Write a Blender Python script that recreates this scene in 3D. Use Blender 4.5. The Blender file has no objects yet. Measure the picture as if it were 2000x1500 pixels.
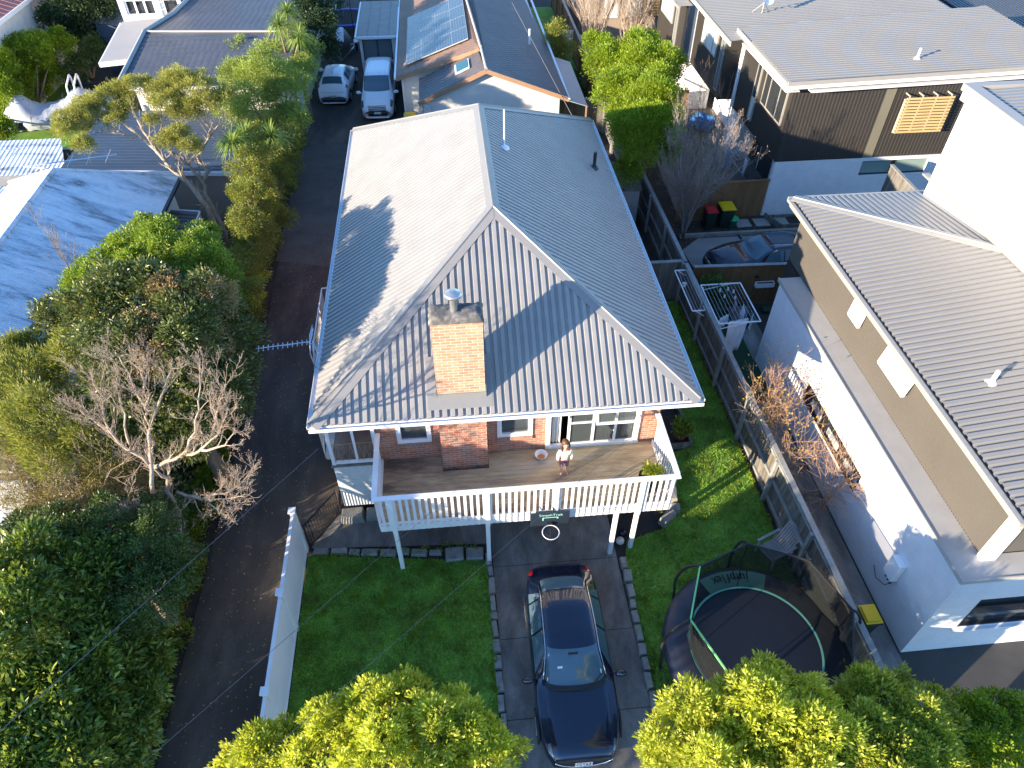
import bpy, math, random
import numpy as np
from mathutils import Vector, Matrix
R = math.radians
rng = np.random.default_rng(7)
random.seed(7)
scene = bpy.context.scene
C = scene.collection

# ---------------------------------------------------------------- camera
PITCH = math.atan(1372/1387); YAW = R(5.4); CAMH = 17.0
cam = bpy.data.objects.new('camera', bpy.data.cameras.new('camera')); C.objects.link(cam)
cam.location = (0, 0, CAMH)
cam.rotation_euler = (math.pi/2-PITCH, 0, -YAW)
cam.data.sensor_width = 36; cam.data.lens = 1387/2000*36
cam.data.clip_start = .1; cam.data.clip_end = 600
scene.camera = cam
# ---------------------------------------------------------------- light
SUN_EL, SUN_AZ = R(14.0), R(60.8)      # light travels towards azimuth SUN_AZ (from +Y to +X)
w = bpy.data.worlds.new('World'); scene.world = w; w.use_nodes = True
nt = w.node_tree
sky = nt.nodes.new('ShaderNodeTexSky'); sky.sky_type = 'NISHITA'; sky.sun_disc = False
sky.sun_elevation = SUN_EL; sky.sun_rotation = SUN_AZ+math.pi
sky.air_density = 1.0; sky.dust_density = .1; sky.ozone_density = 5.0
bg = nt.nodes['Background']; bg.inputs['Strength'].default_value = .15
nt.links.new(sky.outputs[0], bg.inputs[0])
sl = bpy.data.lights.new('sun', 'SUN'); sl.energy = 4.2; sl.angle = R(.5); sl.color = (1, .83, .62)
so = bpy.data.objects.new('sun', sl); C.objects.link(so)
sd = Vector((math.sin(SUN_AZ)*math.cos(SUN_EL), math.cos(SUN_AZ)*math.cos(SUN_EL), -math.sin(SUN_EL)))
so.rotation_euler = sd.to_track_quat('-Z', 'Y').to_euler(); so.location = (-30, -20, 30)
scene.view_settings.view_transform = 'Standard'; scene.view_settings.look = 'None'
scene.view_settings.exposure = 1.85; scene.view_settings.gamma = 1

# site survey: a sight line from the drone through a point, met with a level / vertical plane
_fw = Vector((math.sin(YAW)*math.cos(PITCH), math.cos(YAW)*math.cos(PITCH), -math.sin(PITCH)))
_rt = Vector((math.cos(YAW), -math.sin(YAW), 0)); _up = _rt.cross(_fw)
CP = Vector((0, 0, CAMH))
def _ray(x, y): return _fw*1387+_rt*(x-1000)-_up*(y-750)
def at(x, y, z): d = _ray(x, y); return CP+d*((z-CAMH)/d.z)
def atX(x, y, X): d = _ray(x, y); return CP+d*(X/d.x)
def atY(x, y, Y): d = _ray(x, y); return CP+d*(Y/d.y)

# ---------------------------------------------------------------- object helpers
LOCAL = set()
def tag(o, label=None, cat=None, group=None, kind=None):
    if label: o['label'] = label
    if cat: o['category'] = cat
    if group: o['group'] = group
    if kind: o['kind'] = kind
    return o
def thing(name, label, cat, loc=(0, 0, 0), rot=0, group=None, local=False):
    o = bpy.data.objects.new(name, None); C.objects.link(o)
    o.location = loc; o.rotation_euler = (0, 0, rot); o.empty_display_size = .2
    if local: LOCAL.add(o.name)
    return tag(o, label, cat, group)
def link(o, parent):
    C.objects.link(o)
    if parent:
        o.parent = parent
        if parent.type == 'EMPTY' and parent.name not in LOCAL:
            o.matrix_parent_inverse = Matrix.Translation(-Vector(parent.location))
    return o
def copy_tree(o, parent=None):
    c = o.copy(); C.objects.link(c)
    if parent: c.parent = parent
    for ch in list(o.children): copy_tree(ch, c)
    if o.name in LOCAL: LOCAL.add(c.name)
    return c

class MB:
    def __init__(s): s.v = []; s.f = []; s.m = []
    def add(s, vs, fs, m=0):
        n = len(s.v); s.v += [tuple(v) for v in vs]
        s.f += [tuple(i+n for i in f) for f in fs]; s.m += [m]*len(fs); return s
    def box(s, x0, x1, y0, y1, z0, z1, m=0):
        return s.add([(x0,y0,z0),(x1,y0,z0),(x1,y1,z0),(x0,y1,z0),(x0,y0,z1),(x1,y0,z1),(x1,y1,z1),(x0,y1,z1)],
            [(0,3,2,1),(4,5,6,7),(0,1,5,4),(1,2,6,5),(2,3,7,6),(3,0,4,7)], m)
    def bar(s, a, b, w, h, m=0, up=(0, 0, 1)):       # rectangular beam from a to b
        a = Vector(a); b = Vector(b); d = (b-a).normalized(); up = Vector(up)
        if abs(d.dot(up)) > .98: up = Vector((0, 1, 0))
        x = d.cross(up).normalized()*w/2; y = x.cross(d).normalized()*h/2
        vs = [a-x-y, a+x-y, a+x+y, a-x+y, b-x-y, b+x-y, b+x+y, b-x+y]
        return s.add(vs, [(0,1,2,3),(7,6,5,4),(0,4,5,1),(1,5,6,2),(2,6,7,3),(3,7,4,0)], m)
    def tube(s, pts, r, n=8, m=0, cap=True):
        pts = [Vector(p) for p in pts]; k = len(pts)
        rs = r if hasattr(r, '__len__') else [r]*k
        vs = []; fs = []; prev = None
        for i, p in enumerate(pts):
            d = (pts[min(i+1, k-1)]-pts[max(i-1, 0)]).normalized()
            if prev is None:
                x = d.cross(Vector((0, 0, 1)))
                if x.length < .05: x = d.cross(Vector((0, 1, 0)))
            else: x = prev-d*prev.dot(d)
            x.normalize(); prev = x; y = d.cross(x)
            for j in range(n):
                a = 2*math.pi*j/n; vs.append(p+(x*math.cos(a)+y*math.sin(a))*rs[i])
        for i in range(k-1):
            for j in range(n):
                a = i*n+j; b = i*n+(j+1) % n; fs.append((a, b, b+n, a+n))
        if cap: fs += [tuple(range(n))[::-1], tuple(range((k-1)*n, k*n))]
        return s.add(vs, fs, m)
    def cyl(s, c, r, z0, z1, n=20, m=0, r1=None):
        return s.tube([(c[0], c[1], z0), (c[0], c[1], z1)], [r, r if r1 is None else r1], n, m)
    def lathe(s, c, prof, n=24, m=0):
        vs = []; fs = []
        for r, z in prof:
            for j in range(n):
                a = 2*math.pi*j/n; vs.append((c[0]+r*math.cos(a), c[1]+r*math.sin(a), c[2]+z))
        for i in range(len(prof)-1):
            for j in range(n):
                a = i*n+j; b = i*n+(j+1) % n; fs.append((a, b, b+n, a+n))
        return s.add(vs, fs, m)
    def poly(s, pts, m=0): return s.add(pts, [tuple(range(len(pts)))], m)
    def prism(s, pts, ext, m=0):
        pts = [Vector(p) for p in pts]; e = Vector(ext); n = len(pts)
        vs = pts+[p+e for p in pts]
        return s.add(vs, [tuple(range(n))[::-1], tuple(range(n, 2*n))]+[(i, (i+1) % n, (i+1) % n+n, i+n) for i in range(n)], m)
    def slab(s, pts, z0, z1, m=0): return s.prism([(p[0], p[1], z0) for p in pts], (0, 0, z1-z0), m)
    def sphere(s, c, r, n=16, k=10, m=0, sc=(1, 1, 1)):
        prof = [(max(1e-4, math.sin(math.pi*i/k))*r, -math.cos(math.pi*i/k)*r) for i in range(k+1)]
        vs = []; fs = []
        for rr, z in prof:
            for j in range(n):
                a = 2*math.pi*j/n; vs.append((c[0]+rr*math.cos(a)*sc[0], c[1]+rr*math.sin(a)*sc[1], c[2]+z*sc[2]))
        for i in range(k):
            for j in range(n):
                a = i*n+j; b = i*n+(j+1) % n; fs.append((a, b, b+n, a+n))
        return s.add(vs, fs, m)
    def build(s, name, mats, parent=None, smooth=False, bevel=0):
        me = bpy.data.meshes.new(name); me.from_pydata(s.v, [], s.f)
        if not isinstance(mats, (list, tuple)): mats = [mats]
        for mt in mats: me.materials.append(mt)
        if len(mats) > 1: me.polygons.foreach_set('material_index', s.m)
        me.validate(); me.update()
        if smooth: me.polygons.foreach_set('use_smooth', [True]*len(me.polygons))
        o = bpy.data.objects.new(name, me); link(o, parent)
        if bevel:
            b = o.modifiers.new('bevel', 'BEVEL'); b.width = bevel; b.segments = 2; b.limit_method = 'ANGLE'
        return o

TRAP = [(0, 0), (.34, 0), (.42, 1), (.92, 1), (1, 0)]
SINE = [(i/6, .5-.5*math.cos(2*math.pi*i/6)) for i in range(7)]
SEAM = [(0, 0), (.94, 0), (.95, 1), (.99, 1), (1, 0)]
def corr(mb, poly, up, pitch, h, prof=TRAP, off=.01, m=0, lift=0, thick=0):
    """ribbed sheet over a convex planar polygon, the ribs running along `up`"""
    P = [Vector(p) for p in poly]; n = Vector((0, 0, 0))
    for i in range(1, len(P)-1): n += (P[i]-P[0]).cross(P[i+1]-P[0])
    n.normalize()
    if n.z < 0: n = -n
    v = Vector(up); v = (v-n*v.dot(n)).normalized(); u = v.cross(n).normalized()
    O = P[0]; uv = [((p-O).dot(u), (p-O).dot(v)) for p in P]
    u0 = min(a for a, b in uv)+off; u1 = max(a for a, b in uv)-off
    us = set([u0, u1]+[a for a, b in uv if u0 < a < u1])
    k0 = int(math.floor(u0/pitch))-1; k1 = int(math.ceil(u1/pitch))+1
    for k in range(k0, k1):
        for fr, _ in prof:
            x = (k+fr)*pitch
            if u0 < x < u1: us.add(x)
    us = sorted(us)
    def hh(x):
        fr = (x/pitch) % 1
        for (a, ha), (b, hb) in zip(prof, prof[1:]):
            if a <= fr <= b: return (ha+(hb-ha)*(fr-a)/max(b-a, 1e-6))*h
        return 0
    vs = []; fs = []
    for x in us:
        ys = []
        for (a, b), (c, d) in zip(uv, uv[1:]+uv[:1]):
            if abs(a-c) < 1e-9:
                if abs(a-x) < 1e-6: ys += [b, d]
            elif min(a, c)-1e-9 <= x <= max(a, c)+1e-9: ys.append(b+(d-b)*(x-a)/(c-a))
        lo, hi = min(ys), max(ys)
        for y in (lo, hi): vs.append(O+u*x+v*y+n*(hh(x)+lift))
    for i in range(len(us)-1): fs.append((2*i, 2*i+2, 2*i+3, 2*i+1))
    return mb.add(vs, fs, m)

# ---------------------------------------------------------------- materials
def newmat(name):
    m = bpy.data.materials.new(name); m.use_nodes = True
    return m, m.node_tree, m.node_tree.nodes['Principled BSDF']
def ocoord(nt, scale=(1, 1, 1), rot=(0, 0, 0)):
    tc = nt.nodes.new('ShaderNodeTexCoord'); mp = nt.nodes.new('ShaderNodeMapping')
    mp.inputs['Scale'].default_value = scale; mp.inputs['Rotation'].default_value = rot
    nt.links.new(tc.outputs['Object'], mp.inputs[0]); return mp.outputs[0]
def noise(nt, vec, scale, detail=5, rough=.6, dist=0):
    n = nt.nodes.new('ShaderNodeTexNoise'); n.inputs['Scale'].default_value = scale
    n.inputs['Detail'].default_value = detail; n.inputs['Roughness'].default_value = rough
    n.inputs['Distortion'].default_value = dist
    if vec: nt.links.new(vec, n.inputs['Vector'])
    return n.outputs['Fac']
def ramp(nt, fac, stops):
    r = nt.nodes.new('ShaderNodeValToRGB'); e = r.color_ramp.elements
    e[0].position = stops[0][0]; e[0].color = (*stops[0][1], 1)
    e[1].position = stops[-1][0]; e[1].color = (*stops[-1][1], 1)
    for p, c in stops[1:-1]:
        x = e.new(p); x.color = (*c, 1)
    nt.links.new(fac, r.inputs[0]); return r.outputs[0]
def mixc(nt, fac, a, b, mode='MIX'):
    m = nt.nodes.new('ShaderNodeMix'); m.data_type = 'RGBA'; m.blend_type = mode
    for val, ix in ((fac, 0), (a, 6), (b, 7)):
        if hasattr(val, 'is_output'): nt.links.new(val, m.inputs[ix])
        else: m.inputs[ix].default_value = val if ix == 0 else (*val, 1)
    return m.outputs[2]
def bump(nt, bs, h, strength=.3, dist=.02):
    b = nt.nodes.new('ShaderNodeBump'); b.inputs['Strength'].default_value = strength
    b.inputs['Distance'].default_value = dist
    nt.links.new(h, b.inputs['Height']); nt.links.new(b.outputs[0], bs.inputs['Normal'])
def sc(c, k): return tuple(min(1, x*k) for x in c)
def M(name, col, rough=.6, metal=0, var=.18, nscale=2.5, vs=(1, 1, 1), bmp=0, bscale=40, spec=.5, coat=0):
    m, nt, bs = newmat(name); vec = ocoord(nt, vs)
    f = noise(nt, vec, nscale, 6, .65)
    nt.links.new(ramp(nt, f, [(.25, sc(col, 1-var)), (.55, col), (.8, sc(col, 1+var*.8))]), bs.inputs['Base Color'])
    bs.inputs['Roughness'].default_value = rough; bs.inputs['Metallic'].default_value = metal
    bs.inputs['Specular IOR Level'].default_value = spec; bs.inputs['Coat Weight'].default_value = coat
    bs.inputs['Coat Roughness'].default_value = .05
    if bmp: bump(nt, bs, noise(nt, vec, bscale, 4), bmp)
    return m
def Mbrick(name, c1, c2, mortar, w=.24, h=.086, ms=.011, bmp=.6, rough=.85, dirt=.55):
    m, nt, bs = newmat(name)
    tc = nt.nodes.new('ShaderNodeTexCoord'); sp = nt.nodes.new('ShaderNodeSeparateXYZ'); nt.links.new(tc.outputs['Object'], sp.inputs[0])
    ad = nt.nodes.new('ShaderNodeMath'); ad.operation = 'ADD'; nt.links.new(sp.outputs[0], ad.inputs[0]); nt.links.new(sp.outputs[1], ad.inputs[1])
    cb = nt.nodes.new('ShaderNodeCombineXYZ'); nt.links.new(ad.outputs[0], cb.inputs[0]); nt.links.new(sp.outputs[2], cb.inputs[1])
    br = nt.nodes.new('ShaderNodeTexBrick'); nt.links.new(cb.outputs[0], br.inputs['Vector'])
    br.inputs['Scale'].default_value = 1; br.inputs['Brick Width'].default_value = w; br.inputs['Row Height'].default_value = h
    br.inputs['Mortar Size'].default_value = ms; br.inputs['Mortar Smooth'].default_value = .2
    br.inputs['Color1'].default_value = (*c1, 1); br.inputs['Color2'].default_value = (*c2, 1); br.inputs['Mortar'].default_value = (*mortar, 1)
    f = noise(nt, ocoord(nt), 3, 5); f2 = noise(nt, ocoord(nt), 30, 4)
    c = mixc(nt, dirt, br.outputs['Color'], ramp(nt, f, [(.3, (.55, .52, .5)), (.7, (1, 1, 1))]), 'MULTIPLY')
    c = mixc(nt, dirt*.7, c, ramp(nt, f2, [(.3, (.6, .6, .6)), (.7, (1, 1, 1))]), 'MULTIPLY')
    nt.links.new(c, bs.inputs['Base Color']); bs.inputs['Roughness'].default_value = rough
    inv = nt.nodes.new('ShaderNodeMath'); inv.operation = 'SUBTRACT'; inv.inputs[0].default_value = 1; nt.links.new(br.outputs['Fac'], inv.inputs[1])
    bump(nt, bs, inv.outputs[0], bmp, .01)
    return m
def Mstreak(name, stops, scale=1.2, vs=(1, 8, 1), rough=.6, fine=40, metal=0, bmp=.2, rot=(0, 0, 0), spec=.5):
    m, nt, bs = newmat(name); vec = ocoord(nt, vs, rot)
    f = noise(nt, vec, scale, 8, .7, .3); c = ramp(nt, f, stops)
    f2 = noise(nt, ocoord(nt, vs, rot), fine, 3)
    c = mixc(nt, .35, c, ramp(nt, f2, [(.3, (.55, .55, .55)), (.65, (1, 1, 1))]), 'MULTIPLY')
    nt.links.new(c, bs.inputs['Base Color']); bs.inputs['Roughness'].default_value = rough; bs.inputs['Metallic'].default_value = metal
    bs.inputs['Specular IOR Level'].default_value = spec
    if bmp: bump(nt, bs, f2, bmp, .01)
    return m
def Mleaf(name, c1, c2, c3, rough=.45, trans=.35, spec=.4, nsc=1.1, nlo=(.7,.72,.7)):
    m, nt, bs = newmat(name)
    g = nt.nodes.new('ShaderNodeNewGeometry')
    c = ramp(nt, g.outputs['Random Per Island'], [(0, c1), (.5, c2), (1, c3)])
    f = noise(nt, ocoord(nt), nsc, 4, .6)
    c = mixc(nt, 1, c, ramp(nt, f, [(.36, nlo), (.62, (1.0, 1.0, 1.0))]), 'MULTIPLY')
    nt.links.new(c, bs.inputs['Base Color']); bs.inputs['Roughness'].default_value = rough; bs.inputs['Specular IOR Level'].default_value = spec
    tr = nt.nodes.new('ShaderNodeBsdfTranslucent'); nt.links.new(mixc(nt, 1, c, (1.0, 1.0, .5), 'MULTIPLY'), tr.inputs[0])
    mx = nt.nodes.new('ShaderNodeMixShader'); mx.inputs[0].default_value = trans
    out = nt.nodes['Material Output']
    nt.links.new(bs.outputs[0], mx.inputs[1]); nt.links.new(tr.outputs[0], mx.inputs[2]); nt.links.new(mx.outputs[0], out.inputs[0])
    return m
def Mglass(name, col=(.03, .04, .05), rough=.04, alpha=1.0, spec=.8):
    m, nt, bs = newmat(name); bs.inputs['Base Color'].default_value = (*col, 1)
    bs.inputs['Roughness'].default_value = rough; bs.inputs['Specular IOR Level'].default_value = spec
    bs.inputs['IOR'].default_value = 1.5; bs.inputs['Alpha'].default_value = alpha
    return m

MT = dict(
 roof=M('grey_roof_metal', (.26,.252,.243), .45, 0, .14, 1.2, spec=.6),
 cap=M('ridge_cap_metal', (.22,.215,.21), .4, 0, .06, 2),
 white=M('white_paint', (.80,.80,.80), .5, 0, .05, 3, bmp=.03),
 trimwhite=M('white_joinery', (.82,.82,.82), .4, 0, .04, 3),
 gutter=M('pale_gutter', (.62,.66,.72), .35, 0, .06, 2),
 brick=Mbrick('red_brick', (.66,.27,.15), (.48,.16,.095), (.52,.45,.38)),
 brick_pale=Mbrick('sill_brick', (.50,.24,.15), (.42,.19,.12), (.4,.36,.32), w=.11, h=.12),
 concrete=M('concrete', (.115,.11,.105), .9, 0, .4, 1.6, bmp=.3, bscale=60),
 stone=M('edging_stone', (.26,.25,.22), .9, 0, .4, 5, bmp=.7, bscale=18),
 soil=M('soil', (.045,.035,.028), .95, 0, .4, 3, bmp=.7, bscale=25),
 asphalt=M('asphalt', (.036,.034,.034), .85, 0, .45, .7, bmp=.35, bscale=120),
 lawn=M('lawn_base', (.15,.30,.035), .95, 0, .45, 1.4, bmp=.8, bscale=60),
 grass=Mleaf('grass_blades', (.20,.42,.05), (.32,.56,.07), (.50,.64,.15), .6, .45, .4, 1.6, (.62,.50,.5)),
 deck=None, pale_wood=None,
 rust=M('flue_steel', (.55,.55,.53), .3, .8, .1, 6),
 black=M('black_metal', (.02,.02,.022), .45, 0, .2, 5),
 dark=M('dark_interior', (.012,.012,.014), .8, 0, .2, 3),
 glass=Mglass('window_glass', (.03,.035,.04), .05),
 curtain=M('net_curtain', (.7,.7,.68), .8, 0, .08, 12, vs=(6,1,.3)),
 blind=M('grey_blind', (.42,.44,.45), .6, 0, .1, 3),
 nbwhite=Mbrick('painted_white_brick', (.74,.75,.77), (.71,.72,.74), (.66,.67,.69), w=.4, h=.1, ms=.006, bmp=.25, rough=.7, dirt=.22),
 taupe=M('taupe_cladding', (.098,.088,.073), .6, 0, .10, .5),
 taupe_trim=M('taupe_trim', (.32,.30,.265), .5, 0, .05, 2),
 ledge=M('grey_flashing', (.38,.365,.34), .6, 0, .10, 2.2, bmp=.05),
 nbroof=M('stone_grey_roof', (.21,.205,.195), .4, 0, .06, 1, spec=.5),
 darkclad=M('charcoal_cladding', (.034,.030,.026), .6, 0, .12, .6),
 flatroof=M('pale_grey_roof', (.27,.255,.225), .75, 0, .07, .4),
 plaster=M('cream_plaster', (.72,.70,.64), .8, 0, .05, 2, bmp=.05),
 skin=M('skin', (.62,.36,.26), .5, 0, .06, 8), hair=M('brown_hair', (.10,.045,.02), .5, 0, .3, 30, vs=(3,3,.3)),
)
# ================================================================= extra materials
MT['asphalt'] = Mstreak('asphalt', [(.32,(.034,.027,.023)),(.43,(.058,.046,.038)),(.52,(.082,.066,.054)),(.60,(.12,.098,.078)),(.68,(.18,.14,.095))], .5, (1,.35,1), .85, 35, bmp=.35)
MT['concrete'] = Mstreak('concrete', [(.32,(.085,.074,.064)),(.44,(.15,.134,.118)),(.54,(.22,.20,.175)),(.66,(.33,.30,.26))], .9, (1,.45,1), .9, 30, bmp=.35)
MT['deck'] = Mstreak('weathered_deck_boards', [(.36,(.14,.10,.075)),(.45,(.36,.26,.16)),(.55,(.54,.42,.25)),(.66,(.52,.46,.38))], .8, (.35,1.3,1), .55, 9, bmp=.25)
MT['pale'] = Mstreak('weathered_palings', [(.3,(.06,.055,.045)),(.5,(.15,.14,.12)),(.7,(.27,.25,.22))], 2.2, (3,3,.35), .9, 14, bmp=.4)
MT['rail'] = Mstreak('fence_rail_timber', [(.2,(.16,.16,.15)),(.55,(.28,.29,.28)),(.85,(.36,.37,.36))], 2, (1,1,1), .85, 14, bmp=.3)
MT['brownfence'] = Mstreak('stained_brown_timber', [(.2,(.13,.06,.025)),(.5,(.22,.11,.045)),(.8,(.30,.16,.07))], 1.4, (2.5,2.5,.3), .75, 16, bmp=.25)
MT['chimcap'] = Mstreak('chimney_mortar_cap', [(.25,(.03,.03,.032)),(.5,(.12,.115,.11)),(.68,(.30,.28,.25)),(.85,(.35,.25,.06))], 4, (1,1,1), .95, 18, bmp=.7)
MT['stain_white'] = Mstreak('porch_white_plaster', [(.2,(.50,.52,.55)),(.5,(.66,.68,.70)),(.8,(.74,.76,.78))], 1.3, (1,1,1), .8, 10, bmp=.1)

# ================================================================= ground
def sheet(name, pts, z, m, kind='structure', thick=.3):
    mb = MB(); mb.slab(pts, z-thick, z)
    return tag(mb.build(name, m), kind=kind)
sheet('ground', [(-120,-60),(120,-60),(120,160),(-120,160)], -.02, MT['soil'])
road = sheet('side_driveway', [(-7.45,-4),(-4.72,-4),(-4.72,11.2),(-3.9,12.0),(-3.9,27.6),(-2.45,27.6),(-2.45,60),(-7.9,60),(-7.6,33),(-7.1,20)], .004, MT['asphalt'], thick=.02)
sheet('side_driveway', [(-7.4,25.2),(-3.95,24.2),(-3.95,35.5),(-7.45,35.5)], .010, M('worn_asphalt',(.10,.088,.076),.9,0,.4,.8,bmp=.3,bscale=60), thick=.02)
lawn_areas = [[(-4.6,-2),(.30,-2),(.30,10.35),(-4.55,10.95)],
              [(3.98,-2),(8.4,-2),(8.4,21.0),(7.0,21.0),(6.95,15.5),(6.95,13.8),(6.0,13.5),(5.9,11.4),(5.3,10.9),(4.2,10.6),(3.98,9.8)],
              [(-23,36),(-17.5,33.2),(-17.5,40),(-23,46)], [(3.6,36),(8.2,36),(8.2,56),(6.2,56),(6.2,36)]]
for i, a in enumerate(lawn_areas): sheet('lawn', a, .03, MT['lawn'], thick=.05)
mb = MB(); ys = [-2, 1.2, 4.1, 6.15, 8.1, 10.15, 12.3]
for a, b in zip(ys, ys[1:]):
    xs = [.45, 2.1, 3.84] if a in (4.1, 8.1) else [.45, 3.84]
    for c, d in zip(xs, xs[1:]): mb.slab([(c+.008,a+.008),(d-.008,a+.008),(d-.008,b-.008),(c+.008,b-.008)], -.014, .006)
tag(mb.build('driveway', MT['concrete']), kind='structure')
sheet('path', [(-4.5,11.2),(.45,10.9),(.45,12.3),(-3.8,12.3)], .012, MT['concrete'], thick=.02)
sheet('garden_bed', [(5.2,12.5),(6.85,12.5),(6.85,21),(5.2,21)], .01, MT['soil'], thick=.02)
sheet('path', [(8.55,5.4),(10.2,5.4),(10.2,17.4),(11,17.4),(11,20.5),(8.55,20.5)], .008, MT['concrete'], thick=.02)
sheet('pavement', [(8.55,-2),(24,-2),(24,6.85),(10.2,6.85),(10.2,5.35),(8.55,5.35)], .01, M('dark_paving',(.055,.053,.05),.9,0,.25,1.2,bmp=.3), thick=.02)
sheet('parking_pad', [(9.7,22.3),(16,22.3),(16,25.2),(10.4,25.2),(9.5,24.4)], .008, M('pale_concrete',(.26,.25,.235),.9,0,.15,1.5,bmp=.2), thick=.02)
sheet('patio', [(10,26.9),(16,26.9),(16,44),(10.8,44)], .012, M('patio_timber',(.16,.145,.13),.85,0,.3,6,vs=(.3,2,1),bmp=.3), thick=.02)

def grass_mesh(name, polys, n, label):
    vs = []
    tot = 0
    for poly in polys:
        xs = [p[0] for p in poly]; ys = [p[1] for p in poly]
        A = (max(xs)-min(xs))*(max(ys)-min(ys))
        k = int(n*A)
        P = np.column_stack([rng.uniform(min(xs), max(xs), k), rng.uniform(max(min(ys), 3.0), max(ys), k)])
        ins = np.zeros(k, bool); j = len(poly)-1
        for i in range(len(poly)):
            xi, yi = poly[i]; xj, yj = poly[j]
            c = ((yi > P[:, 1]) != (yj > P[:, 1])) & (P[:, 0] < (xj-xi)*(P[:, 1]-yi)/((yj-yi) if yj != yi else 1e-9)+xi)
            ins ^= c; j = i
        P = P[ins]
        pn = np.sin(P[:, 0]*2.3+np.sin(P[:, 1]*1.7)*2)*np.sin(P[:, 1]*2.1+np.sin(P[:, 0]*1.3)*2)
        pn2 = np.sin(P[:, 0]*7.3+3*np.sin(P[:, 1]*4.1))*np.sin(P[:, 1]*6.3+2*np.sin(P[:, 0]*5.2)); P = P[rng.random(len(P)) < .55+.25*pn+.2*pn2]
        k = len(P); a = rng.uniform(0, 2*np.pi, k); h = rng.uniform(.02, .075, k); wd = rng.uniform(.008, .02, k)
        d = np.column_stack([np.cos(a), np.sin(a)]); l = rng.normal(0, .022, (k, 2))
        b = np.column_stack([P, np.full(k, .03)])
        v0 = b.copy(); v0[:, :2] -= d*wd[:, None]; v1 = b.copy(); v1[:, :2] += d*wd[:, None]
        v2 = b.copy(); v2[:, :2] += l; v2[:, 2] += h
        vs.append(np.stack([v0, v1, v2], 1).reshape(-1, 3))
    V = np.concatenate(vs); nf = len(V)//3
    me = bpy.data.meshes.new(name); me.vertices.add(len(V)); me.vertices.foreach_set('co', V.ravel())
    me.loops.add(nf*3); me.loops.foreach_set('vertex_index', np.arange(nf*3)); me.polygons.add(nf)
    me.polygons.foreach_set('loop_start', np.arange(nf)*3); me.polygons.foreach_set('loop_total', np.full(nf, 3))
    me.update(); me.materials.append(MT['grass'])
    o = bpy.data.objects.new(name, me); C.objects.link(o)
    return tag(o, label, 'grass', kind='stuff')
grass_mesh('grass', [lawn_areas[0]], 2400, 'short green clover lawn between white fence and concrete driveway')
grass_mesh('grass', [lawn_areas[1]], 2000, 'short green lawn along the tall paling fence under the trampoline')

# ================================================================= the brick house
house = thing('brick_house', 'red brick house with ribbed grey hipped roof, tall brick chimney and white joinery', 'house', (1, 19, 0))
ZE, X0, X1, Y0, Y1, XM, YR0, YR1, ZR = 4.45, -3.67, 5.75, 11.65, 27.4, 1.04, 16.1, 22.3, 7.4
WF = 12.4
mb = MB()
corr(mb, [(X0,Y0,ZE),(X1,Y0,ZE),(XM,YR0,ZR)], (0,1,.66),   .19, .045)
corr(mb, [(X0,Y0,ZE),(XM,YR0,ZR),(XM,YR1,ZR),(X0,Y1,ZE)], (1,0,.63), .19, .035)
corr(mb, [(X1,Y0,ZE),(XM,YR0,ZR),(XM,YR1,ZR),(X1,Y1,ZE)], (-1,0,.63), .19, .035)
corr(mb, [(X0,Y1,ZE),(X1,Y1,ZE),(XM,YR1,ZR)], (0,-1,.56), .19, .035)
roof = mb.build('roof', MT['roof'], house)
# caps over hips and ridge
def cap(mb, a, b, wd, n1, n2, t=.012):
    a = Vector(a); b = Vector(b); d = (b-a).normalized()
    for n in (n1, n2):
        n = Vector(n).normalized(); s = d.cross(n).normalized()
        mid = Vector((0, 0, 0))
        if (Vector(n).cross(d)).z < 0 or True:
            pass
        # side direction that goes down the face
        if s.z > 0 or (abs(s.z) < 1e-4 and s.dot(Vector((n.x, n.y, 0))) < 0): s = -s
        if (s.dot(Vector((n.x, n.y, 0)))) < 0: s = -s
        o1 = n*.045; mb.prism([a+o1, b+o1, b+o1+s*wd, a+o1+s*wd], n*t)
    mb.tube([a+Vector((0,0,.055)), b+Vector((0,0,.055))], .035, 6)
nf_, nl, nr_, nb = (0,-.663,1), (-.626,0,1), (.626,0,1), (0,.578,1)
mb = MB()
cap(mb, (X0,Y0,ZE), (XM,YR0,ZR), .20, nf_, nl); cap(mb, (X1,Y0,ZE), (XM,YR0,ZR), .20, nf_, nr_)
cap(mb, (XM,YR0,ZR), (XM,YR1,ZR), .17, nl, nr_)
cap(mb, (X0,Y1,ZE), (XM,YR1,ZR), .17, nb, nl); cap(mb, (X1,Y1,ZE), (XM,YR1,ZR), .17, nb, nr_)
mb.build('ridge_cap', MT['cap'], roof)
# soffit, fascia, gutter
mb = MB(); mb.box(X0+.05, X1-.05, Y0+.05, Y1-.05, ZE-.20, ZE-.17); mb.build('soffit', MT['white'], house)
mb = MB()
for a, b in (((X0,Y0),(X1,Y0)), ((X1,Y0),(X1,Y1)), ((X1,Y1),(X0,Y1)), ((X0,Y1),(X0,Y0))):
    mb.bar((*a, ZE-.10), (*b, ZE-.10), .03, .16)
mb.build('fascia', MT['white'], house)
mb = MB()
g = .07
def gut(a, b, out):
    o = Vector((*out, 0))*g
    A = Vector((*a, ZE-.055))+o; B = Vector((*b, ZE-.055))+o
    mb.bar(A-Vector((0,0,.04)), B-Vector((0,0,.04)), .11, .01); mb.bar(A+o*.75, B+o*.75, .012, .10)
gut((X0-.07,Y0),(X1+.07,Y0),(0,-1)); gut((X0,Y0),(X0,Y1),(-1,0)); gut((X1,Y0),(X1,Y1),(1,0)); gut((X0,Y1),(X1,Y1),(0,1))
mb.build('gutter', MT['white'], house)
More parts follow.
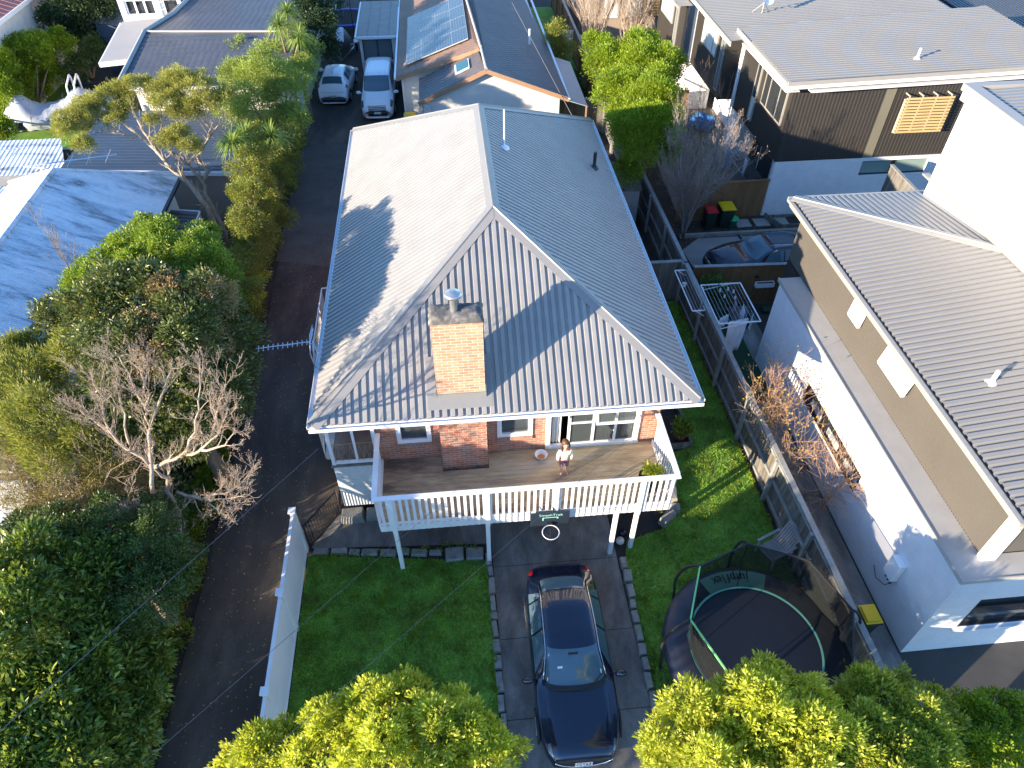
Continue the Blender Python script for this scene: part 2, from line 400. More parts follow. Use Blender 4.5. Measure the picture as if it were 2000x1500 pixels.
# walls (front wall split round the openings by simple stacking)
def wall_holes(mb, xa, xb, y, z0, z1, holes, th=.12, axis='y', m=0):
    """wall in plane y (or x) with rectangular holes (a0,a1,b0,b1)"""
    xs = sorted({xa, xb}|{h[0] for h in holes}|{h[1] for h in holes})
    for a, b in zip(xs, xs[1:]):
        hs = sorted([h for h in holes if h[0] <= a+1e-6 and h[1] >= b-1e-6], key=lambda h: h[2])
        z = z0
        segs = []
        for h in hs: segs.append((z, h[2])); z = h[3]
        segs.append((z, z1))
        for s0, s1 in segs:
            if s1-s0 > 1e-3:
                if axis == 'y': mb.box(a, b, y, y+th, s0, s1, m)
                else: mb.box(y, y+th, a, b, s0, s1, m)
W1 = (-1.78, -1.00, 2.85, 3.85); W2 = (.84, 1.66, 2.82, 3.82); DR = (2.15, 4.55, 2.19, 4.12)
mb = MB(); wall_holes(mb, -2.35, 5.1, WF, 1.95, ZE-.2, [W1, W2, DR])
mb.box(4.98, 5.1, WF+.12, Y1-.6, 0, ZE-.2); mb.box(-2.35, 5.1, Y1-.6, Y1-.48, 0, ZE-.2)
mb.box(-2.35, -2.23, WF+.12, 15.0, 0, ZE-.2); mb.box(-3.1, -2.98, 15.0, Y1-.6, 0, ZE-.2); mb.box(-3.1, -2.35, 14.9, 15.0, 0, ZE-.2)
wall = mb.build('wall', MT['brick'], house)
mb = MB(); mb.box(-2.35, 5.1, WF+.01, WF+.11, 0, 1.94); mb.box(5.101, 5.16, WF, Y1-.5, 0, .7); mb.build('foundation', MT['concrete'], house)
mb = MB(); mb.box(.7, 3.5, WF-.03, WF, .02, 1.85)
for i in range(6): mb.box(.72, 3.48, WF-.045, WF-.03, .05+i*.3, .3+i*.3)
mb.build('garage_door', MT['stain_white'], house)
mb = MB(); mb.box(-2.3, 5.0, WF+.13, 17, 1.9, 1.94); mb.box(-2.2, 5, 16.9, 17, 1.94, 4.2); mb.build('interior', MT['dark'], house)
# windows
def window(h, blind):
    x0, x1, z0, z1 = h
    mb = MB(); y = WF
    for a in ((x0-.06, x1+.06, z0-.07, z0+.05), (x0-.06, x1+.06, z1-.05, z1+.06)): mb.box(a[0], a[1], y-.04, y+.06, a[2], a[3])
    for a in ((x0-.06, x0+.06), (x1-.06, x1+.06)): mb.box(a[0], a[1], y-.04, y+.06, z0+.05, z1-.05)
    f = mb.build('window', MT['trimwhite'], house, bevel=.006)
    mb = MB(); mb.box(x0+.06, x1-.06, y+.02, y+.03, z0+.05, z1-.05); mb.build('pane', MTG, f)
    if blind:
        mb = MB()
        for i in range(22):
            z = z1-.08-i*.04
            if z < z0+.15: break
            mb.bar((x0+.07, y+.07, z), (x1-.07, y+.07, z), .035, .006, up=(0, .6, 1))
        mb.build('blind', MT['blind'], f)
    mb = MB(); mb.box(x0-.06, x1+.06, y-.05, y-.004, z0-.21, z0-.075); mb.build('sill', MT['brick_pale'], f)
MTG = Mglass('clear_window_glass', (.10,.12,.13), .03, .45)
window(W1, False); window(W2, True)
# sliding door unit
x0, x1, z0, z1 = DR
mb = MB(); y = WF
mb.box(x0-.08, x1+.08, y-.05, y+.07, z0-.09, z0+.04); mb.box(x0-.08, x1+.08, y-.05, y+.07, z1-.02, z1+.1)
for x in (x0, x1): mb.box(x-.08, x+.05, y-.05, y+.07, z0+.04, z1-.02)
dr = mb.build('sliding_door', MT['trimwhite'], house, bevel=.006)
mb = MB()
for x in (2.70, 3.35, 3.95): mb.box(x-.035, x+.035, y-.02, y+.04, z0+.04, z1-.02)
mb.box(2.70, 3.35, y-.018, y+.035, 3.05, 3.10); mb.box(2.7, x1-.05, y-.018, y+.035, z0+.04, z0+.10)
mb.build('frame', MT['trimwhite'], dr)
mb = MB(); mb.box(2.74, x1-.06, y+.01, y+.018, z0+.1, z1-.03); mb.build('pane', MTG, dr)
mb = MB(); mb.box(2.685, 2.70, y-.045, y-.02, 3.3, 3.45); mb.build('handle', MT['black'], dr)
def curtain(xa, xb, y, za, zb, n=7):
    mb = MB(); k = n*6; vs = []; fs = []
    for i in range(k+1):
        x = xa+(xb-xa)*i/k; dy = .03*math.sin(i/k*n*2*math.pi)
        vs += [(x, y+dy, za), (x, y+dy*.6, zb)]
    for i in range(k): fs.append((2*i, 2*i+2, 2*i+3, 2*i+1))
    mb.add(vs, fs); return mb
curtain(2.25, 2.50, y+.10, z0+.05, z1, 3).build('curtain', MT['curtain'], dr)
curtain(4.18, 4.45, y+.12, z0+.12, z1, 3).build('curtain', MT['curtain'], dr)
# open awning sash of the door unit
mb = MB(); cx0, cx1 = 3.36, 4.42; a = Vector((0,-.32,-.60)); top = WF-.03
def pt(x, t): return Vector((x, top, 3.98))+a*t
for t in (0, 1): mb.bar(pt(cx0-.03, t), pt(cx1+.03, t), .06, .06)
for x in (cx0, cx1): mb.bar(pt(x, 0), pt(x, 1), .06, .06)
sa = mb.build('awning_sash', MT['trimwhite'], house)
mb = MB()
mb.poly([pt(cx0,0)+Vector((0,-.0,0)), pt(cx1,0), pt(cx1,1), pt(cx0,1)]); mb.build('pane', MTG, sa)
mb = MB()
for x in (3.45, 3.6, 3.75, 3.9, 4.05, 4.2): mb.bar((x, WF+.11, 2.3), (x, WF+.11, 3.98), .015, .015)
mb.build('window_bars', M('brass_bars',(.4,.32,.15),.4,.6), house)
# eave light
mb = MB(); mb.box(2.02, 2.2, WF-.1, WF, 4.02, 4.12); mb.sphere((2.04, WF-.12, 4.0), .05); mb.sphere((2.18, WF-.12, 4.0), .05); mb.build('security_light', MT['trimwhite'], house)
# chimney
MT['brick_sunlit'] = Mbrick('sunlit_brick', (.76,.37,.22), (.60,.25,.14), (.58,.50,.42))  # wall brick again, made lighter: direct sun is put into the colour
mb = MB(); mb.box(-.70, .49, 12.0, 12.395, 0, ZE-.2); mb.build('chimney_base', MT['brick'], house)
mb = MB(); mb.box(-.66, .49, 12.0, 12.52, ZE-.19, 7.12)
ch = mb.build('chimney', MT['brick_sunlit'], house)
mb = MB()
vs = []; n = 14; m_ = 7
rr = random.Random(3)
for j in range(m_+1):
    for i in range(n+1):
        e = (i in (0, n)) or (j in (0, m_))
        vs.append((-.69+1.21*i/n+rr.uniform(-.012,.012), 11.97+.58*j/m_+rr.uniform(-.012,.012), 7.13+(0 if e else .10+rr.uniform(-.02,.03))))
k = len(vs); vs += [(-.69+1.21*i/n, 11.97+.58*j/m_, 7.05) for j in range(m_+1) for i in range(n+1)]
fs = [(j*(n+1)+i, j*(n+1)+i+1, (j+1)*(n+1)+i+1, (j+1)*(n+1)+i) for j in range(m_) for i in range(n)]
for i in range(n): fs += [(i, k+i, k+i+1, i+1), (m_*(n+1)+i, m_*(n+1)+i+1, k+m_*(n+1)+i+1, k+m_*(n+1)+i)]
for j in range(m_): fs += [(j*(n+1), (j+1)*(n+1), k+(j+1)*(n+1), k+j*(n+1)), (j*(n+1)+n, k+j*(n+1)+n, k+(j+1)*(n+1)+n, (j+1)*(n+1)+n)]
mb.add(vs, fs); mb.build('chimney_cap', MT['chimcap'], ch, smooth=True)
mb = MB(); mb.cyl((-.12, 12.25), .085, 7.15, 7.62, 20); mb.lathe((-.12,12.25,7.66), [(.19,-.03),(.195,0),(.17,.03),(.08,.07),(.0,.085)], 24); mb.lathe((-.12,12.25,7.62), [(.085,0),(.19,.0)], 24)
mb.build('flue', MT['rust'], ch, smooth=False)
# chimney flashing apron lies on the front roof face
s_ = (ZR-ZE)/(YR0-Y0)
def rp(x, y, l=0): return Vector((x, y, ZE+(y-Y0)*s_))+Vector((0,-.663,1)).normalized()*l
mb = MB(); fl = .042
mb.prism([rp(-.9,11.80,fl), rp(.66,11.80,fl), rp(.66,12.0,fl), rp(-.9,12.0,fl)], (0,0,.008))
mb.prism([rp(-.9,12.0,fl), rp(-.67,12.0,fl), rp(-.67,12.75,fl), rp(-.9,12.75,fl)], (0,0,.008))
mb.prism([rp(.50,12.0,fl), rp(.66,12.0,fl), rp(.66,12.75,fl), rp(.50,12.75,fl)], (0,0,.008))
mb.prism([rp(-.9,12.53,fl+.012), rp(.66,12.53,fl+.012), rp(.66,12.9,fl+.012), rp(-.9,12.9,fl+.012)], (0,0,.008))
mb.box(-.685, .515, 11.975, 11.996, 4.70, 4.90); mb.box(-.685,-.664,11.996,12.52,4.72,5.12); mb.box(.494,.515,11.996,12.52,4.72,5.12)
mb.build('flashing', MT['cap'], roof)
# roof pipes
VP1, VP2 = (1.67, 20.1), (5.0, 22.5)
for nm, (x, y), r, h, mt in (('vent_pipe', VP1, .024, 1.2, 'white'), ('vent_pipe', VP2, .06, .62, 'black')):
    z = ZR-(x-XM)*.626; mb = MB(); mb.cyl((x, y), r, z, z+h, 12); mb.lathe((x, y, z), [(.16,.0),(.12,.08),(r,.14)], 12); mb.build(nm, MT[mt], roof)

# porch
mb = MB(); mb.box(-3.62, -2.352, 12.3, 15.0, 0.35, 2.12); porch = mb.build('porch', MT['stain_white'], house)
mb = MB(); mb.box(-3.66,-2.36,12.26,15.0,2.12,2.18); mb.build('porch_floor', MT['concrete'], porch)
mb = MB()
for x in (-3.58, -2.42): mb.bar((x,12.34,2.18), (x,12.34,ZE-.2), .09, .09)
mb.bar((-3.58,12.34,3.75),(-2.42,12.34,3.75),.05,.06); mb.bar((-3.58,12.34,2.24),(-2.42,12.34,2.24),.07,.08)
mb.bar((-2.95,12.34,2.28),(-2.95,12.34,ZE-.2),.06,.06); mb.bar((-3.58,12.34,3.75),(-3.58,15,3.75),.05,.06)
mb.bar((-3.58,13.7,2.18),(-3.58,13.7,ZE-.2),.06,.06)
mb.build('porch_frame', MT['trimwhite'], porch)
mb = MB()
for xa, xb in ((-3.53,-2.98), (-2.92,-2.47)):
    mb.bar((xa,12.34,2.95),(xb,12.34,2.95),.015,.015); n=3
    for i in range(n):
        a = xa+(xb-xa)*i/n; b = xa+(xb-xa)*(i+.5)/n; c = xa+(xb-xa)*(i+1)/n
        mb.bar((a,12.34,2.28),(b,12.34,2.95),.012,.012); mb.bar((b,12.34,2.95),(c,12.34,2.28),.012,.012)
mb.build('porch_balustrade', M('brass_bars2',(.45,.40,.25),.4,.5), porch)
mb = MB(); mb.sphere((-2.95, 13.6, 2.75), .42, sc=(1,.7,.9)); mb.build('covered_chair', MT['stain_white'], porch)
# side steps and railing
mb = MB()
for i in range(7): mb.box(-4.35, -3.64, 14.35+i*.3, 14.66+i*.3 if i < 6 else 19.0, 0, .3*(i+1))
mb.build('steps', MT['stain_white'], house)
mb = MB()
pts = [(-4.38,14.4,1.15),(-4.38,16.3,3.05),(-4.38,19,3.05),(-3.6,19,3.05)]
for a, b in zip(pts, pts[1:]):
    mb.bar(a, b, .035, .035)
    A = Vector(a)-Vector((0,0,.85)); B = Vector(b)-Vector((0,0,.85)); mb.bar(A, B, .03, .03)
    k = max(2, int((Vector(b)-Vector(a)).length/.14))
    for i in range(k+1):
        p = Vector(a).lerp(Vector(b), i/k); mb.bar(p, p-Vector((0,0,.85 if i % 5 else 1.15)), .018, .018)
mb.build('step_railing', MT['trimwhite'], house)

# ================================================================= deck
deck = thing('deck', 'raised timber deck with white picket railing across the front of the house', 'deck', (1.35, 11.3, 0))
DX0, DX1, DY0, DZ = -2.3, 5.02, 10.27, 2.15
mb = MB(); y = DY0+.03; k = 0
rr = random.Random(5)
while y < WF-.03:
    y2 = min(y+.135, WF-.02)
    if not (y2 > 11.98): mb.box(DX0+.02, DX1-.02, y, y2, DZ-.035, DZ+rr.uniform(-.002, .002))
    else: mb.box(DX0+.02, -.72, y, y2, DZ-.035, DZ+rr.uniform(-.002,.002)); mb.box(.51, DX1-.02, y, y2, DZ-.035, DZ+rr.uniform(-.002,.002))
    y = y2+.006
mb.build('deck_floor', MT['deck'], deck)
mb = MB()
for x in np.arange(DX0+.1, DX1, .6): mb.box(x-.025, x+.025, DY0+.05, WF-.06, DZ-.24, DZ-.04)
mb.build('joist', M('joist_timber',(.10,.08,.06),.85), deck)
mb = MB(); mb.box(DX0, DX1, DY0-.02, DY0+.02, DZ-.22, DZ+.0)
mb.box(DX0-.02, DX0+.02, DY0+.022, WF-.06, DZ-.22, DZ); mb.box(DX1-.02, DX1+.02, DY0+.022, WF-.06, DZ-.22, DZ); mb.build('fascia_board', MT['white'], deck)
for x, y in ((-1.97,10.36),(.36,10.34),(3.66,10.30),(4.25,10.42)):
    mb = MB(); mb.box(x-.055, x+.055, y-.055, y+.055, 0, DZ-.04); mb.build('post', MT['white'], deck, bevel=.008)
RT = 3.27
mb = MB(); mb.box(DX0-.06, DX1+.06, DY0-.09, DY0+.04, RT, RT+.045)
mb.box(DX0-.07, DX0+.06, DY0+.045, WF-.08, RT, RT+.045); mb.box(DX1-.06, DX1+.07, DY0+.045, WF-.08, RT, RT+.045)
mb.box(DX0, DX1, DY0-.018, DY0+.018, RT-.10, RT-.001); mb.box(DX0, DX1, DY0-.018, DY0+.018, DZ+.04, DZ+.12)
for X in (DX0, DX1):
    mb.box(X-.018, X+.018, DY0+.03, WF-.08, RT-.10, RT-.001); mb.box(X-.018, X+.018, DY0+.03, WF-.08, DZ+.04, DZ+.12)
rail = mb.build('railing', MT['white'], deck, bevel=.004)
mb = MB(); mb.box(-.035,.035,-.012,.012,DZ-.19,RT-.002)
b0 = mb.build('baluster', MT['white'], None)
bal = [(DX0+.12+i*.1545, DY0-.034, 0) for i in range(47)]+[(DX0-.034, DY0+.14+i*.15, 1) for i in range(13)]+[(DX1+.034, DY0+.14+i*.15, 1) for i in range(13)]
for i, (x, y, r_) in enumerate(bal):
    o = b0 if i == 0 else b0.copy()
    if i: C.objects.link(o)
    o.parent = rail; o.location = (x, y, 0); o.rotation_euler = (0, 0, math.pi/2 if r_ else 0)
for x in (-1.95, .36, 2.05, 4.18):
    mb = MB(); mb.box(x-.06, x+.06, DY0-.085, DY0-.048, DZ-.24, RT-.002); mb.build('railing_post', MT['white'], rail)

# ================================================================= fences
def paling_fence(label, a, b, H=1.8, bay=2.4, side=1, capm='rail', m='pale', rails=True, name='paling_fence', group=None, bw=.1, posts=True):
    """side: which side (left of a->b = +1) shows rails and posts"""
    a = Vector((*a, 0)); b = Vector((*b, 0)); L = (b-a).length; d = (b-a)/L; n = Vector((-d.y, d.x, 0))*side
    f = thing(name, label, 'fence', tuple((a+b)/2), group=group)
    k = max(1, round(L/bay)); r_ = random.Random(int(L*100))
    for i in range(k):
        p = a+d*(L*i/k); q = a+d*(L*(i+1)/k); l = (q-p).length; mb = MB(); nb = int(l/bw)
        for j in range(nb):
            x = (j+.5)*l/nb; t = r_.uniform(-.004, .004); h = H-.03+r_.uniform(-.012,.012)
            c = p+d*x-n*(.012+t)
            mb.bar(c+Vector((0,0,.04)), c+Vector((0,0,h)), l/nb-.006, .018, up=n)
        mb.build('paling_panel', MT[m], f)
        if rails:
            for z in (.25, H*.52, H-.14):
                mb = MB(); mb.bar(p+n*.03+Vector((0,0,z)), q+n*.03+Vector((0,0,z)), .05, .09); mb.build('rail', MT['rail' if m == 'pale' else m], f)
    mb = MB(); mb.bar(a+Vector((0,0,H)), b+Vector((0,0,H)), .15, .03); mb.build('capping', MT[capm], f)
    if posts:
        for i in range(k+1):
            p = a+d*(L*i/k)+n*.10; mb = MB(); mb.bar(p, p+Vector((0,0,H-.02)), .1, .1); mb.build('post', MT['rail' if m == 'pale' else m], f)
    return f
FX = 8.48
paling_fence('long weathered grey paling fence with moss capping beside the right lawn', (8.62,4.6), (8.42,21.0))
paling_fence('weathered grey paling fence under the bare tree, beyond the clothesline', (8.42,21.1), (8.30,33.2))
paling_fence('short grey paling fence crossing behind the right lawn from house to long fence', (5.2,21.15), (8.30,21.15), side=1, rails=False, posts=False)
paling_fence('sunlit pale paling fence behind the hipped roof, below the green hedge', (3.2,35.6), (8.25,35.6), side=1, rails=False, posts=False)
paling_fence('short paling fence between the sunlit fence and the bare garden patch', (8.27,33.3), (8.27,35.5), side=1)
paling_fence('far timber fence between the back garden and the bare trees', (8.25,35.8), (8.3,56), side=1, m='brownfence', capm='rail')
paling_fence('grey board fence behind the covered boat and weathered roof', (-26,33.3), (-16.4,32.8), side=1, rails=False, H=1.6, posts=False)
paling_fence('brown stained gate fence with diagonal brace beside the clothesline', (8.65,20.75), (12.4,20.6), side=-1, m='brownfence', name='timber_fence', bay=1.25, rails=False, capm='rail', bw=.14, posts=False)
paling_fence('brown stained fence behind the wheelie bins', (9.7,26.55), (13.65,26.68), side=-1, m='brownfence', name='timber_fence', bay=1.3, rails=False, capm='brownfence', bw=.14, posts=False)
paling_fence('brown courtyard fence below the farthest townhouse', (11.2,41.2), (14.0,41.6), side=-1, m='brownfence', name='timber_fence', bay=1.3, rails=False, capm='brownfence', posts=False)
paling_fence('brown fence dividing two townhouse courtyards', (11.0,36.8), (13.0,36.9), side=-1, m='brownfence', name='timber_fence', bay=1.3, rails=False, capm='brownfence', posts=False, H=1.5)
f = paling_fence('bleached timber screen fence against the tall white wall', (17.9,19.5), (17.95,25.3), side=-1, m='pale', name='timber_screen', rails=False, H=3.0, posts=False, bw=.15)
# gate brace, latch (parts of the brown gate fence)
gf = [o for o in C.objects if o.name == 'timber_fence'][0]
mb = MB(); mb.bar((9.9,20.66,.35),(11.05,20.63,1.55),.03,.11); mb.bar((9.9,20.66,1.62),(11.15,20.63,1.62),.03,.1); mb.bar((9.9,20.66,.3),(11.15,20.63,.3),.03,.1); mb.build('brace', MT['brownfence'], gf)
mb = MB(); mb.box(11.0,11.14,20.56,20.6,1.25,1.33); mb.build('latch', MT['black'], gf)

# white board fence
wf = thing('white_fence', 'tall white board fence with capped posts between the side driveway and front lawn', 'fence', (-4.62, 7, 0))
posts = [11.15, 8.85, 6.55, 4.25, 1.95]
for a, b in zip(posts, posts[1:]):
    mb = MB(); nb = 14
    for i in range(nb):
        z = .12+i*.115; mb.box(-4.635, -4.605, b+.06, a-.06, z, z+.108)
    mb.box(-4.66, -4.58, b+.06, a-.06, 1.735, 1.79); mb.box(-4.655, -4.585, b+.06, a-.06, .05, .115)
    mb.build('board_panel', MT['white'], wf)
for y in posts:
    mb = MB(); mb.box(-4.68,-4.56,y-.06,y+.06,0,1.86); p = mb.build('post', MT['white'], wf)
    mb = MB(); mb.box(-4.71,-4.53,y-.09,y+.09,1.86,1.89); mb.prism([(-4.71,y-.09,1.89),(-4.53,y-.09,1.89),(-4.53,y+.09,1.89),(-4.71,y+.09,1.89)],(0,0,.02)); mb.build('post_cap', MT['white'], p)
# black gate
bg_ = thing('metal_gate', 'black metal bar gate between the white fence and the porch', 'gate', (-4.1, 11.7, 0))
a = Vector((-4.5,11.2,0)); b = Vector((-3.75,12.25,0))
mb = MB()
for z in (.15, 1.1): mb.bar(a+Vector((0,0,z)), b+Vector((0,0,z)), .03, .04)
for p in (a, b): mb.bar(p, p+Vector((0,0,1.15)), .04, .04)
mb.build('gate_frame', MT['black'], bg_)
mb = MB()
for i in range(1, 14):
    p = a.lerp(b, i/14); mb.bar(p+Vector((0,0,.15)), p+Vector((0,0,1.1)), .016, .016)
mb.build('gate_bars', MT['black'], bg_)

# stone edging
def edging(label, pts, w=.22, h=.14, step=.42, name='stone_edging'):
    e = thing(name, label, 'edging', (*pts[0], 0)); r_ = random.Random(len(label))
    pts = [Vector((*p, 0)) for p in pts]
    for a, b in zip(pts, pts[1:]):
        L = (b-a).length; k = max(1, round(L/step)); cut = sorted([0, 1]+[(q_+r_.uniform(-.28, .28))/k for q_ in range(1, k)]); d = (b-a)/L; ang = math.atan2(d.y, d.x)
        for i in range(k):
            c = a+d*(L*(cut[i]+cut[i+1])/2)+Vector((-d.y, d.x, 0))*r_.uniform(-.03,.03); l = L*(cut[i+1]-cut[i])*.97; ww = w*r_.uniform(.8,1.15); hh = h*r_.uniform(.8,1.2)
            mb = MB(); q = Matrix.Rotation(ang+r_.uniform(-.08,.08), 3, 'Z'); vs = []
            for z in (0, hh):
                for sx, sy in ((-1,-1),(1,-1),(1,1),(-1,1)):
                    k2 = .88 if z else 1
                    vs.append(c+q@Vector((sx*l/2*k2*r_.uniform(.92,1), sy*ww/2*k2*r_.uniform(.9,1), 0))+Vector((0,0,z*r_.uniform(.88,1))))
            mb.add(vs, [(0,3,2,1),(4,5,6,7),(0,1,5,4),(1,2,6,5),(2,3,7,6),(3,0,4,7)]); mb.build('stone', MT['stone'], e, bevel=.02)
    return e
edging('rough stone edge along the top of the left front lawn', [(-4.45,11.05),(-.9,10.72)])
edging('low stone wall between the left lawn and concrete driveway', [(.37,10.6),(.38,3.5)], w=.18)
edging('rough stone edge between the concrete driveway and right lawn', [(3.98,10.1),(3.90,6.5),(3.88,3.5)], w=.22, h=.18)
edging('stone garden edge beside the deck end', [(5.25,11.0),(5.75,11.35),(5.95,12.6)], w=.3, h=.3)
edging('stacked rock wall under the porch', [(-3.75,12.1),(-2.4,12.05)], w=.35, h=.38, step=.55)
edging('square stone step on the lawn edge', [(-.85,10.62),(.25,10.58)], w=.42, h=.12, step=.55, name='stone_step')
mb = MB(); mb.box(6.86,6.95,13.8,16.2,0,.22); mb.box(6.2,6.86,13.75,13.84,0,.22); tag(mb.build('garden_edging', MT['pale']), 'grey timber edging around the garden bed beside the house', 'edging')
mb = MB(); mb.box(9.6,14.9,25.25,25.40,0,.16); tag(mb.build('kerb', MT['stone']), 'concrete kerb behind the parked dark car', 'kerb')
for i in range(3):
    mb = MB(); x = 12.35+i*.85; mb.box(x, x+.65, 25.85, 26.45, 0, .05); tag(mb.build('paver', M('paver',(.30,.29,.26),.9,0,.15,4,bmp=.2), bevel=.01), ['square paver beside the green tub','middle square paver near the white brick wall','square paver next to the timber planter'][i], 'paver', 'pavers by the bins')
mb = MB(); mb.bar((13.75,26.5,.15),(14.15,25.5,.15),.06,.3); mb.bar((14.15,25.5,.15),(16.5,25.5,.15),.06,.3); mb.bar((14.1,26.3,.2),(16,26.3,.2),.05,.1); tag(mb.build('timber_planter', MT['pale'], bevel=.01), 'long grey timber planter against the white brick wall', 'planter')
MT['silver_glass'] = Mglass('silver_glass', (.16,.19,.20), .08)
# ================================================================= near right neighbour
nb1 = thing('white_house', 'white painted brick house with taupe ribbed upper storey and stone grey hipped roof', 'house', (13, 12, 0))
mb = MB(); wall_holes(mb, 6.85, 17.5, 10.25, 0, 3.42, [(10.65, 14.2, 1.45, 2.1)], .2, 'x')
mb.box(10.45, 10.9, 17.3, 17.5, 0, 3.42)
wall_holes(mb, 10.45, 22, 6.85, 0, 3.42, [(11.15, 13.3, 1.15, 2.45)], .2, 'y')
mb.build('wall', MT['nbwhite'], nb1)
mb = MB(); mb.box(10.9, 22, 17.501, 18.6, 0, 3.42); mb.box(10.93,10.96,8,17.29,0,3.4); mb.build('rear_wall', MT['darkclad'], nb1)
mb = MB(); mb.box(10.18, 10.9, 6.78, 17.55, 3.42, 3.50); mb.box(10.9, 22, 6.78, 7.36, 3.42, 3.50); mb.box(10.17,10.2,6.77,17.56,3.40,3.53); mb.box(10.2,22,6.77,6.8,3.40,3.53)
mb.build('ledge', MT['ledge'], nb1)
mb = MB(); # ribbed upper cladding
corr(mb, [(10.9,7.35,3.5),(10.9,18.6,3.5),(10.9,18.6,5.45),(10.9,7.35,5.45)], (0,0,1), .085, .012, TRAP)
corr(mb, [(10.9,18.6,3.3),(22,18.6,3.3),(22,18.6,5.4),(10.9,18.6,5.4)], (0,0,1), .085, .012, TRAP)
mb.box(10.93,11.0,7.36,18.55,3.5,5.4); mb.box(11.0,22,7.38,7.5,3.5,5.4)
mb.build('upper_cladding', MT['taupe'], nb1)
mb = MB(); mb.box(10.84,11.18,7.22,7.375,3.5,5.42); mb.box(10.84,22,7.25,7.37,5.1,5.42); mb.build('corner_trim', MT['white'], nb1)
zE = 5.5; sl_ = .14
mb = MB(); ex, ey = 10.62, 18.95; hx = 4.1
corr(mb, [(ex,6.9,zE),(ex,ey,zE),(ex+hx,ey-hx,zE+hx*sl_),(ex+hx,6.9,zE+hx*sl_)], (1,0,sl_), .19, .05)
corr(mb, [(ex,ey,zE),(ex+hx+.02,ey,zE),(ex+hx,ey-hx,zE+hx*sl_)], (0,-1,sl_), .19, .035)
corr(mb, [(ex+hx,6.9,zE+hx*sl_),(ex+hx,14.6,zE+hx*sl_),(22,14.6,zE+1.5),(22,6.9,zE+1.5)], (1,0,sl_), .19, .035)
nroof = mb.build('roof', MT['nbroof'], nb1)
mb = MB(); a = Vector((ex,ey,zE)); b = Vector((ex+hx,ey-hx,zE+hx*sl_))
for n, s in (((-sl_,0,1),Vector((-.7,-.7,0))), ((0,sl_,1),Vector((.7,.7,0)))):
    n = Vector(n).normalized(); s = (s-n*s.dot(n)).normalized(); mb.prism([a+n*.045,b+n*.045,b+n*.045+s*.2,a+n*.045+s*.2], n*.01)
mb.tube([a+Vector((0,0,.06)),b+Vector((0,0,.06))],.025,6)
mb.build('hip_cap', MT['taupe_trim'], nroof)
mb = MB(); mb.bar((ex-.03,6.85,zE-.14),(ex-.03,ey,zE-.14),.04,.24); mb.bar((ex,ey+.02,zE-.14),(15,ey+.02,zE-.14),.04,.24)
mb.box(ex,10.9,6.9,ey,zE-.2,zE-.17); mb.build('fascia', MT['taupe_trim'], nb1)
mb = MB(); mb.bar((ex-.10,6.85,zE-.05),(ex-.10,ey+.05,zE-.05),.11,.09); mb.bar((ex-.1,ey+.1,zE-.05),(15,ey+.1,zE-.05),.11,.09); mb.build('gutter', MT['taupe_trim'], nb1)
mb = MB(); mb.cyl((11.9,10.4),.05,zE+.18,zE+.55,12); mb.lathe((11.9,10.4,zE+.18),[(.14,0),(.1,.05),(.05,.09)],12); mb.build('vent_pipe', MT['white'], nroof)
mb = MB(); mb.bar((14.72,19,zE+.62),(14.72,6.9,zE+.62),.22,.05); mb.build('apron_flashing', MT['taupe_trim'], nroof)
# awning windows of the upper storey
for y0, y1, z0, z1 in ((13.9,14.5,4.47,5.02), (11.28,12.54,4.45,5.08)):
    ap = Vector((10.86, 0, z1)); o = Vector((-.11 if y1-y0 > 1 else -.05, 0, -.64)).normalized()*(z1-z0)
    def q(y, t): return Vector((10.84, y, z1))+o*t
    mb = MB()
    mb.bar(q(y0,0),q(y1,0),.06,.05); mb.bar(q(y0,1),q(y1,1),.06,.05); mb.bar(q(y0,0),q(y0,1),.06,.05); mb.bar(q(y1,0),q(y1,1),.06,.05)
    mb.box(10.78,10.885,y0-.06,y1+.06,z1+.03,z1+.07)
    wn = mb.build('awning_window', MT['trimwhite'], nb1)
    mb = MB(); nn = Vector((-.9,0,.4))*.004; mb.prism([q(y0,.0)+nn,q(y1,.0)+nn,q(y1,1)+nn,q(y0,1)+nn], (0,0,.006)); mb.build('pane', M('frosted_pane',(.42,.46,.45),.25,0,.03,4), wn)
    mb = MB(); mb.bar((10.88,y0+.05,z0+.06),q(y0+.05,.95),.015,.015); mb.bar((10.88,y1-.05,z0+.06),q(y1-.05,.95),.015,.015); mb.build('stay', MT['trimwhite'], wn)
# lower windows
mb = MB()
for z in (1.45, 2.07): mb.box(10.24,10.40,10.65,14.2,z,z+.04)
for y in (10.65, 11.85, 13.0, 14.16): mb.box(10.24,10.4,y,y+.04,1.49,2.07)
wn = mb.build('window', MT['black'], nb1)
mb = MB(); mb.box(10.34,10.35,10.69,14.16,1.49,2.07); mb.build('pane', MT['glass'], wn)
for i in range(3): mb = MB(); y = 10.8+i*1.15; mb.box(10.325,10.333,y,y+.75,1.55,1.80); mb.build('window_panel', MT['blind'], wn)
mb = MB()
mb.box(11.15,13.3,6.86,7.0,1.15,1.2); mb.box(11.15,13.3,6.86,7.0,2.40,2.45)
for x in (11.15, 13.25): mb.box(x,x+.05,6.86,7.0,1.2,2.4)
mb.box(11.2,13.25,6.87,6.99,2.02,2.07)
wn = mb.build('window', MT['black'], nb1)
mb = MB(); mb.box(11.2,13.25,6.95,6.96,1.2,2.4); mb.build('pane', MT['glass'], wn)
mb = MB(); mb.prism([(11.05,6.76,1.08),(13.4,6.76,1.08),(13.4,6.849,1.08),(11.05,6.849,1.08)],(0,0,.05)); mb.build('sill', MT['nbwhite'], wn)
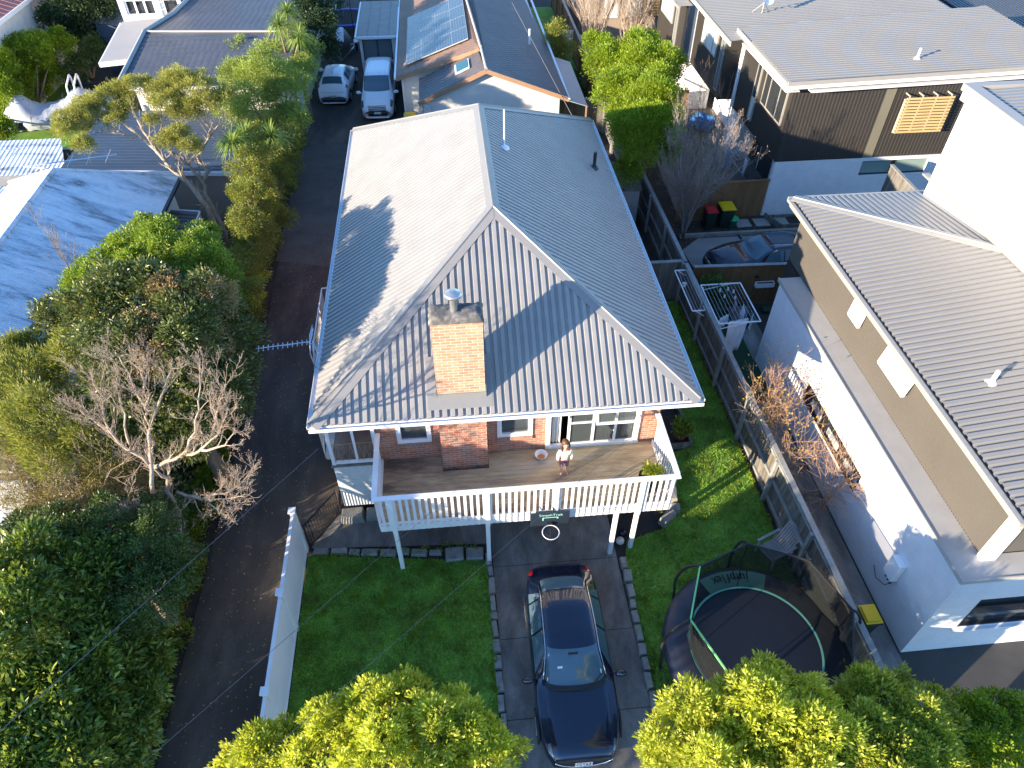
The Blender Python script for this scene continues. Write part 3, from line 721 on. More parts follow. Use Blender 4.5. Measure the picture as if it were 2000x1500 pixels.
# meter box
mb = MB(); mb.box(10.06,10.245,8.05,8.42,1.3,1.95); mt_ = mb.build('meter_box', MT['white'], nb1, bevel=.01)
mb = MB(); 
for y in (8.12,8.22,8.32): mb.tube([(10.18,y,1.3),(10.16,y,1.12)],.03,8)
mb.tube([(10.18,8.12,1.12),(10.15,8.2,.9),(10.12,8.5,.75),(10.12,8.75,.95)],.012,6); mb.build('meter_cables', MT['black'], mt_)
# tall white block behind
tb = thing('tall_white_house', 'tall plain white rendered house block with corrugated roof at the right edge', 'house', (18, 14, 0))
mb = MB(); mb.box(14.75, 26, 8, 18.75, 0, 8.75); mb.build('wall', M('bright_render',(.78,.78,.78),.8,0,.03,.6,bmp=.05), tb)
mb = MB(); corr(mb, [(14.9,7.8,8.86),(14.9,18.6,8.86),(26,18.6,9.2),(26,7.8,9.2)], (1,0,.03), .19, .035); r_ = mb.build('roof', MT['nbroof'], tb)
mb = MB(); mb.box(14.6,14.95,7.9,18.95,8.75,8.95); mb.box(14.95,26,18.7,18.95,8.75,8.95); mb.build('parapet_cap', MT['taupe_trim'], tb)
mb = MB(); mb.bar((14.75,18.78,8.72),(14.75,18.78,8.5),.2,.2); mb.build('rainwater_head', MT['white'], tb)

# ================================================================= charcoal townhouses
th = thing('charcoal_townhouses', 'row of charcoal clad townhouses with pale flat roofs and white brick base', 'townhouses', (18, 33, 0))
LB = 2.58
mb = MB()
corr(mb, [(13.68,26.74,LB),(17.5,26.74,LB),(17.5,26.74,5.75),(13.68,26.74,5.75)], (0,0,1), .15, .008)
corr(mb, [(17.92,26.78,LB),(24,26.78,LB),(24,26.78,5.75),(17.92,26.78,5.75)], (0,0,1), .15, .008)
mb.box(13.66,13.76,26.76,32.3,LB,5.75); mb.box(13.7,24,26.8,26.95,LB,5.75); mb.box(13.1,13.2,33.1,37.9,LB,5.75); mb.box(13.2,14.5,33.1,33.2,LB,5.75)
mb.box(12.35,12.45,37.6,42.4,LB,5.55); mb.box(13.6,24,26.96,32.3,LB,LB+.02); mb.box(13.15,24,33.2,37.9,LB,LB+.02); mb.box(12.4,24,37.9,43,LB,LB+.02)
mb.build('charcoal_cladding', MT['darkclad'], th)
mb = MB(); mb.box(17.50,17.92,26.74,26.96,LB+.03,5.7); mb.build('cladding_band', M('olive_panel',(.16,.15,.11),.6,0,.08,1), th)
mb = MB(); wall_holes(mb, 13.72, 24, 26.74, 0, LB-.01, [(17.6,20.6,1.75,2.42)], .2); mb.build('white_brick_base', MT['nbwhite'], th)
mb = MB(); mb.box(17.6,20.6,26.80,26.9,1.75,1.80); mb.box(17.6,20.6,26.80,26.9,2.37,2.42); mb.box(19.0,19.1,26.8,26.9,1.8,2.37); mb.box(17.6,17.65,26.8,26.9,1.8,2.37)
wn = mb.build('window', MT['black'], th)
mb = MB(); mb.box(17.65,20.6,26.86,26.87,1.8,2.37); mb.build('pane', M('green_glass',(.22,.30,.28),.1,0,.05,2), wn)
# ground floor recessed walls
mb = MB(); mb.box(15.0,15.1,26.95,32.2,0,LB); mb.box(14.9,15.0,33.2,38,0,LB); mb.box(15.1,24,43.2,43.3,0,5.6); mb.build('recessed_wall', MT['darkclad'], th)
for y in (27.6, 29.4): 
    mb = MB(); mb.box(14.93,14.995,y,y+.05,0,2.2); mb.box(14.93,14.995,y+1.5,y+1.55,0,2.2); mb.box(14.93,14.995,y+.05,y+1.5,2.15,2.2); d_ = mb.build('glass_door', MT['trimwhite'], th)
    mb = MB(); mb.box(14.94,14.96,y+.05,y+1.5,0.02,2.15); mb.build('pane', MT['glass'], d_)
# weatherboard separators
def weatherboard(mb, x, y0, y1, z0, z1, axis='x', step=.15):
    z = z0
    while z < z1-.02:
        h = min(step, z1-z)
        if axis == 'x': mb.prism([(x,y0,z),(x-.02,y0,z),(x,y0,z+h)], (0,y1-y0,0))
        else: mb.prism([(y0,x,z),(y0,x-.02,z),(y0,x,z+h)], (y1-y0,0,0))
        z += step
mb = MB(); mb.box(13.95,15.5,32.3,33.1,0,5.6); weatherboard(mb, 13.95,32.3,33.1,0,5.6); mb.box(13.55,13.62,32.25,32.4,LB,5.6)
mb.box(12.95,14.5,37.95,38.8,0,5.6); weatherboard(mb, 12.95,37.95,38.8,0,5.6); weatherboard(mb, 14.88,33.3,37.9,0,LB-.02)
mb.box(12.75,14.6,38.8,42.5,0,2.4); weatherboard(mb,12.75,38.8,42.5,0,2.4)
mb.build('weatherboard_wall', MT['trimwhite'], th)
for q in ((13.8,32.95),(12.8,38.6)): mb = MB(); mb.cyl(q,.05,0,5.6,10); mb.build('downpipe', MT['trimwhite'], th)
# roofs
mb = MB()
corr(mb, [(13.02,26.1,6.2),(25.4,26.9,6.2),(25.4,33.7,6.25),(13.0,31.95,6.25)], (1,.05,0), .21, .02)
rf = mb.build('roof', MT['flatroof'], th)
mb = MB(); corr(mb, [(12.4,31.0,6.02),(24,32.2,6.02),(24,40,6.06),(12.4,38.2,6.06)], (1,.05,0), .21, .02); corr(mb, [(11.7,36.8,5.7),(12.39,36.8,5.7),(12.39,46,5.7),(11.7,46,5.7)], (1,.05,0), .21, .02)
rf2 = mb.build('roof', MT['flatroof'], th)
mb = MB(); mb.bar((13.0,26.08,6.13),(25.4,26.88,6.13),.06,.14); mb.bar((12.98,26.1,6.13),(12.96,31.98,6.18),.05,.12); mb.bar((12.38,31,5.95),(12.38,38.2,5.99),.05,.12); mb.bar((11.68,36.8,5.63),(11.68,46,5.63),.05,.12)
mb.build('fascia', MT['taupe_trim'], th)
mb = MB(); mb.bar((12.98,26.06,5.98),(25.4,26.86,5.98),.05,.13); mb.bar((12.99,26.1,6.02),(12.97,32,6.07),.03,.07); mb.bar((12.39,31,5.84),(12.39,38.2,5.88),.03,.07); mb.box(13.05,13.6,26.2,32,5.76,5.8); mb.box(12.45,13.1,32,38,5.76,5.8); mb.bar((14,26.4,5.78),(24,27.0,5.78),.7,.03)
mb.build('gutter', MT['white'], th)
mb = MB(); mb.cyl((19.0,27.85),.05,6.2,6.62,12); mb.lathe((19.0,27.85,6.21),[(.15,0),(.1,.05),(.05,.08)],12); mb.build('vent_pipe', MT['white'], rf)
# windows on the west face
def thwin(X, y0, y1, z0, z1, mull, sash=False, pane='glass'):
    mb = MB(); mb.box(X-.05,X+.02,y0,y1,z0,z0+.06); mb.box(X-.05,X+.02,y0,y1,z1-.06,z1)
    for y in [y0]+mull+[y1-.05]: mb.box(X-.05,X+.02,y,y+.05,z0+.06,z1-.06)
    w_ = mb.build('window', MT['taupe_trim'], th)
    mb = MB(); mb.box(X-.03,X-.02,y0+.05,y1-.05,z0+.06,z1-.06); mb.build('pane', MT[pane], w_)
MT['pale_blind'] = M('drawn_blind', (.55,.56,.52), .5, 0, .05, 2)
thwin(13.64, 27.1, 29.4, 4.0, 5.45, [27.75, 28.75]); thwin(13.64, 29.95, 30.4, 2.9, 5.5, []); 
thwin(13.08, 34.3, 36.6, 4.1, 5.5, [34.9, 35.9], pane='pale_blind'); thwin(13.08, 33.3, 33.75, 2.9, 5.3, [], pane='silver_glass')
thwin(12.33, 39.5, 41.8, 4.0, 5.3, [40.1,41.1], pane='pale_blind'); thwin(12.33, 38.6, 39.0, 2.9, 5.2, [], pane='silver_glass')
for z in (3.55,):
    mb = MB(); mb.box(13.60,13.62,30.0,30.35,2.96,3.9); mb.build('lower_pane', MT['pale_blind'], th)
# slatted screen
mb = MB(); 
for i in range(12): mb.box(18.25,20.25,26.38,26.42,3.80+i*.125,3.80+i*.125+.08)
ssn = mb.build('slat_screen', M('oiled_pine',(.55,.38,.17),.6,0,.25,3,vs=(.3,1,6)), th)
mb = MB()
for x in (18.35,18.9,19.5,20.1): mb.box(x,x+.04,26.42,26.76,5.28,5.33); mb.box(x,x+.04,26.422,26.46,3.8,5.3)
mb.box(18.2,18.26,26.42,26.48,3.8,5.2); mb.build('screen_bracket', MT['ledge'], ssn)
# satellite dish
dish = thing('satellite_dish', 'white satellite dish mounted on the pale flat roof', 'satellite dish', (14.9,34.3,6.05))
mb = MB(); mb.lathe((0,0,0), [(.001,0),(.15,.02),(.28,.07),(.36,.13)], 20); q = Matrix.Rotation(R(55),3,'X')@Matrix.Rotation(R(20),3,'Y')
mb.v = [tuple(q@Vector(v)+Vector((14.9,34.2,6.75))) for v in mb.v]; mb.build('dish', MT['white'], dish)
mb = MB(); mb.tube([(14.9,34.3,6.06),(14.9,34.3,6.6),(14.9,34.22,6.75)],.03,8); mb.tube([(14.5,34.5,6.06),(14.9,34.3,6.5)],.015,6); mb.tube([(15.3,34.5,6.06),(14.9,34.3,6.5)],.015,6); mb.tube([(14.9,34.1,6.5),(14.7,33.75,6.85)],.015,6); mb.build('mast', MT['taupe_trim'], dish)
# far right building
fr = thing('far_brick_house', 'dark roofed house with white trim at the top right corner', 'house', (29, 36, 0))
mb = MB(); mb.box(27.2,36,33.5,42,0,4.6); mb.build('wall', MT['darkclad'], fr)
mb = MB(); mb.box(26.8,36,33,42,4.6,4.75); corr(mb, [(26.8,33,4.8),(36,33,4.8),(36,42,5),(26.8,42,5)], (0,1,.02), .2, .03); mb.build('roof', M('dark_roof',(.05,.055,.065),.5), fr)
mb = MB(); mb.box(26.6,26.8,32.9,42,4.5,4.8); mb.box(26.6,36,32.7,32.9,4.5,4.8); mb.build('fascia', MT['white'], fr)
# far timber-slat house behind bare trees
fs_ = thing('slatted_house', 'pale house with timber slat screen and tall lit windows behind the bare trees', 'house', (12, 49, 0))
mb = MB(); mb.box(9.2,16,46.5,54,0,6); mb.build('wall', M('mushroom_wall',(.30,.25,.20),.8,0,.1,1), fs_)
mb = MB()
for i in range(22): mb.box(12.55,16,46.2,46.25,2.3+i*.16,2.3+i*.16+.09)
for x in (12.6,13.4,14.2): mb.box(x,x+.07,46.25,46.32,2.3,5.8)
mb.build('slat_screen', M('oiled_pine2',(.50,.33,.15),.6,0,.25,3), fs_)
for x in (10.1, 11.5):
    mb = MB(); mb.box(x,x+.9,46.42,46.49,2.2,5.2); w_ = mb.build('window', MT['trimwhite'], fs_); mb = MB(); mb.box(x+.08,x+.82,46.39,46.41,2.3,5.1); mb.build('pane', MT['pale_blind'], w_)

# ================================================================= tiled house behind
hm = thing('tiled_house', 'cream gabled house with brown tiled roof and solar panels behind the main house', 'house', (1.7, 42, 0))
MT['tile_l'] = Mstreak('brown_tiles', [(.25,(.20,.12,.08)),(.6,(.30,.185,.12)),(.85,(.34,.22,.15))], .8, (1,1,1), .6, 20, bmp=.3)  # warmer brown on the solar panel slope, the other slopes are darker
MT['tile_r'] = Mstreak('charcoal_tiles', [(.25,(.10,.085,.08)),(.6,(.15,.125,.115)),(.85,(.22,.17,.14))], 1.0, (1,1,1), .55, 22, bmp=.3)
def tiled(mb, poly, up, n=12, step=.37, h=.035, m=0, amp=.022):
    """courses of stepped tile strips across a convex planar polygon"""
    P = [Vector(p) for p in poly]; nn = Vector((0,0,0))
    for i in range(1, len(P)-1): nn += (P[i]-P[0]).cross(P[i+1]-P[0])
    nn.normalize()
    if nn.z < 0: nn = -nn
    v = Vector(up); v = (v-nn*v.dot(nn)).normalized(); u = v.cross(nn).normalized(); O = P[0]
    uv = [((p-O).dot(u), (p-O).dot(v)) for p in P]; v0 = min(b for a, b in uv); v1 = max(b for a, b in uv)
    def rg(y):
        xs = []
        for (a, b), (c, d) in zip(uv, uv[1:]+uv[:1]):
            if abs(b-d) < 1e-9:
                if abs(b-y) < 1e-6: xs += [a, c]
            elif min(b,d)-1e-9 <= y <= max(b,d)+1e-9: xs.append(a+(c-a)*(y-b)/(d-b))
        return (min(xs), max(xs)) if xs else None
    y = v0
    while y < v1-1e-4:
        y2 = min(y+step, v1); r1 = rg(y+1e-5); r2 = rg(y2-1e-5)
        k = max(1, int((r1[1]-r1[0])/.3)); vs = []; fs = []
        for i in range(k*3+1):
            t = i/(k*3); z = (.0,amp,amp)[i % 3]
            A = O+u*(r1[0]+(r1[1]-r1[0])*t)+v*y; B = O+u*(r2[0]+(r2[1]-r2[0])*t)+v*y2
            vs += [A, A+nn*(h+z), B+nn*(z+.004)]
        for i in range(k*3): a = 3*i; fs += [(a,a+3,a+4,a+1),(a+1,a+4,a+5,a+2)]
        mb.add(vs, fs, m); y = y2
mb = MB()
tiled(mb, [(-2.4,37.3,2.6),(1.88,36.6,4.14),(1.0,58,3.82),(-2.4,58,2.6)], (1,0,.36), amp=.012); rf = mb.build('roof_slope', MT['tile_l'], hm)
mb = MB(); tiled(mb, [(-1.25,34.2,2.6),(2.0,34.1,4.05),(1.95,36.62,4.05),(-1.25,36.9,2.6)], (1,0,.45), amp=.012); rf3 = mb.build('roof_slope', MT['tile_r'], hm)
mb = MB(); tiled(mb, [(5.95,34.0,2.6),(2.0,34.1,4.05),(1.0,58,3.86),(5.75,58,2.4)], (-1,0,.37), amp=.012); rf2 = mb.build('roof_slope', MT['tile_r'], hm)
mb = MB(); mb.tube([(2.0,34.05,4.1),(1.93,36.6,4.12),(1.9,36.6,4.2),(1.0,58,3.92)], .07, 8); mb.build('ridge_cap', MT['ledge'], rf2)
MT['barge'] = M('tan_barge_board', (.36,.215,.13), .6, 0, .12, 4)
for q in (((-2.45,37.25,2.5),(1.85,36.55,4.05)),((-1.3,34.12,2.5),(2.0,34.05,3.97)),((2.0,34.05,3.97),(6.0,33.95,2.5))): mb = MB(); mb.bar(*q,.05,.2); mb.build('barge_board', MT['barge'], hm)
mb = MB()
mb.prism([(-1.1,34.35,0),(5.6,34.35,0),(5.6,34.35,2.62),(2.0,34.35,3.95),(-1.1,34.35,2.6)], (0,.12,0)); mb.prism([(-2.2,37.6,0),(-1.1,37.4,0),(1.9,36.9,0),(1.9,36.9,4.0),(-2.2,37.6,2.6)], (0,.12,0))
mb.box(-1.1,-.98,34.48,37.2,0,2.55); mb.box(-2.2,-2.08,37.8,58,0,2.5); mb.box(5.48,5.6,34.48,58,0,2.55)
mb.build('wall', MT['plaster'], hm)
mb = MB(); mb.bar((-2.5,37.2,2.55),(-2.5,58,2.55),.1,.09); mb.bar((6.0,33.9,2.55),(5.8,58,2.55),.1,.09); mb.tube([(-2.15,37.45,2.45),(-2.15,37.45,0)],.045,8); mb.tube([(-1.2,34.25,2.5),(-.8,34.2,2.3),(-.75,34.25,1.0)],.04,8); mb.build('gutter', MT['trimwhite'], hm)
def rpl(x, y, l=.05): return Vector((x, y, 2.6+(x+2.4)*.362+l))
mb = MB()
for i in range(4):
    for j in range(4):
        xa, xb = -1.88+i*.81, -1.88+(i+1)*.81-.03; ya = 38.1+j*1.8; yb = ya+1.76
        mb.prism([rpl(xa,ya,.12),rpl(xb,ya,.12),rpl(xb,yb,.12),rpl(xa,yb,.12)],(0,0,.035))
def Msolar():
    m, nt, bs = newmat('solar_cells'); tc = nt.nodes.new('ShaderNodeTexCoord'); br = nt.nodes.new('ShaderNodeTexBrick'); nt.links.new(tc.outputs['Object'], br.inputs['Vector'])
    br.offset = 0; br.inputs['Scale'].default_value = 1; br.inputs['Brick Width'].default_value = .14; br.inputs['Row Height'].default_value = .155; br.inputs['Mortar Size'].default_value = .006
    br.inputs['Color1'].default_value = (.035,.055,.08,1); br.inputs['Color2'].default_value = (.03,.05,.075,1); br.inputs['Mortar'].default_value = (.14,.17,.2,1)
    nt.links.new(br.outputs[0], bs.inputs['Base Color']); bs.inputs['Roughness'].default_value = .25; bs.inputs['Specular IOR Level'].default_value = .7; return m
mb.build('solar_panel', Msolar(), rf)
mb = MB()
for i in range(5):
    x = -1.895+i*.81; mb.bar(rpl(x,38.1,.13),rpl(x,45.3,.13),.025,.05)
for j in range(5): mb.bar(rpl(-1.88,38.08+j*1.8,.13),rpl(1.35,38.08+j*1.8,.13),.02,.05)
mb.build('solar_frame', MT['blind'], rf)
mb = MB()
def rp3(x, y, l=.05): return Vector((x, y, 2.6+(x+1.25)*.446+l))
mb.prism([rp3(.55,35.0,.06),rp3(.55,36.1,.06),rp3(1.25,36.1,.06),rp3(1.25,35.0,.06)],(0,0,.07)); sk = mb.build('skylight', MT['gutter'], rf3)
mb = MB(); mb.prism([rp3(.62,35.08,.14),rp3(.62,36.02,.14),rp3(1.18,36.02,.14),rp3(1.18,35.08,.14)],(0,0,.02)); mb.build('pane', M('teal_glass',(.025,.10,.12),.15,0,.05,2), sk)
mb = MB(); mb.cyl((4.75,40.2),.06,3.0,3.75,10); mb.build('vent_pipe', MT['white'], rf2)
# lean-to verandah on the right
mb = MB(); mb.prism([(5.95,34.2,2.35),(7.0,34.2,2.0),(7.0,40,2.0),(5.95,40,2.35)],(0,0,.04)); mb.build('verandah_roof', M('milky_sheet',(.30,.38,.42),.4,0,.1,1), hm)
mb = MB()
for y in (34.25,37,39.9): mb.bar((6.95,y,0),(6.95,y,2.0),.07,.07)
mb.build('verandah_post', MT['barge'], hm)
# window in the driveway side wall
mb = MB(); mb.box(-1.14,-1.1,34.9,35.9,1.1,2.1); w_ = mb.build('window', MT['black'], hm)
# carport / garage
cp = thing('garage', 'white garage with flat ribbed roof and wide window behind the white van', 'garage', (-3.6, 46, 0))
mb = MB(); wall_holes(mb, -4.75, -2.65, 44.0, 0, 2.4, [(-4.6,-2.9,1.05,2.2)], .12); mb.box(-4.75,-4.63,44.12,49.4,0,2.4); mb.box(-4.63,-2.65,49.3,49.4,0,2.4); mb.build('wall', MT['plaster'], cp)
mb = MB(); corr(mb, [(-4.85,43.7,2.5),(-2.5,43.7,2.5),(-2.5,49.6,2.62),(-4.85,49.6,2.62)], (0,1,.02), .62, .025, SEAM); mb.build('roof', M('tan_sheet',(.27,.235,.20),.5,0,.2,2), cp)
mb = MB(); mb.bar((-4.9,43.62,2.44),(-2.5,43.62,2.44),.1,.12); mb.bar((-4.92,43.6,2.44),(-4.92,49.6,2.55),.1,.12); mb.tube([(-4.85,43.7,2.4),(-4.72,43.95,2.1),(-4.72,43.95,0)],.04,8); mb.build('gutter', MT['trimwhite'], cp)
mb = MB(); mb.box(-4.6,-2.9,44.03,44.09,1.05,1.1); mb.box(-4.6,-2.9,44.03,44.09,2.15,2.2)
for x in (-4.6,-3.78,-2.95): mb.box(x,x+.05,44.03,44.09,1.1,2.15)
w_ = mb.build('window', MT['black'], cp)
mb = MB(); mb.box(-4.55,-2.95,44.06,44.07,1.1,2.15); mb.build('pane', MT['silver_glass'], w_)
mb = MB(); mb.sphere((-4.2,44.6,1.3),.4,sc=(1,.6,.9)); mb.sphere((-3.25,44.7,1.85),.25,sc=(1,.6,1)); mb.box(-3.6,-3.1,44.3,44.8,.9,1.25); mb.build('stored_goods', MT['blind'], cp)

# ================================================================= left neighbours
MT['oldroof'] = Mstreak('weathered_corrugated_iron', [(.34,(.22,.21,.20)),(.42,(.38,.43,.47)),(.48,(.60,.66,.70)),(.58,(.76,.78,.79))], .8, (.45,2.2,1), .6, 12, bmp=.1)
l1 = thing('iron_roof_house', 'old house with weathered pale blue corrugated iron roof beyond the left trees', 'house', (-14, 22, 0))
RX, RZ, EX, EZ = -14.05, 4.6, -10.8, 2.95
mb = MB()
ry = 24.8
corr(mb, [(EX,12,EZ),(EX,27.2,EZ),(RX,ry,RZ),(RX,12,RZ)], (-1,0,.5), .085, .018, SINE)
corr(mb, [(EX,27.2,EZ),(-17.3,27.2,EZ),(RX,ry,RZ)], (0,-1,.6), .085, .018, SINE)
corr(mb, [(-17.3,12,EZ),(-17.3,27.2,EZ),(RX,ry,RZ),(RX,12,RZ)], (1,0,.5), .085, .018, SINE)
rf = mb.build('roof', MT['oldroof'], l1)
mb = MB(); mb.tube([(RX,12,RZ+.04),(RX,ry,RZ+.04)],.08,8); mb.tube([(RX,ry,RZ+.04),(EX,27.2,EZ+.04)],.06,8); mb.tube([(RX,ry,RZ+.04),(-17.3,27.2,EZ+.04)],.06,8); mb.build('ridge_cap', MT['oldroof'], rf)
mb = MB(); mb.box(-17,-11.15,12.3,26.9,0,EZ-.05); mb.build('wall', MT['plaster'], l1)
mb = MB(); mb.bar((EX+.05,12,EZ-.05),(EX+.05,27.3,EZ-.05),.12,.1); mb.build('gutter', MT['black'], l1)
mb = MB(); corr(mb, [(-10.95,25.6,2.35),(-9.9,25.6,2.2),(-9.9,24.0,2.2),(-10.95,24.0,2.35)], (1,0,-.1), .25, .03, SEAM); lt = mb.build('lean_to_roof', M('dark_sheet',(.07,.075,.08),.45), l1)
mb = MB(); mb.bar((-9.88,25.62,2.2),(-9.88,24,2.2),.05,.06); mb.bar((-10.95,25.64,2.33),(-9.9,25.64,2.2),.05,.06); mb.bar((-9.92,24.05,0),(-9.92,24.05,2.2),.07,.07); mb.bar((-9.92,25.55,0),(-9.92,25.55,2.2),.07,.07); mb.build('lean_to_frame', MT['gutter'], lt)
l1b = thing('low_iron_shed', 'low shed roof of pale blue iron left of the weathered house', 'shed', (-18, 30, 0))
mb = MB(); corr(mb, [(-24,29.3,2.2),(-16.2,29.3,2.2),(-17.2,32.0,2.5),(-24,32.0,2.5)], (0,1,.1), .19, .02, SINE); corr(mb, [(-24,25.3,2.6),(-17.9,25.3,2.6),(-16.6,28,2.4),(-24,28,2.4)], (0,1,-.05), .19, .02, SINE); mb.build('roof', MT['oldroof'], l1b)
mb = MB(); mb.box(-24,-17.6,29.4,31.9,0,2.15); mb.box(-24,-18,25.5,27.9,0,2.3); mb.build('wall', M('blue_grey_wall',(.25,.27,.30),.8), l1b)  # plain blue grey for both shed walls
# blue garage
MT['blueroof'] = Mstreak('slate_blue_iron', [(.2,(.025,.04,.065)),(.5,(.04,.062,.095)),(.85,(.065,.09,.125))], .6, (.5,1.5,1), .45, 14, bmp=.05)
g2 = thing('blue_roof_garage', 'garage with slate blue ribbed roof and white fascia behind the twisted tree', 'garage', (-12, 31, 0))
mb = MB(); corr(mb, [(-16.2,29.0,2.55),(-8.7,28.1,2.55),(-8.9,33.6,2.75),(-15.9,34.2,2.75)], (1,-.1,0), .25, .014); mb.build('roof', MT['blueroof'], g2)
mb = MB(); mb.slab([(-15.9,29.3),(-8.95,28.5),(-8.95,33.4),(-15.7,34)], 0, 2.5); mb.build('wall', M('grey_weatherboard',(.27,.255,.23),.8,0,.15,3,vs=(1,1,6)), g2)
mb = MB(); mb.bar((-16.25,28.95,2.46),(-8.7,28.05,2.46),.08,.17); mb.bar((-8.65,28.1,2.46),(-8.85,33.6,2.66),.08,.17); mb.build('fascia', MT['gutter'], g2)
mb = MB()
for i in range(7): mb.bar((-14.2+i*.0,34.5+i*.26,2.9),(-9.6,34.2+i*.26,2.9),.05,.06)
mb.bar((-14.2,34.4,2.82),(-14.2,37,2.82),.06,.1); mb.bar((-9.7,34.2,2.82),(-9.7,36.6,2.82),.06,.1)
for x, y in ((-14.2,34.4),(-14.2,36.9),(-9.7,34.2),(-9.7,36.6)): mb.bar((x,y,0),(x,y,2.82),.09,.09)
tag(mb.build('pergola', MT['trimwhite']), 'white slatted pergola behind the slate blue garage roof', 'pergola')
# blue tiled house
MT['tileblue'] = Mstreak('blue_grey_metal_tiles', [(.2,(.055,.06,.075)),(.5,(.08,.088,.105)),(.85,(.11,.12,.135))], .6, (1,1,1), .5, 14, bmp=.05)
h3 = thing('blue_tiled_house', 'large house with blue grey metal tile roof at the upper left', 'house', (-11, 41, 0))
mb = MB()
tiled(mb, [(-14.75,34.0,3.9),(-7.3,33.6,3.9),(-7.1,38.2,4.6),(-14.6,38.9,4.6)], (0,1,.15), step=.4, h=.015, amp=.006); tiled(mb, [(-14.6,38.9,4.6),(-7.1,38.2,4.6),(-6.9,58,4.3),(-12.6,58,4.3)], (0,-1,.02), step=.4, h=.015, amp=.006)
mb.build('roof', MT['tileblue'], h3)
mb = MB(); mb.tube([(-14.6,38.9,4.66),(-7.1,38.2,4.66)],.05,8); mb.tube([(-14.8,34,3.96),(-14.65,38.9,4.66),(-13.9,41.6,4.64),(-12.6,58,4.38)],.10,8); mb.build('ridge_cap', MT['ledge'], h3)
mb = MB(); mb.slab([(-14.3,34.5),(-7.8,34.1),(-7.5,58),(-12.8,58),(-13.8,42)], 0, 3.8); mb.build('wall', MT['plaster'], h3)
mb = MB(); mb.bar((-14.8,33.95,3.82),(-7.3,33.55,3.82),.1,.14); mb.build('gutter', MT['trimwhite'], h3)
mb = MB(); mb.prism([(-17.0,38.2,3.45),(-14.85,38.7,3.5),(-14.2,43.3,3.9),(-17.1,42.8,3.85)],(0,0,.09)); mb.build('porch_roof', M('pale_membrane',(.38,.36,.34),.6,0,.06,1), h3)
mb = MB(); mb.bar((-17.05,38.15,3.4),(-14.9,38.6,3.42),.06,.22); mb.bar((-17.05,38.15,3.4),(-17.2,42.8,3.8),.06,.2); mb.bar((-15.3,39.2,0),(-15.3,39.2,3.4),.15,.15); mb.build('porch_fascia', MT['trimwhite'], h3)
cw = thing('cream_house', 'cream rendered two storey house wall with window row at top left', 'house', (-16, 50, 0))
mb = MB(); wall_holes(mb, -17.3, -14.0, 43.6, 0, 7.5, [(-17.0,-15.4,4.0,4.75),(-15.0,-14.1,4.0,4.75)], .2); mb.box(-17.3,-17.15,43.8,56,0,7.5); mb.box(-17.1,-13.0,50,50.2,0,7.5); mb.build('wall', MT['plaster'], cw)
for xa, xb in ((-17.0,-15.4),(-15.0,-14.1)):
    mb = MB(); mb.box(xa,xb,43.65,43.72,4.0,4.05); mb.box(xa,xb,43.65,43.72,4.7,4.75)
    for i in range(4 if xb-xa > 1 else 2): x = xa+(xb-xa-.1)*i/(3 if xb-xa > 1 else 1); mb.box(x,x+.1,43.65,43.72,4.05,4.7)
    w_ = mb.build('window', MT['trimwhite'], cw); mb = MB(); mb.box(xa,xb,43.74,43.75,4.05,4.7); mb.build('pane', MT['glass'], w_)
mb = MB(); corr(mb, [(-19.4,44.5,3.4),(-17.32,43.7,3.4),(-17.32,48.5,3.7),(-19.2,48.5,3.7)], (0,1,.05), .2, .03); mb.build('side_roof', MT['blueroof'], cw)
mb = MB(); corr(mb, [(-19.3,44.6,0),(-17.35,43.8,0),(-17.35,43.8,3.35),(-19.3,44.6,3.35)], (1,0,0), .12, .02); mb.build('side_wall', MT['blueroof'], cw)
mb = MB()
for x in (-15.35,-14.85): mb.bar((x,43.45,4.0),(x,43.45,6.6),.05,.05)
for i in range(6): mb.bar((-15.35,43.45,4.3+i*.38),(-14.85,43.45,4.3+i*.38),.04,.04)
tag(mb.build('ladder', MT['gutter']), 'pale ladder leaning on the cream rendered wall', 'ladder')
# red roof house
h4 = thing('red_roof_house', 'house with faded salmon red ribbed roofs in the top left corner', 'house', (-25, 43, 0))
MT['redroof'] = M('faded_red_iron', (.42,.14,.105), .5, 0, .12, .8)
A, B = at(0,113,3.0), at(93,56,3.0); A = A+(A-B)*.4; U = Vector((-6,1.4,2.0))
E1, E2 = at(0,44,4.6), at(61,-3,4.6); E1 = E1+(E1-E2)*.5; V = Vector((-6,1.0,1.6))
mb = MB(); corr(mb, [A,B,B+U,A+U], U, .5, .035, SEAM); corr(mb, [E1,E2,E2+V,E1+V], V, .5, .035, SEAM)
mb.build('roof', MT['redroof'], h4)
k = Vector((-.25,0,0)); mb = MB(); mb.prism([A+k-Vector((0,0,3)),B+k-Vector((0,0,3)),B+k-Vector((0,0,.1)),A+k-Vector((0,0,.1))], Vector((-.15,0,0))); mb.prism([E1+k-Vector((0,0,4.6)),E2+k-Vector((0,0,4.6)),E2+k-Vector((0,0,.1)),E1+k-Vector((0,0,.1))], Vector((-.15,0,0)))
e = Vector((-3,.6,0)); mb.prism([E2+k-Vector((0,0,4.6)),E2+e-Vector((0,0,4.6)),E2+e,E2+k-Vector((0,0,.1))], Vector((0,.15,0)))
mb.build('wall', M('grey_white_wall',(.62,.63,.62),.8), h4)
mb = MB(); mb.bar(A,B,.06,.2); mb.bar(E1,E2,.06,.2); mb.bar(B,B+U,.06,.2); mb.build('fascia', MT['trimwhite'], h4)
p = at(40,38,3.6); d = (E2-E1).normalized()
mb = MB(); mb.bar(p-d*.9,p+d*.9,.12,1.0); w_ = mb.build('window', MT['ledge'], h4); mb = MB(); mb.bar(p-d*.8+Vector((.05,-.04,0)),p+Vector((.05,-.04,0)),.12,.85); mb.build('pane', MT['glass'], w_)
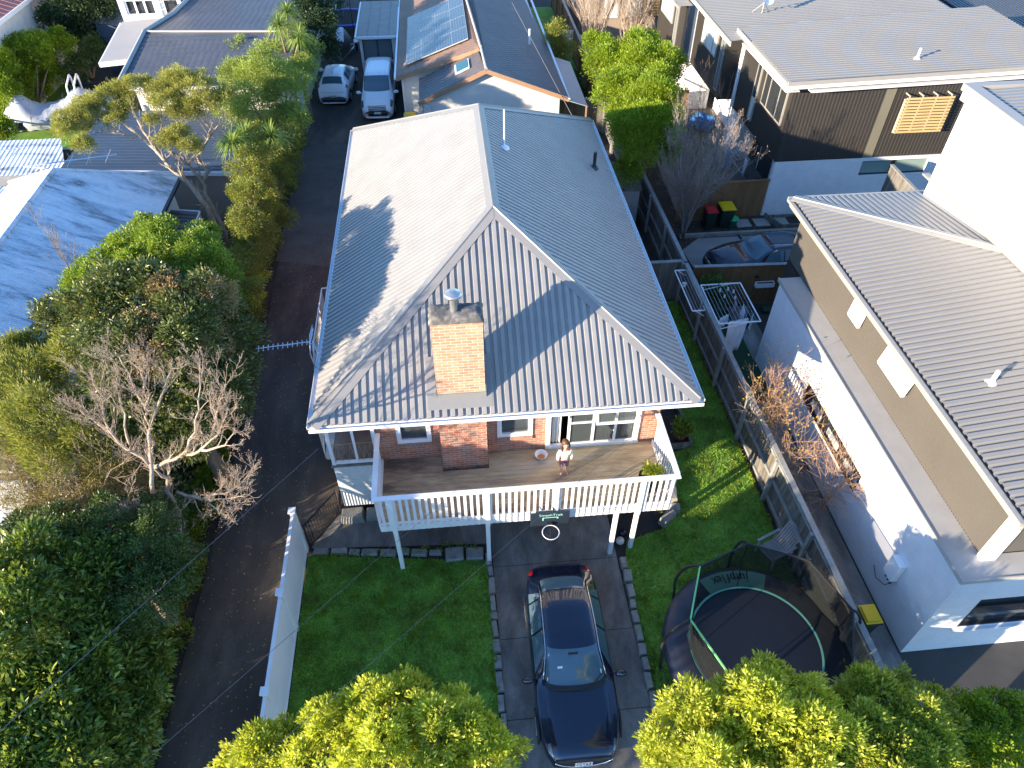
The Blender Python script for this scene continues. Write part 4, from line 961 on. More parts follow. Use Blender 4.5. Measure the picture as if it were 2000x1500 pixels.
# white walled house, lower left
h5 = thing('white_corner_house', 'white walled house corner showing past the scrub at the left edge', 'house', (-13, 10.5, 0))
mb = MB(); mb.box(-18,-10.9,9.6,12.0,0,2.9); mb.build('wall', MT['white'], h5)
mb = MB(); mb.box(-18,-10.6,9.3,11.8,2.95,3.05); mb.build('roof', MT['white'], h5)
mb = MB(); mb.box(-12.4,-11.3,9.5,9.58,1.2,2.2); mb.box(-12.3,-11.45,10.2,11,3.055,3.12); mb.build('skylight', MT['gutter'], h5)
# small shed right of the house
sh = thing('garden_shed', 'small grey shed with ribbed lid between the house and the hedge', 'shed', (7.3, 27, 0))
mb = MB(); mb.box(6.75,7.85,26.2,28.2,0,1.85); mb.build('wall', M('grey_shed_wall',(.30,.30,.29),.8,0,.15,2), sh)
mb = MB(); corr(mb, [(6.65,26.1,1.9),(7.95,26.1,1.9),(7.95,28.4,2.05),(6.65,28.4,2.05)], (0,1,.05), .12, .02); mb.build('roof', MT['pale'], sh)
# ================================================================= foliage helpers
def leaf_arrays(lobes, n, per, cr, L, W, up=.3, inner=.25, seed=0, spread=1.0, rv=.07, bumps=9):
    """lobes [(centre, (rx,ry,rz))]; n sprigs, `per` leaves each, sprig radius cr"""
    g = np.random.default_rng(seed)
    if bumps:
        nl = []
        for c, r in lobes:
            r0 = (r[0]*r[1]*r[2])**(1/3)
            nl.append((c, tuple(x*.78 for x in r)))
            for _ in range(bumps):
                d = g.normal(size=3); d[2] = abs(d[2]) if g.random() < .75 else d[2]; d /= np.linalg.norm(d); k = g.uniform(.18, .42)
                nl.append((tuple(np.array(c)+d*np.array(r)*g.uniform(.62, .85)), (r0*k,)*3))
        lobes = nl
    cs = np.array([l[0] for l in lobes]); rs = np.array([l[1] for l in lobes])
    area = (rs[:, 0]*rs[:, 1]+rs[:, 1]*rs[:, 2]+rs[:, 0]*rs[:, 2]); idx = g.choice(len(lobes), n, p=area/area.sum())
    d = g.normal(size=(n, 3)); d[:, 2] = np.where(d[:, 2] < 0, d[:, 2]*np.where(g.random(n) < .6, -1, 1), d[:, 2]); d /= np.linalg.norm(d, axis=1)[:, None]
    ph = idx*1.7
    rad = .93+.10*np.sin(d[:, 0]*5+ph)*np.sin(d[:, 1]*6+ph*2)+.08*np.sin(d[:, 2]*9+ph)+g.normal(0, rv, n)
    inn = g.random(n) < inner; rad = np.where(inn, g.uniform(.35, .85, n), rad)
    P = cs[idx]+d*rs[idx]*rad[:, None]
    # drop the ones buried in other lobes
    keep = np.ones(n, bool)
    for c, r in zip(cs, rs):
        q = np.linalg.norm((P-c)/r, axis=1); keep &= ~((q < .55) & (~inn))
    keep &= P[:, 2] > .05
    P = P[keep]; d = d[keep]; k = len(P)
    base = np.repeat(P, per, 0); dd = np.repeat(d, per, 0); m = len(base)
    off = g.normal(size=(m, 3)); off /= np.linalg.norm(off, axis=1)[:, None]
    base = base+off*cr*(g.random(m)**.5)[:, None]
    ax = dd*.7*1+off*.8*spread+np.array([0, 0, up])+g.normal(0, .25, (m, 3)); ax /= np.linalg.norm(ax, axis=1)[:, None]
    s = np.cross(ax, g.normal(size=(m, 3))); s /= np.linalg.norm(s, axis=1)[:, None]
    nrm = np.cross(ax, s)
    l = L*g.uniform(.45, 1.4, m)[:, None]; w_ = W*g.uniform(.7, 1.2, m)[:, None]
    v0 = base; v1 = base+ax*l*.5+s*w_*.5+nrm*w_*.15; v2 = base+ax*l-np.array([0, 0, 1])*l*.12; v3 = base+ax*l*.5-s*w_*.5+nrm*w_*.15
    return np.stack([v0, v1, v2, v3], 1).reshape(-1, 3)
def quads(name, V, mat, parent=None):
    nf = len(V)//4; me = bpy.data.meshes.new(name); me.vertices.add(len(V)); me.vertices.foreach_set('co', V.astype(np.float32).ravel())
    me.loops.add(nf*4); me.loops.foreach_set('vertex_index', np.arange(nf*4, dtype=np.int32)); me.polygons.add(nf)
    me.polygons.foreach_set('loop_start', np.arange(nf, dtype=np.int32)*4); me.polygons.foreach_set('loop_total', np.full(nf, 4, dtype=np.int32)); me.update()
    me.materials.append(mat); o = bpy.data.objects.new(name, me); link(o, parent); return o
SEED = [10]
def foliage_object(name, lobes, n, per, cr, L, W, mat, parent, up=.3, inner=.25, spread=1.0):
    SEED[0] += 1
    return quads(name, leaf_arrays(lobes, n, per, cr, L, W, up, inner, SEED[0], spread), mat, parent)
def depth(p): return (Vector(p)-CP).dot(_fw)
def LB_(mode, px, py, h, rp, fl=1.0):
    """crown lobe: centre at photo-survey sight line met with height h ('z') or plane X=h ('x'), radius rp survey pixels"""
    p = at(px, py, h) if mode == 'z' else atX(px, py, h)
    r = rp*depth(p)/1387; return ((p.x, p.y, p.z), (r, r, r*fl))
MT['bark'] = Mstreak('bark', [(.25,(.10,.075,.05)),(.55,(.22,.17,.12)),(.8,(.36,.30,.23))], 3, (2,2,.6), .9, 14, bmp=.6)
MT['palebark'] = Mstreak('pale_peeling_bark', [(.25,(.16,.12,.085)),(.5,(.36,.29,.21)),(.8,(.50,.43,.34))], 2.5, (2,2,.7), .85, 12, bmp=.6)
MT['greytwig'] = Mstreak('grey_twig_bark', [(.25,(.17,.14,.12)),(.6,(.28,.24,.21)),(.85,(.36,.31,.27))], 3, (1,1,1), .9, 12, bmp=.3)
MT['pinktwig'] = Mstreak('pinkish_twig_bark', [(.25,(.26,.19,.14)),(.6,(.46,.36,.27)),(.85,(.55,.46,.37))], 3, (1,1,1), .85, 12, bmp=.3)
MT['redtwig'] = Mstreak('russet_twig_bark', [(.25,(.28,.15,.09)),(.6,(.48,.30,.18)),(.85,(.56,.40,.28))], 3, (1,1,1), .85, 12, bmp=.3)
def tree(name, label, lobes, n, per, cr, L, W, leaf, base=None, tr=.14, bark='bark', group=None, cat='tree', up=.3, inner=.25, spread=1.0, crowns=None):
    cx = sum(l[0][0] for l in lobes)/len(lobes); cy = sum(l[0][1] for l in lobes)/len(lobes)
    if base is None: base = (cx, cy)
    t = thing(name, label, cat, (*base, 0), group=group)
    foliage_object('crown', lobes, n, per, cr, L, W, leaf, t, up, inner, spread)
    for (lb, n2, per2, cr2, L2, W2, mt2, nm) in (crowns or []): foliage_object(nm, lb, n2, per2, cr2, L2, W2, mt2, t, up, .1, spread)
    mb = MB(); r_ = random.Random(len(label)); zmin = min(l[0][2] for l in lobes); B = Vector((*base, 0)); F_ = Vector((base[0]+(cx-base[0])*.4, base[1]+(cy-base[1])*.4, max(.3, zmin*.45)))
    mb.tube([B, B.lerp(F_, .5)+Vector((.04,-.03,0)), F_], [tr*1.25, tr, tr*.85], 9)
    for l in lobes:
        c = Vector(l[0]); m_ = F_.lerp(c, .5)+Vector((r_.uniform(-.15,.15), r_.uniform(-.15,.15), .1)); mb.tube([F_, m_, c, c+Vector((0,0,l[1][2]*.5))], [tr*.6, tr*.4, tr*.22, tr*.08], 6)
        for k in range(5):
            d = Vector((r_.uniform(-1,1), r_.uniform(-1,1), r_.uniform(-.2,1))).normalized(); mb.tube([c, c+Vector((d.x*l[1][0], d.y*l[1][1], d.z*l[1][2]))*.85], [tr*.14, tr*.05], 4)
    mb.build('trunk', MT[bark], t, smooth=True); return t
def branch(mb, p, d, r, L, lv, rr, spread=.5, up=.15, kids=(2,4), wig=.15, tips=None, rmin=.004, shrink=.66):
    pts = [p]; rs = [r]; k = 4 if lv > 0 else 3; q = Vector(p); dd = Vector(d).normalized()
    for i in range(k):
        dd = (dd+Vector((rr.gauss(0,wig), rr.gauss(0,wig), rr.gauss(0,wig)+up*.3))).normalized(); q = q+dd*L/k; pts.append(Vector(q)); rs.append(max(rmin*.8, r*(1-.45*(i+1)/k)))
    mb.tube(pts, rs, 7 if lv > 2 else (5 if lv > 0 else 3), cap=False)
    if lv == 0:
        if tips is not None: tips.append((pts[-1], dd))
        return
    for _ in range(rr.randint(*kids)):
        i = rr.randint(1, k); a = pts[i]; dv = (pts[i]-pts[i-1]).normalized()
        nd = (dv+Vector((rr.gauss(0,spread), rr.gauss(0,spread), rr.gauss(0,spread)+up))).normalized()
        branch(mb, a, nd, max(rmin, rs[i]*rr.uniform(.5,.75)), L*rr.uniform(shrink-.12,shrink+.12), lv-1, rr, spread, up, kids, wig, tips, rmin, shrink)
    branch(mb, pts[-1], dd, max(rmin, rs[-1]*.9), L*shrink, lv-1, rr, spread*.8, up, kids, wig, tips, rmin, shrink)
def bare_tree(name, label, limbs, lv, bark, seed=1, spread=.5, up=.15, kids=(2,3), buds=None, trunk=None, L0=None, rmin=.004, wig=.12, cat='tree', shrink=.66, group=None, bf=1.0):
    """limbs: list of (polyline, r0); each gets recursive twigs along it"""
    base = limbs[0][0][0]; t = thing(name, label, cat, tuple(base), group=group); rr = random.Random(seed); mb = MB(); tw = MB(); tips = []
    for pl, r0 in limbs:
        pl = [Vector(p) for p in pl]; k = len(pl); 
        fine = []
        for a, b in zip(pl, pl[1:]):
            for s in range(3): fine.append(a.lerp(b, s/3)+Vector((rr.gauss(0,.02), rr.gauss(0,.02), rr.gauss(0,.02))))
        fine.append(pl[-1]); rs = [r0*(1-.78*i/(len(fine)-1)) for i in range(len(fine))]; mb.tube(fine, rs, 9)
        for i in range(2, len(fine)):
            for _ in range(1 if i < len(fine)*.5 else rr.randint(1, 2)):
                dv = (fine[i]-fine[i-1]).normalized(); nd = (dv+Vector((rr.gauss(0,spread*1.2), rr.gauss(0,spread*1.2), rr.gauss(0,spread*.8)+up))).normalized()
                branch(tw, fine[i], nd, max(rmin, rs[i]*.5), (L0 or .9)*rr.uniform(.6,1.15), lv-1, rr, spread, up, kids, wig, tips, rmin, shrink)
    mb.build('trunk', MT[bark], t, smooth=True); tw.build('branches', MT[bark if buds is None else buds[0]], t, smooth=True)
    if buds:
        rr.shuffle(tips); tips = tips[:int(len(tips)*bf)+1]
        g = np.random.default_rng(seed); P = np.array([list(p) for p, d in tips]); D = np.array([list(d) for p, d in tips]); k = buds[2]
        B = np.repeat(P, k, 0)+g.normal(0, buds[3], (len(P)*k, 3)); A = np.repeat(D, k, 0)+g.normal(0, .5, (len(P)*k, 3)); A /= np.linalg.norm(A, axis=1)[:, None]
        S = np.cross(A, g.normal(size=A.shape)); S /= np.linalg.norm(S, axis=1)[:, None]; L, W = buds[4]
        V = np.stack([B, B+A*L*.5+S*W*.5, B+A*L, B+A*L*.5-S*W*.5], 1).reshape(-1, 3); quads(buds[5] if len(buds) > 5 else 'buds', V, MT[buds[1]], t)
    return t
# ================================================================= vehicles
def paint(name, col, rough=.25, metal=0, coat=1):
    m, nt, bs = newmat(name); bs.inputs['Base Color'].default_value = (*col, 1); bs.inputs['Roughness'].default_value = rough
    bs.inputs['Metallic'].default_value = metal; bs.inputs['Coat Weight'].default_value = coat; bs.inputs['Coat Roughness'].default_value = .03
    f = noise(nt, ocoord(nt), 2.2, 6, .7); r_ = nt.nodes.new('ShaderNodeMapRange'); r_.inputs[3].default_value = rough*.8; r_.inputs[4].default_value = rough*1.5
    nt.links.new(f, r_.inputs[0]); nt.links.new(r_.outputs[0], bs.inputs['Roughness']); return m
MT['navy'] = paint('navy_car_paint', (.003,.008,.028), .22, .2); MT['ink'] = paint('ink_blue_paint', (.008,.012,.03), .25, .3); MT['carwhite'] = paint('white_car_paint', (.86,.86,.86), .3)
MT['carglass'] = Mglass('car_glass', (.07,.12,.15), .03, spec=1.0); MT['tyre'] = M('tyre_rubber', (.018,.018,.018), .85, bmp=.1); MT['rim'] = M('alloy_rim', (.45,.45,.46), .3, .9, .05)
MT['lamp'] = M('headlamp_lens', (.12,.14,.17), .08, .2, .25, 14, spec=1); MT['redlamp'] = M('tail_lamp_lens', (.45,.01,.012), .12, 0, .2, 14, spec=1); MT['chrome'] = M('chrome', (.65,.66,.67), .12, 1, .03); MT['plastic'] = M('black_plastic', (.018,.018,.02), .55)
MT['plate'] = M('plate_white', (.72,.74,.74), .4, 0, .03)
def text_mesh(name, txt, size, mat, parent, mtx, ext=.002, align='CENTER'):
    cu = bpy.data.curves.new(name, 'FONT'); cu.body = txt; cu.size = size; cu.extrude = ext; cu.align_x = align; cu.align_y = 'CENTER'; cu.resolution_u = 3
    o = bpy.data.objects.new('tmp', cu); C.objects.link(o)
    me = bpy.data.meshes.new_from_object(o.evaluated_get(bpy.context.evaluated_depsgraph_get())); bpy.data.objects.remove(o)
    me.transform(mtx); me.materials.clear(); me.materials.append(mat); me.name = name
    r = bpy.data.objects.new(name, me); return link(r, parent)
class Car:
    """lofted body: stations along y (front = 0), each with top height/half width and belt height/half width"""
    def __init__(s, st):
        a = np.array(st, float); s.L = a[-1, 0]; s.ys = a[:, 0]; s.a = a
    def row(s, y):
        # smooth interpolation through the stations
        a = s.a; ys = s.ys; i = int(np.clip(np.searchsorted(ys, y)-1, 0, len(ys)-2)); t = (y-ys[i])/(ys[i+1]-ys[i])
        def sl(k):
            if k <= 0 or k >= len(ys)-1: return (a[min(k+1, len(ys)-1)]-a[max(k-1, 0)])/(ys[min(k+1, len(ys)-1)]-ys[max(k-1, 0)])
            d0 = (a[k]-a[k-1])/(ys[k]-ys[k-1]); d1 = (a[k+1]-a[k])/(ys[k+1]-ys[k])
            m = np.where(d0*d1 > 0, 2*d0*d1/(d0+d1+1e-12), 0); return m
        h = ys[i+1]-ys[i]; t2 = t*t; t3 = t2*t
        v = (2*t3-3*t2+1)*a[i]+(t3-2*t2+t)*h*sl(i)+(-2*t3+3*t2)*a[i+1]+(t3-t2)*h*sl(i+1)
        _, zt, wt, zb, wb = v
        P = [(0, zt+.03), (wt*.5, zt+.024), (wt*.85, zt+.004), (wt, zt-.035), (wb-.01, zb), (wb+.02, zb-.12), (wb+.025, max(.42, zb-.35) if zb > .6 else zb-.18), (wb-.01, .27), (wb-.09, .18)]
        return P
    def S(s, y, t):
        sg = 1 if t >= 0 else -1; t = abs(t); P = s.row(float(np.clip(y, s.ys[0], s.ys[-1]))); i = min(int(t), 7); f = t-i
        if i in (0, 1): 
            pass
        x = P[i][0]+(P[i+1][0]-P[i][0])*f; z = P[i][1]+(P[i+1][1]-P[i][1])*f
        return Vector((sg*x, y, z))
    def patch(s, y0, y1, t0, t1, ny=16, ntt=10, off=.006, yf=None):
        mb = MB(); vs = []; fs = []
        for i in range(ny+1):
            for j in range(ntt+1):
                t = t0+(t1-t0)*j/ntt; ya, yb = (y0, y1) if yf is None else yf(t); y = ya+(yb-ya)*i/ny
                p = s.S(y, t); e = .02; n = (s.S(y+e, t)-s.S(y-e, t)).cross(s.S(y, t+.05)-s.S(y, t-.05))
                if n.length < 1e-9: n = Vector((0, 0, 1))
                n.normalize()
                if n.dot(p-Vector((0, y, .6))) < 0: n = -n
                vs.append(p+n*off)
        for i in range(ny):
            for j in range(ntt): a = i*(ntt+1)+j; fs.append((a, a+1, a+ntt+2, a+ntt+1))
        return mb.add(vs, fs)
def build_car(name, label, loc, rot, st, body, ws, rg, sw, wheels, head, tail, plate=None, group=None, white=False, roofm=None, extra=None, wr=.32):
    t = thing(name, label, 'car' if 'van' not in name else 'van', loc, rot, group, local=True)
    c = Car(st); mb = c.patch(st[0][0], st[-1][0], -8, 8, 90, 48, 0)
    r0 = len([0 for _ in range(49)]); nv = len(mb.v)
    mb.f.append(tuple(range(49))); mb.f.append(tuple(range(nv-49, nv))[::-1]); mb.m += [0, 0]
    b = mb.build('body', body, t, smooth=True)
    fw = lambda k: (lambda tt: (k[0]+k[4]*(tt/k[3])**2 if len(k) > 4 else k[0], k[1]))
    mb = c.patch(0, 0, -ws[2], ws[2], 14, 16, .007, yf=lambda tt: (ws[0]+ws[3]*(tt/ws[2])**2, ws[1]+ws[4]*(tt/ws[2])**2)); mb.build('windscreen', MT['carglass'], t, smooth=True)
    mb = c.patch(0, 0, -rg[2], rg[2], 12, 16, .007, yf=lambda tt: (rg[0]+rg[3]*(tt/rg[2])**2, rg[1]+rg[4]*(tt/rg[2])**2)); mb.build('rear_window', MT['carglass'], t, smooth=True)
    for sg in (-1, 1):
        for (ya, yb, yc, yd) in sw:     # bottom front/back, top front/back
            def yf(tt, ya=ya, yb=yb, yc=yc, yd=yd): f = (abs(tt)-3.12)/.78; return (yc+(ya-yc)*f, yd+(yb-yd)*f)
            c.patch(0, 0, 3.12*sg, 3.90*sg, 10, 6, .006, yf=yf).build('side_window', MT['carglass'], t, smooth=True)
        c.patch(head[0], head[1], head[2]*sg, head[3]*sg, 10, 6, .008).build('headlight', MT['lamp'], t, smooth=True)
        c.patch(tail[0], tail[1], tail[2]*sg, tail[3]*sg, 10, 6, .008).build('tail_light', MT['redlamp'], t, smooth=True)
        # mirror
        my = ws[0]+.22; p = c.S(my, 4*sg); mb = MB(); mb.sphere((p.x+sg*.17, p.y-.02, p.z+.07), .125, sc=(1.1,.6,.75)); mb.bar((p.x,p.y,p.z+.03),(p.x+sg*.1,p.y-.01,p.z+.06),.05,.04); mb.build('mirror', body, t, smooth=True)
        for wy in wheels:
            x = c.S(wy, 6*sg).x; ring = []
            mb = MB(); mb.tube([(x-sg*.2,wy,wr),(x-sg*.02,wy,wr),(x+sg*.012,wy,wr)],[wr,wr,wr-.03],24); w_ = mb.build('wheel', MT['tyre'], t)
            mb = MB(); mb.tube([(x-sg*.02,wy,wr),(x+sg*.018,wy,wr)],[wr*.66,wr*.62],20)
            for k in range(5):
                a = k*2*math.pi/5; mb.bar((x+sg*.022,wy,wr),(x+sg*.022,wy+math.cos(a)*wr*.6,wr+math.sin(a)*wr*.6),.05,.015,up=(1,0,0))
            mb.build('rim', MT['rim'], w_)
            mb = MB(); k = 14; pts = [(x+sg*.004, wy+math.cos(math.pi*i/k)*(wr+.05), wr+math.sin(math.pi*i/k)*(wr+.05)) for i in range(k+1)]
            mb.tube(pts, .028, 6); mb.build('wheel_arch', MT['plastic'], t)
    return t, c
# --- navy saloon on the front drive (front towards the street)
ST_SEDAN = [(0,.56,.60,.50,.62),(.05,.64,.62,.56,.66),(.22,.74,.66,.66,.77),(.55,.83,.69,.75,.85),(1.05,.94,.73,.86,.90),(1.42,.99,.72,.90,.905),
 (1.75,1.17,.665,.92,.905),(2.12,1.355,.60,.935,.905),(2.55,1.425,.59,.945,.905),(3.05,1.43,.58,.96,.90),(3.5,1.37,.565,.975,.89),(3.85,1.25,.57,.985,.87),(4.15,1.10,.60,.97,.82),(4.38,1.03,.60,.93,.75),(4.52,.96,.54,.87,.64),(4.58,.78,.46,.74,.55)]
sedan, cc = build_car('parked_car', 'glossy navy blue saloon on the concrete driveway, nose to the street', (2.02,4.98,0), R(-.8), ST_SEDAN, MT['navy'],
    (1.42,2.10,2.75,.17,.12), (3.62,4.05,2.6,-.05,-.10), [(1.78,2.62,2.10,2.62),(2.68,3.42,2.68,3.42),(3.47,3.72,3.47,3.60)], (.86,3.58), (.05,.34,3.05,3.6), (4.25,4.48,3.5,4.7))
mb = MB(); mb.box(-.62,.62,-.012,.03,.28,.62); mb.build('grille', MT['plastic'], sedan, bevel=.02)
mb = MB(); k = 16; mb.tube([(-.62+1.24*i/k, -.03-.02*math.cos((i/k-.5)*math.pi), .60-.26*math.sin(math.pi*i/k)**.55) for i in range(k+1)], .016, 6); mb.build('chrome_trim', MT['chrome'], sedan, smooth=True)
mb = MB(); q = Matrix.Rotation(R(-14),3,'X'); mb.add([tuple(q@Vector(v)+Vector((0,-.045,.46))) for v in [(-.19,0,-.06),(.19,0,-.06),(.19,0,.06),(-.19,0,.06)]],[(0,1,2,3)]); pl = mb.build('number_plate', MT['plate'], sedan)
text_mesh('plate_text', 'NGY631', .125, MT['plastic'], pl, Matrix.Translation((0,-.05,.46))@Matrix.Rotation(R(-14),4,'X')@Matrix.Rotation(math.pi/2,4,'X'), .001)
for sg in (-1,1): mb = MB(); mb.tube([cc.S(y,3.02*sg)+Vector((sg*.012,0,.012)) for y in np.linspace(1.6,3.9,14)], .012, 6); mb.build('window_trim', MT['chrome'], sedan, smooth=True)
mb = MB(); mb.tube([cc.S(1.36,-1.9)+Vector((0,0,.03)), cc.S(1.34,.2)+Vector((0,-.02,.035)), cc.S(1.42,1.2)+Vector((0,0,.035)), cc.S(1.62,2.5)+Vector((0,0,.03))], .012, 6); mb.build('wiper', MT['plastic'], sedan)
mb = cc.patch(1.30,1.46,-2.6,2.6,4,12,.010,yf=lambda tt:(1.28+.16*(tt/2.6)**2,1.41+.17*(tt/2.6)**2)); mb.build('cowl', MT['plastic'], sedan, smooth=True)
mb = MB()
for sg in (-1,1): mb.tube([cc.S(y,2.9*sg)+Vector((0,0,.004)) for y in np.linspace(.14,1.2,10)], .005, 4)
mb.tube([cc.S(.26,t)+Vector((0,0,.003)) for t in np.linspace(-2.9,2.9,12)], .005, 4); mb.build('bonnet_seam', MT['plastic'], sedan)
mb = cc.patch(2.14,2.3,-.5,.5,4,4,.0); 
mb = MB(); mb.box(-.11,.11,1.98,2.14,1.33,1.36); mb.build('mirror_housing', MT['plastic'], sedan)
for (a, b, t0, t1, mm) in ((1.56,1.62,-2.3,-2.1,'plate'),(2.0,2.05,-2.4,-2.2,'plate'),(1.62,1.70,2.05,2.3,'plate'),(1.75,1.79,-1.2,-.8,'plate')):
    cc.patch(a,b,t0,t1,2,2,.010).build('window_sticker', MT[mm], sedan)
# --- white hatchback (seen from behind)
ST_H = [(0,.55,.55,.50,.58),(.06,.68,.62,.60,.70),(.3,.82,.66,.74,.80),(.8,.95,.68,.85,.84),(1.05,1.02,.67,.88,.845),(1.4,1.26,.62,.92,.845),(1.8,1.44,.56,.94,.845),(2.4,1.50,.55,.96,.84),(3.0,1.47,.55,.99,.835),(3.45,1.40,.54,1.02,.82),(3.75,1.14,.60,1.02,.80),(3.92,.98,.66,.92,.78),(4.04,.72,.66,.66,.74),(4.06,.52,.62,.46,.70)]
hatch, hc = build_car('parked_car', 'small white hatchback on the side driveway beside the hedge, seen from behind', (-5.98,40.1,0), math.pi*0+R(0), ST_H, MT['carwhite'],
    (1.05,1.75,2.7,.14,.1), (3.44,3.76,2.75,.0,.0), [(1.5,2.4,1.85,2.38),(2.46,3.05,2.46,3.05)], (.75,3.3), (.12,.55,3.2,4.2), (3.62,3.86,3.6,4.7), wr=.3)
# the hatchback's rear faces the camera: turn it round
hatch.location = (-6.0, 44.2, 0); hatch.rotation_euler = (0, 0, math.pi+R(-3))
mb = MB(); mb.box(-.66,.66,4.0,4.085,.24,.42); mb.build('bumper_trim', MT['plastic'], hatch, bevel=.03)
mb = MB(); mb.tube([(-.6,4.066,.80),(0,4.075,.77),(.6,4.066,.80)],.006,5); mb.build('tailgate_seam', MT['plastic'], hatch)
mb = MB(); mb.box(-.18,.18,4.055,4.075,.52,.63); pl = mb.build('number_plate', MT['plate'], hatch)
text_mesh('plate_text', 'KAS149', .1, MT['plastic'], pl, Matrix.Translation((0,4.078,.575))@Matrix.Rotation(math.pi,4,'Z')@Matrix.Rotation(math.pi/2,4,'X'), .001)
mb = MB(); mb.bar((0,3.1,1.5),(0,3.2,1.62),.02,.02); mb.build('aerial_stub', MT['plastic'], hatch)
# --- white people carrier
ST_V = [(0,.55,.62,.5,.66),(.05,.75,.68,.66,.76),(.25,.95,.70,.84,.82),(.7,1.10,.72,.98,.855),(.95,1.18,.72,1.02,.86),(1.45,1.62,.70,1.06,.86),(1.75,1.79,.68,1.08,.86),(2.4,1.84,.68,1.09,.86),(3.6,1.84,.68,1.10,.86),(4.3,1.80,.67,1.10,.855),(4.6,1.6,.68,1.1,.84),(4.72,1.1,.70,.95,.82),(4.75,.5,.65,.42,.78)]
van, vc = build_car('parked_van', 'white people carrier van parked facing the camera by the garage', (-3.68,38.0,0), R(-1), ST_V, MT['carwhite'],
    (.98,1.70,2.8,.12,.06), (4.42,4.68,2.6,0,0), [(1.45,2.2,1.75,2.2),(2.27,3.2,2.27,3.2),(3.27,4.2,3.27,4.2)], (.85,3.75), (.10,.48,3.1,4.4), (4.5,4.7,3.3,5.5))
mb = MB()
for z in (.58,.66,.74,.82): mb.box(-.48+.0*z,.48,-.03+(z-.5)*.16,.05,z,z+.03)
mb.build('grille', MT['chrome'], van); mb = MB(); mb.box(-.5,.5,-.02,.03,.30,.44); mb.build('air_intake', MT['plastic'], van)
mb = MB(); mb.box(-.18,.18,-.04,-.02,.42,.53); pl = mb.build('number_plate', MT['plate'], van)
mb = MB()
for x in (-.45,-.15,.15,.45): mb.box(x-.012,x+.012,1.9,4.1,1.862,1.878)
mb.build('roof_rib', MT['carwhite'], van)
# --- dark car in the courtyard, nose to the left
car2, c2 = build_car('parked_car', 'dark blue saloon behind the brown gate fence, nose towards the bare tree', (10.0,22.55,0), -math.pi/2, ST_SEDAN, MT['ink'],
    (1.42,2.10,2.75,.17,.12), (3.62,4.05,2.6,-.05,-.10), [(1.78,2.62,2.10,2.62),(2.68,3.42,2.68,3.42)], (.86,3.58), (.10,.62,3.15,4.1), (4.22,4.50,3.1,4.6))
c2.patch(2.3,3.3,-2.2,2.2,6,8,.008).build('sunroof', MT['carglass'], car2, smooth=True)
# front must point to -x: local y -> +x
car2.rotation_euler = (0,0,-math.pi/2+R(4))
# ================================================================= front garden things
# trampoline
tr = thing('trampoline', 'large round black trampoline with safety net and mint green trim on the right lawn', 'trampoline', (6.4,6.95,0))
TC = Vector((6.4,6.95,0)); RM, RF, RV, ZM, ZT = 1.52, 2.12, 1.82, .86, 2.42
def ring(r, z, a): return TC+Vector((r*math.cos(a), r*math.sin(a), z))
mb = MB(); mb.lathe((TC.x,TC.y,0), [(.001,ZM-.012),(.8,ZM-.012),(RM,ZM)], 64); mb.build('jump_mat', M('jump_mat_fabric',(.022,.026,.034),.65,0,.12,3,bmp=.05,bscale=200), tr)
r_ = random.Random(2); mb = MB(); n = 96; vs = []; fs = []
for i in range(n):
    a = 2*math.pi*i/n; w_ = .012*math.sin(i*1.7)+r_.uniform(-.008,.008)
    vs += [ring(RM-.02,ZM+.03,a), ring(RM+.22,ZM+.07+w_,a), ring(RF-.08,ZM+.05+w_,a), ring(RF+.02,ZM-.06+w_,a), ring(RF,ZM-.22+w_*2,a)]
for i in range(n):
    for j in range(4): a = i*5+j; b = ((i+1) % n)*5+j; fs.append((a,b,b+1,a+1))
mb.add(vs, fs); pad = mb.build('safety_pad', M('navy_vinyl_pad',(.03,.035,.05),.45,0,.2,2,bmp=.1,bscale=12), tr, smooth=True)
MT['mint'] = M('mint_green_trim', (.16,.42,.30), .45, 0, .06, 3); MT['netm'] = None
def arcband(r0, r1, z0, z1, a0, a1, n=24):
    mb = MB(); vs = []; fs = []
    for i in range(n+1): a = a0+(a1-a0)*i/n; vs += [ring(r0,z0,a), ring(r1,z1,a)]
    for i in range(n): fs.append((2*i,2*i+2,2*i+3,2*i+1))
    return mb.add(vs, fs)
arcband(RM-.025,RM+.035,ZM+.05,ZM+.062,0,2*math.pi,96).build('trim_band', MT['mint'], pad)
arcband(RM+.02,RF-.16,ZM+.078,ZM+.10,R(64),R(116)).build('logo_band', MT['mint'], pad)
lb = [o for o in pad.children if o.name.startswith('logo_band')][0]
for i, ch_ in enumerate('jumpflex'):
    a = R(78)+R(27)*i/7.; p = ring((RM+RF)/2-.04, ZM+.105, a)
    # word reads from inside the net: rotated half a turn as seen from the street
    mx = Matrix.Translation(p)@Matrix.Rotation(a+math.pi/2,4,'Z')@Matrix.Diagonal((1,1.15,1,1))
    text_mesh('logo_letter', ch_, .30, MT['plastic'], pad, mx, .001)
VA = [R(-2+45*k) for k in range(8)]
for k, a in enumerate(VA):
    mb = MB(); P0 = ring(RF+.02,.02,a); P1 = ring(RF+.10,ZM,a); P2 = ring(RF+.28,ZM+.7,a); P3 = ring(RV+.22,ZT-.08,a); P4 = ring(RV,ZT,a)
    pts = []
    for s_ in range(13):
        t = s_/12; pts.append(((1-t)**3)*P1+3*(1-t)**2*t*P2+3*(1-t)*t*t*P3+t**3*P4)
    mb.tube([P0]+pts, .035, 8); mb.build('pole', MT['plastic'], tr, smooth=True)
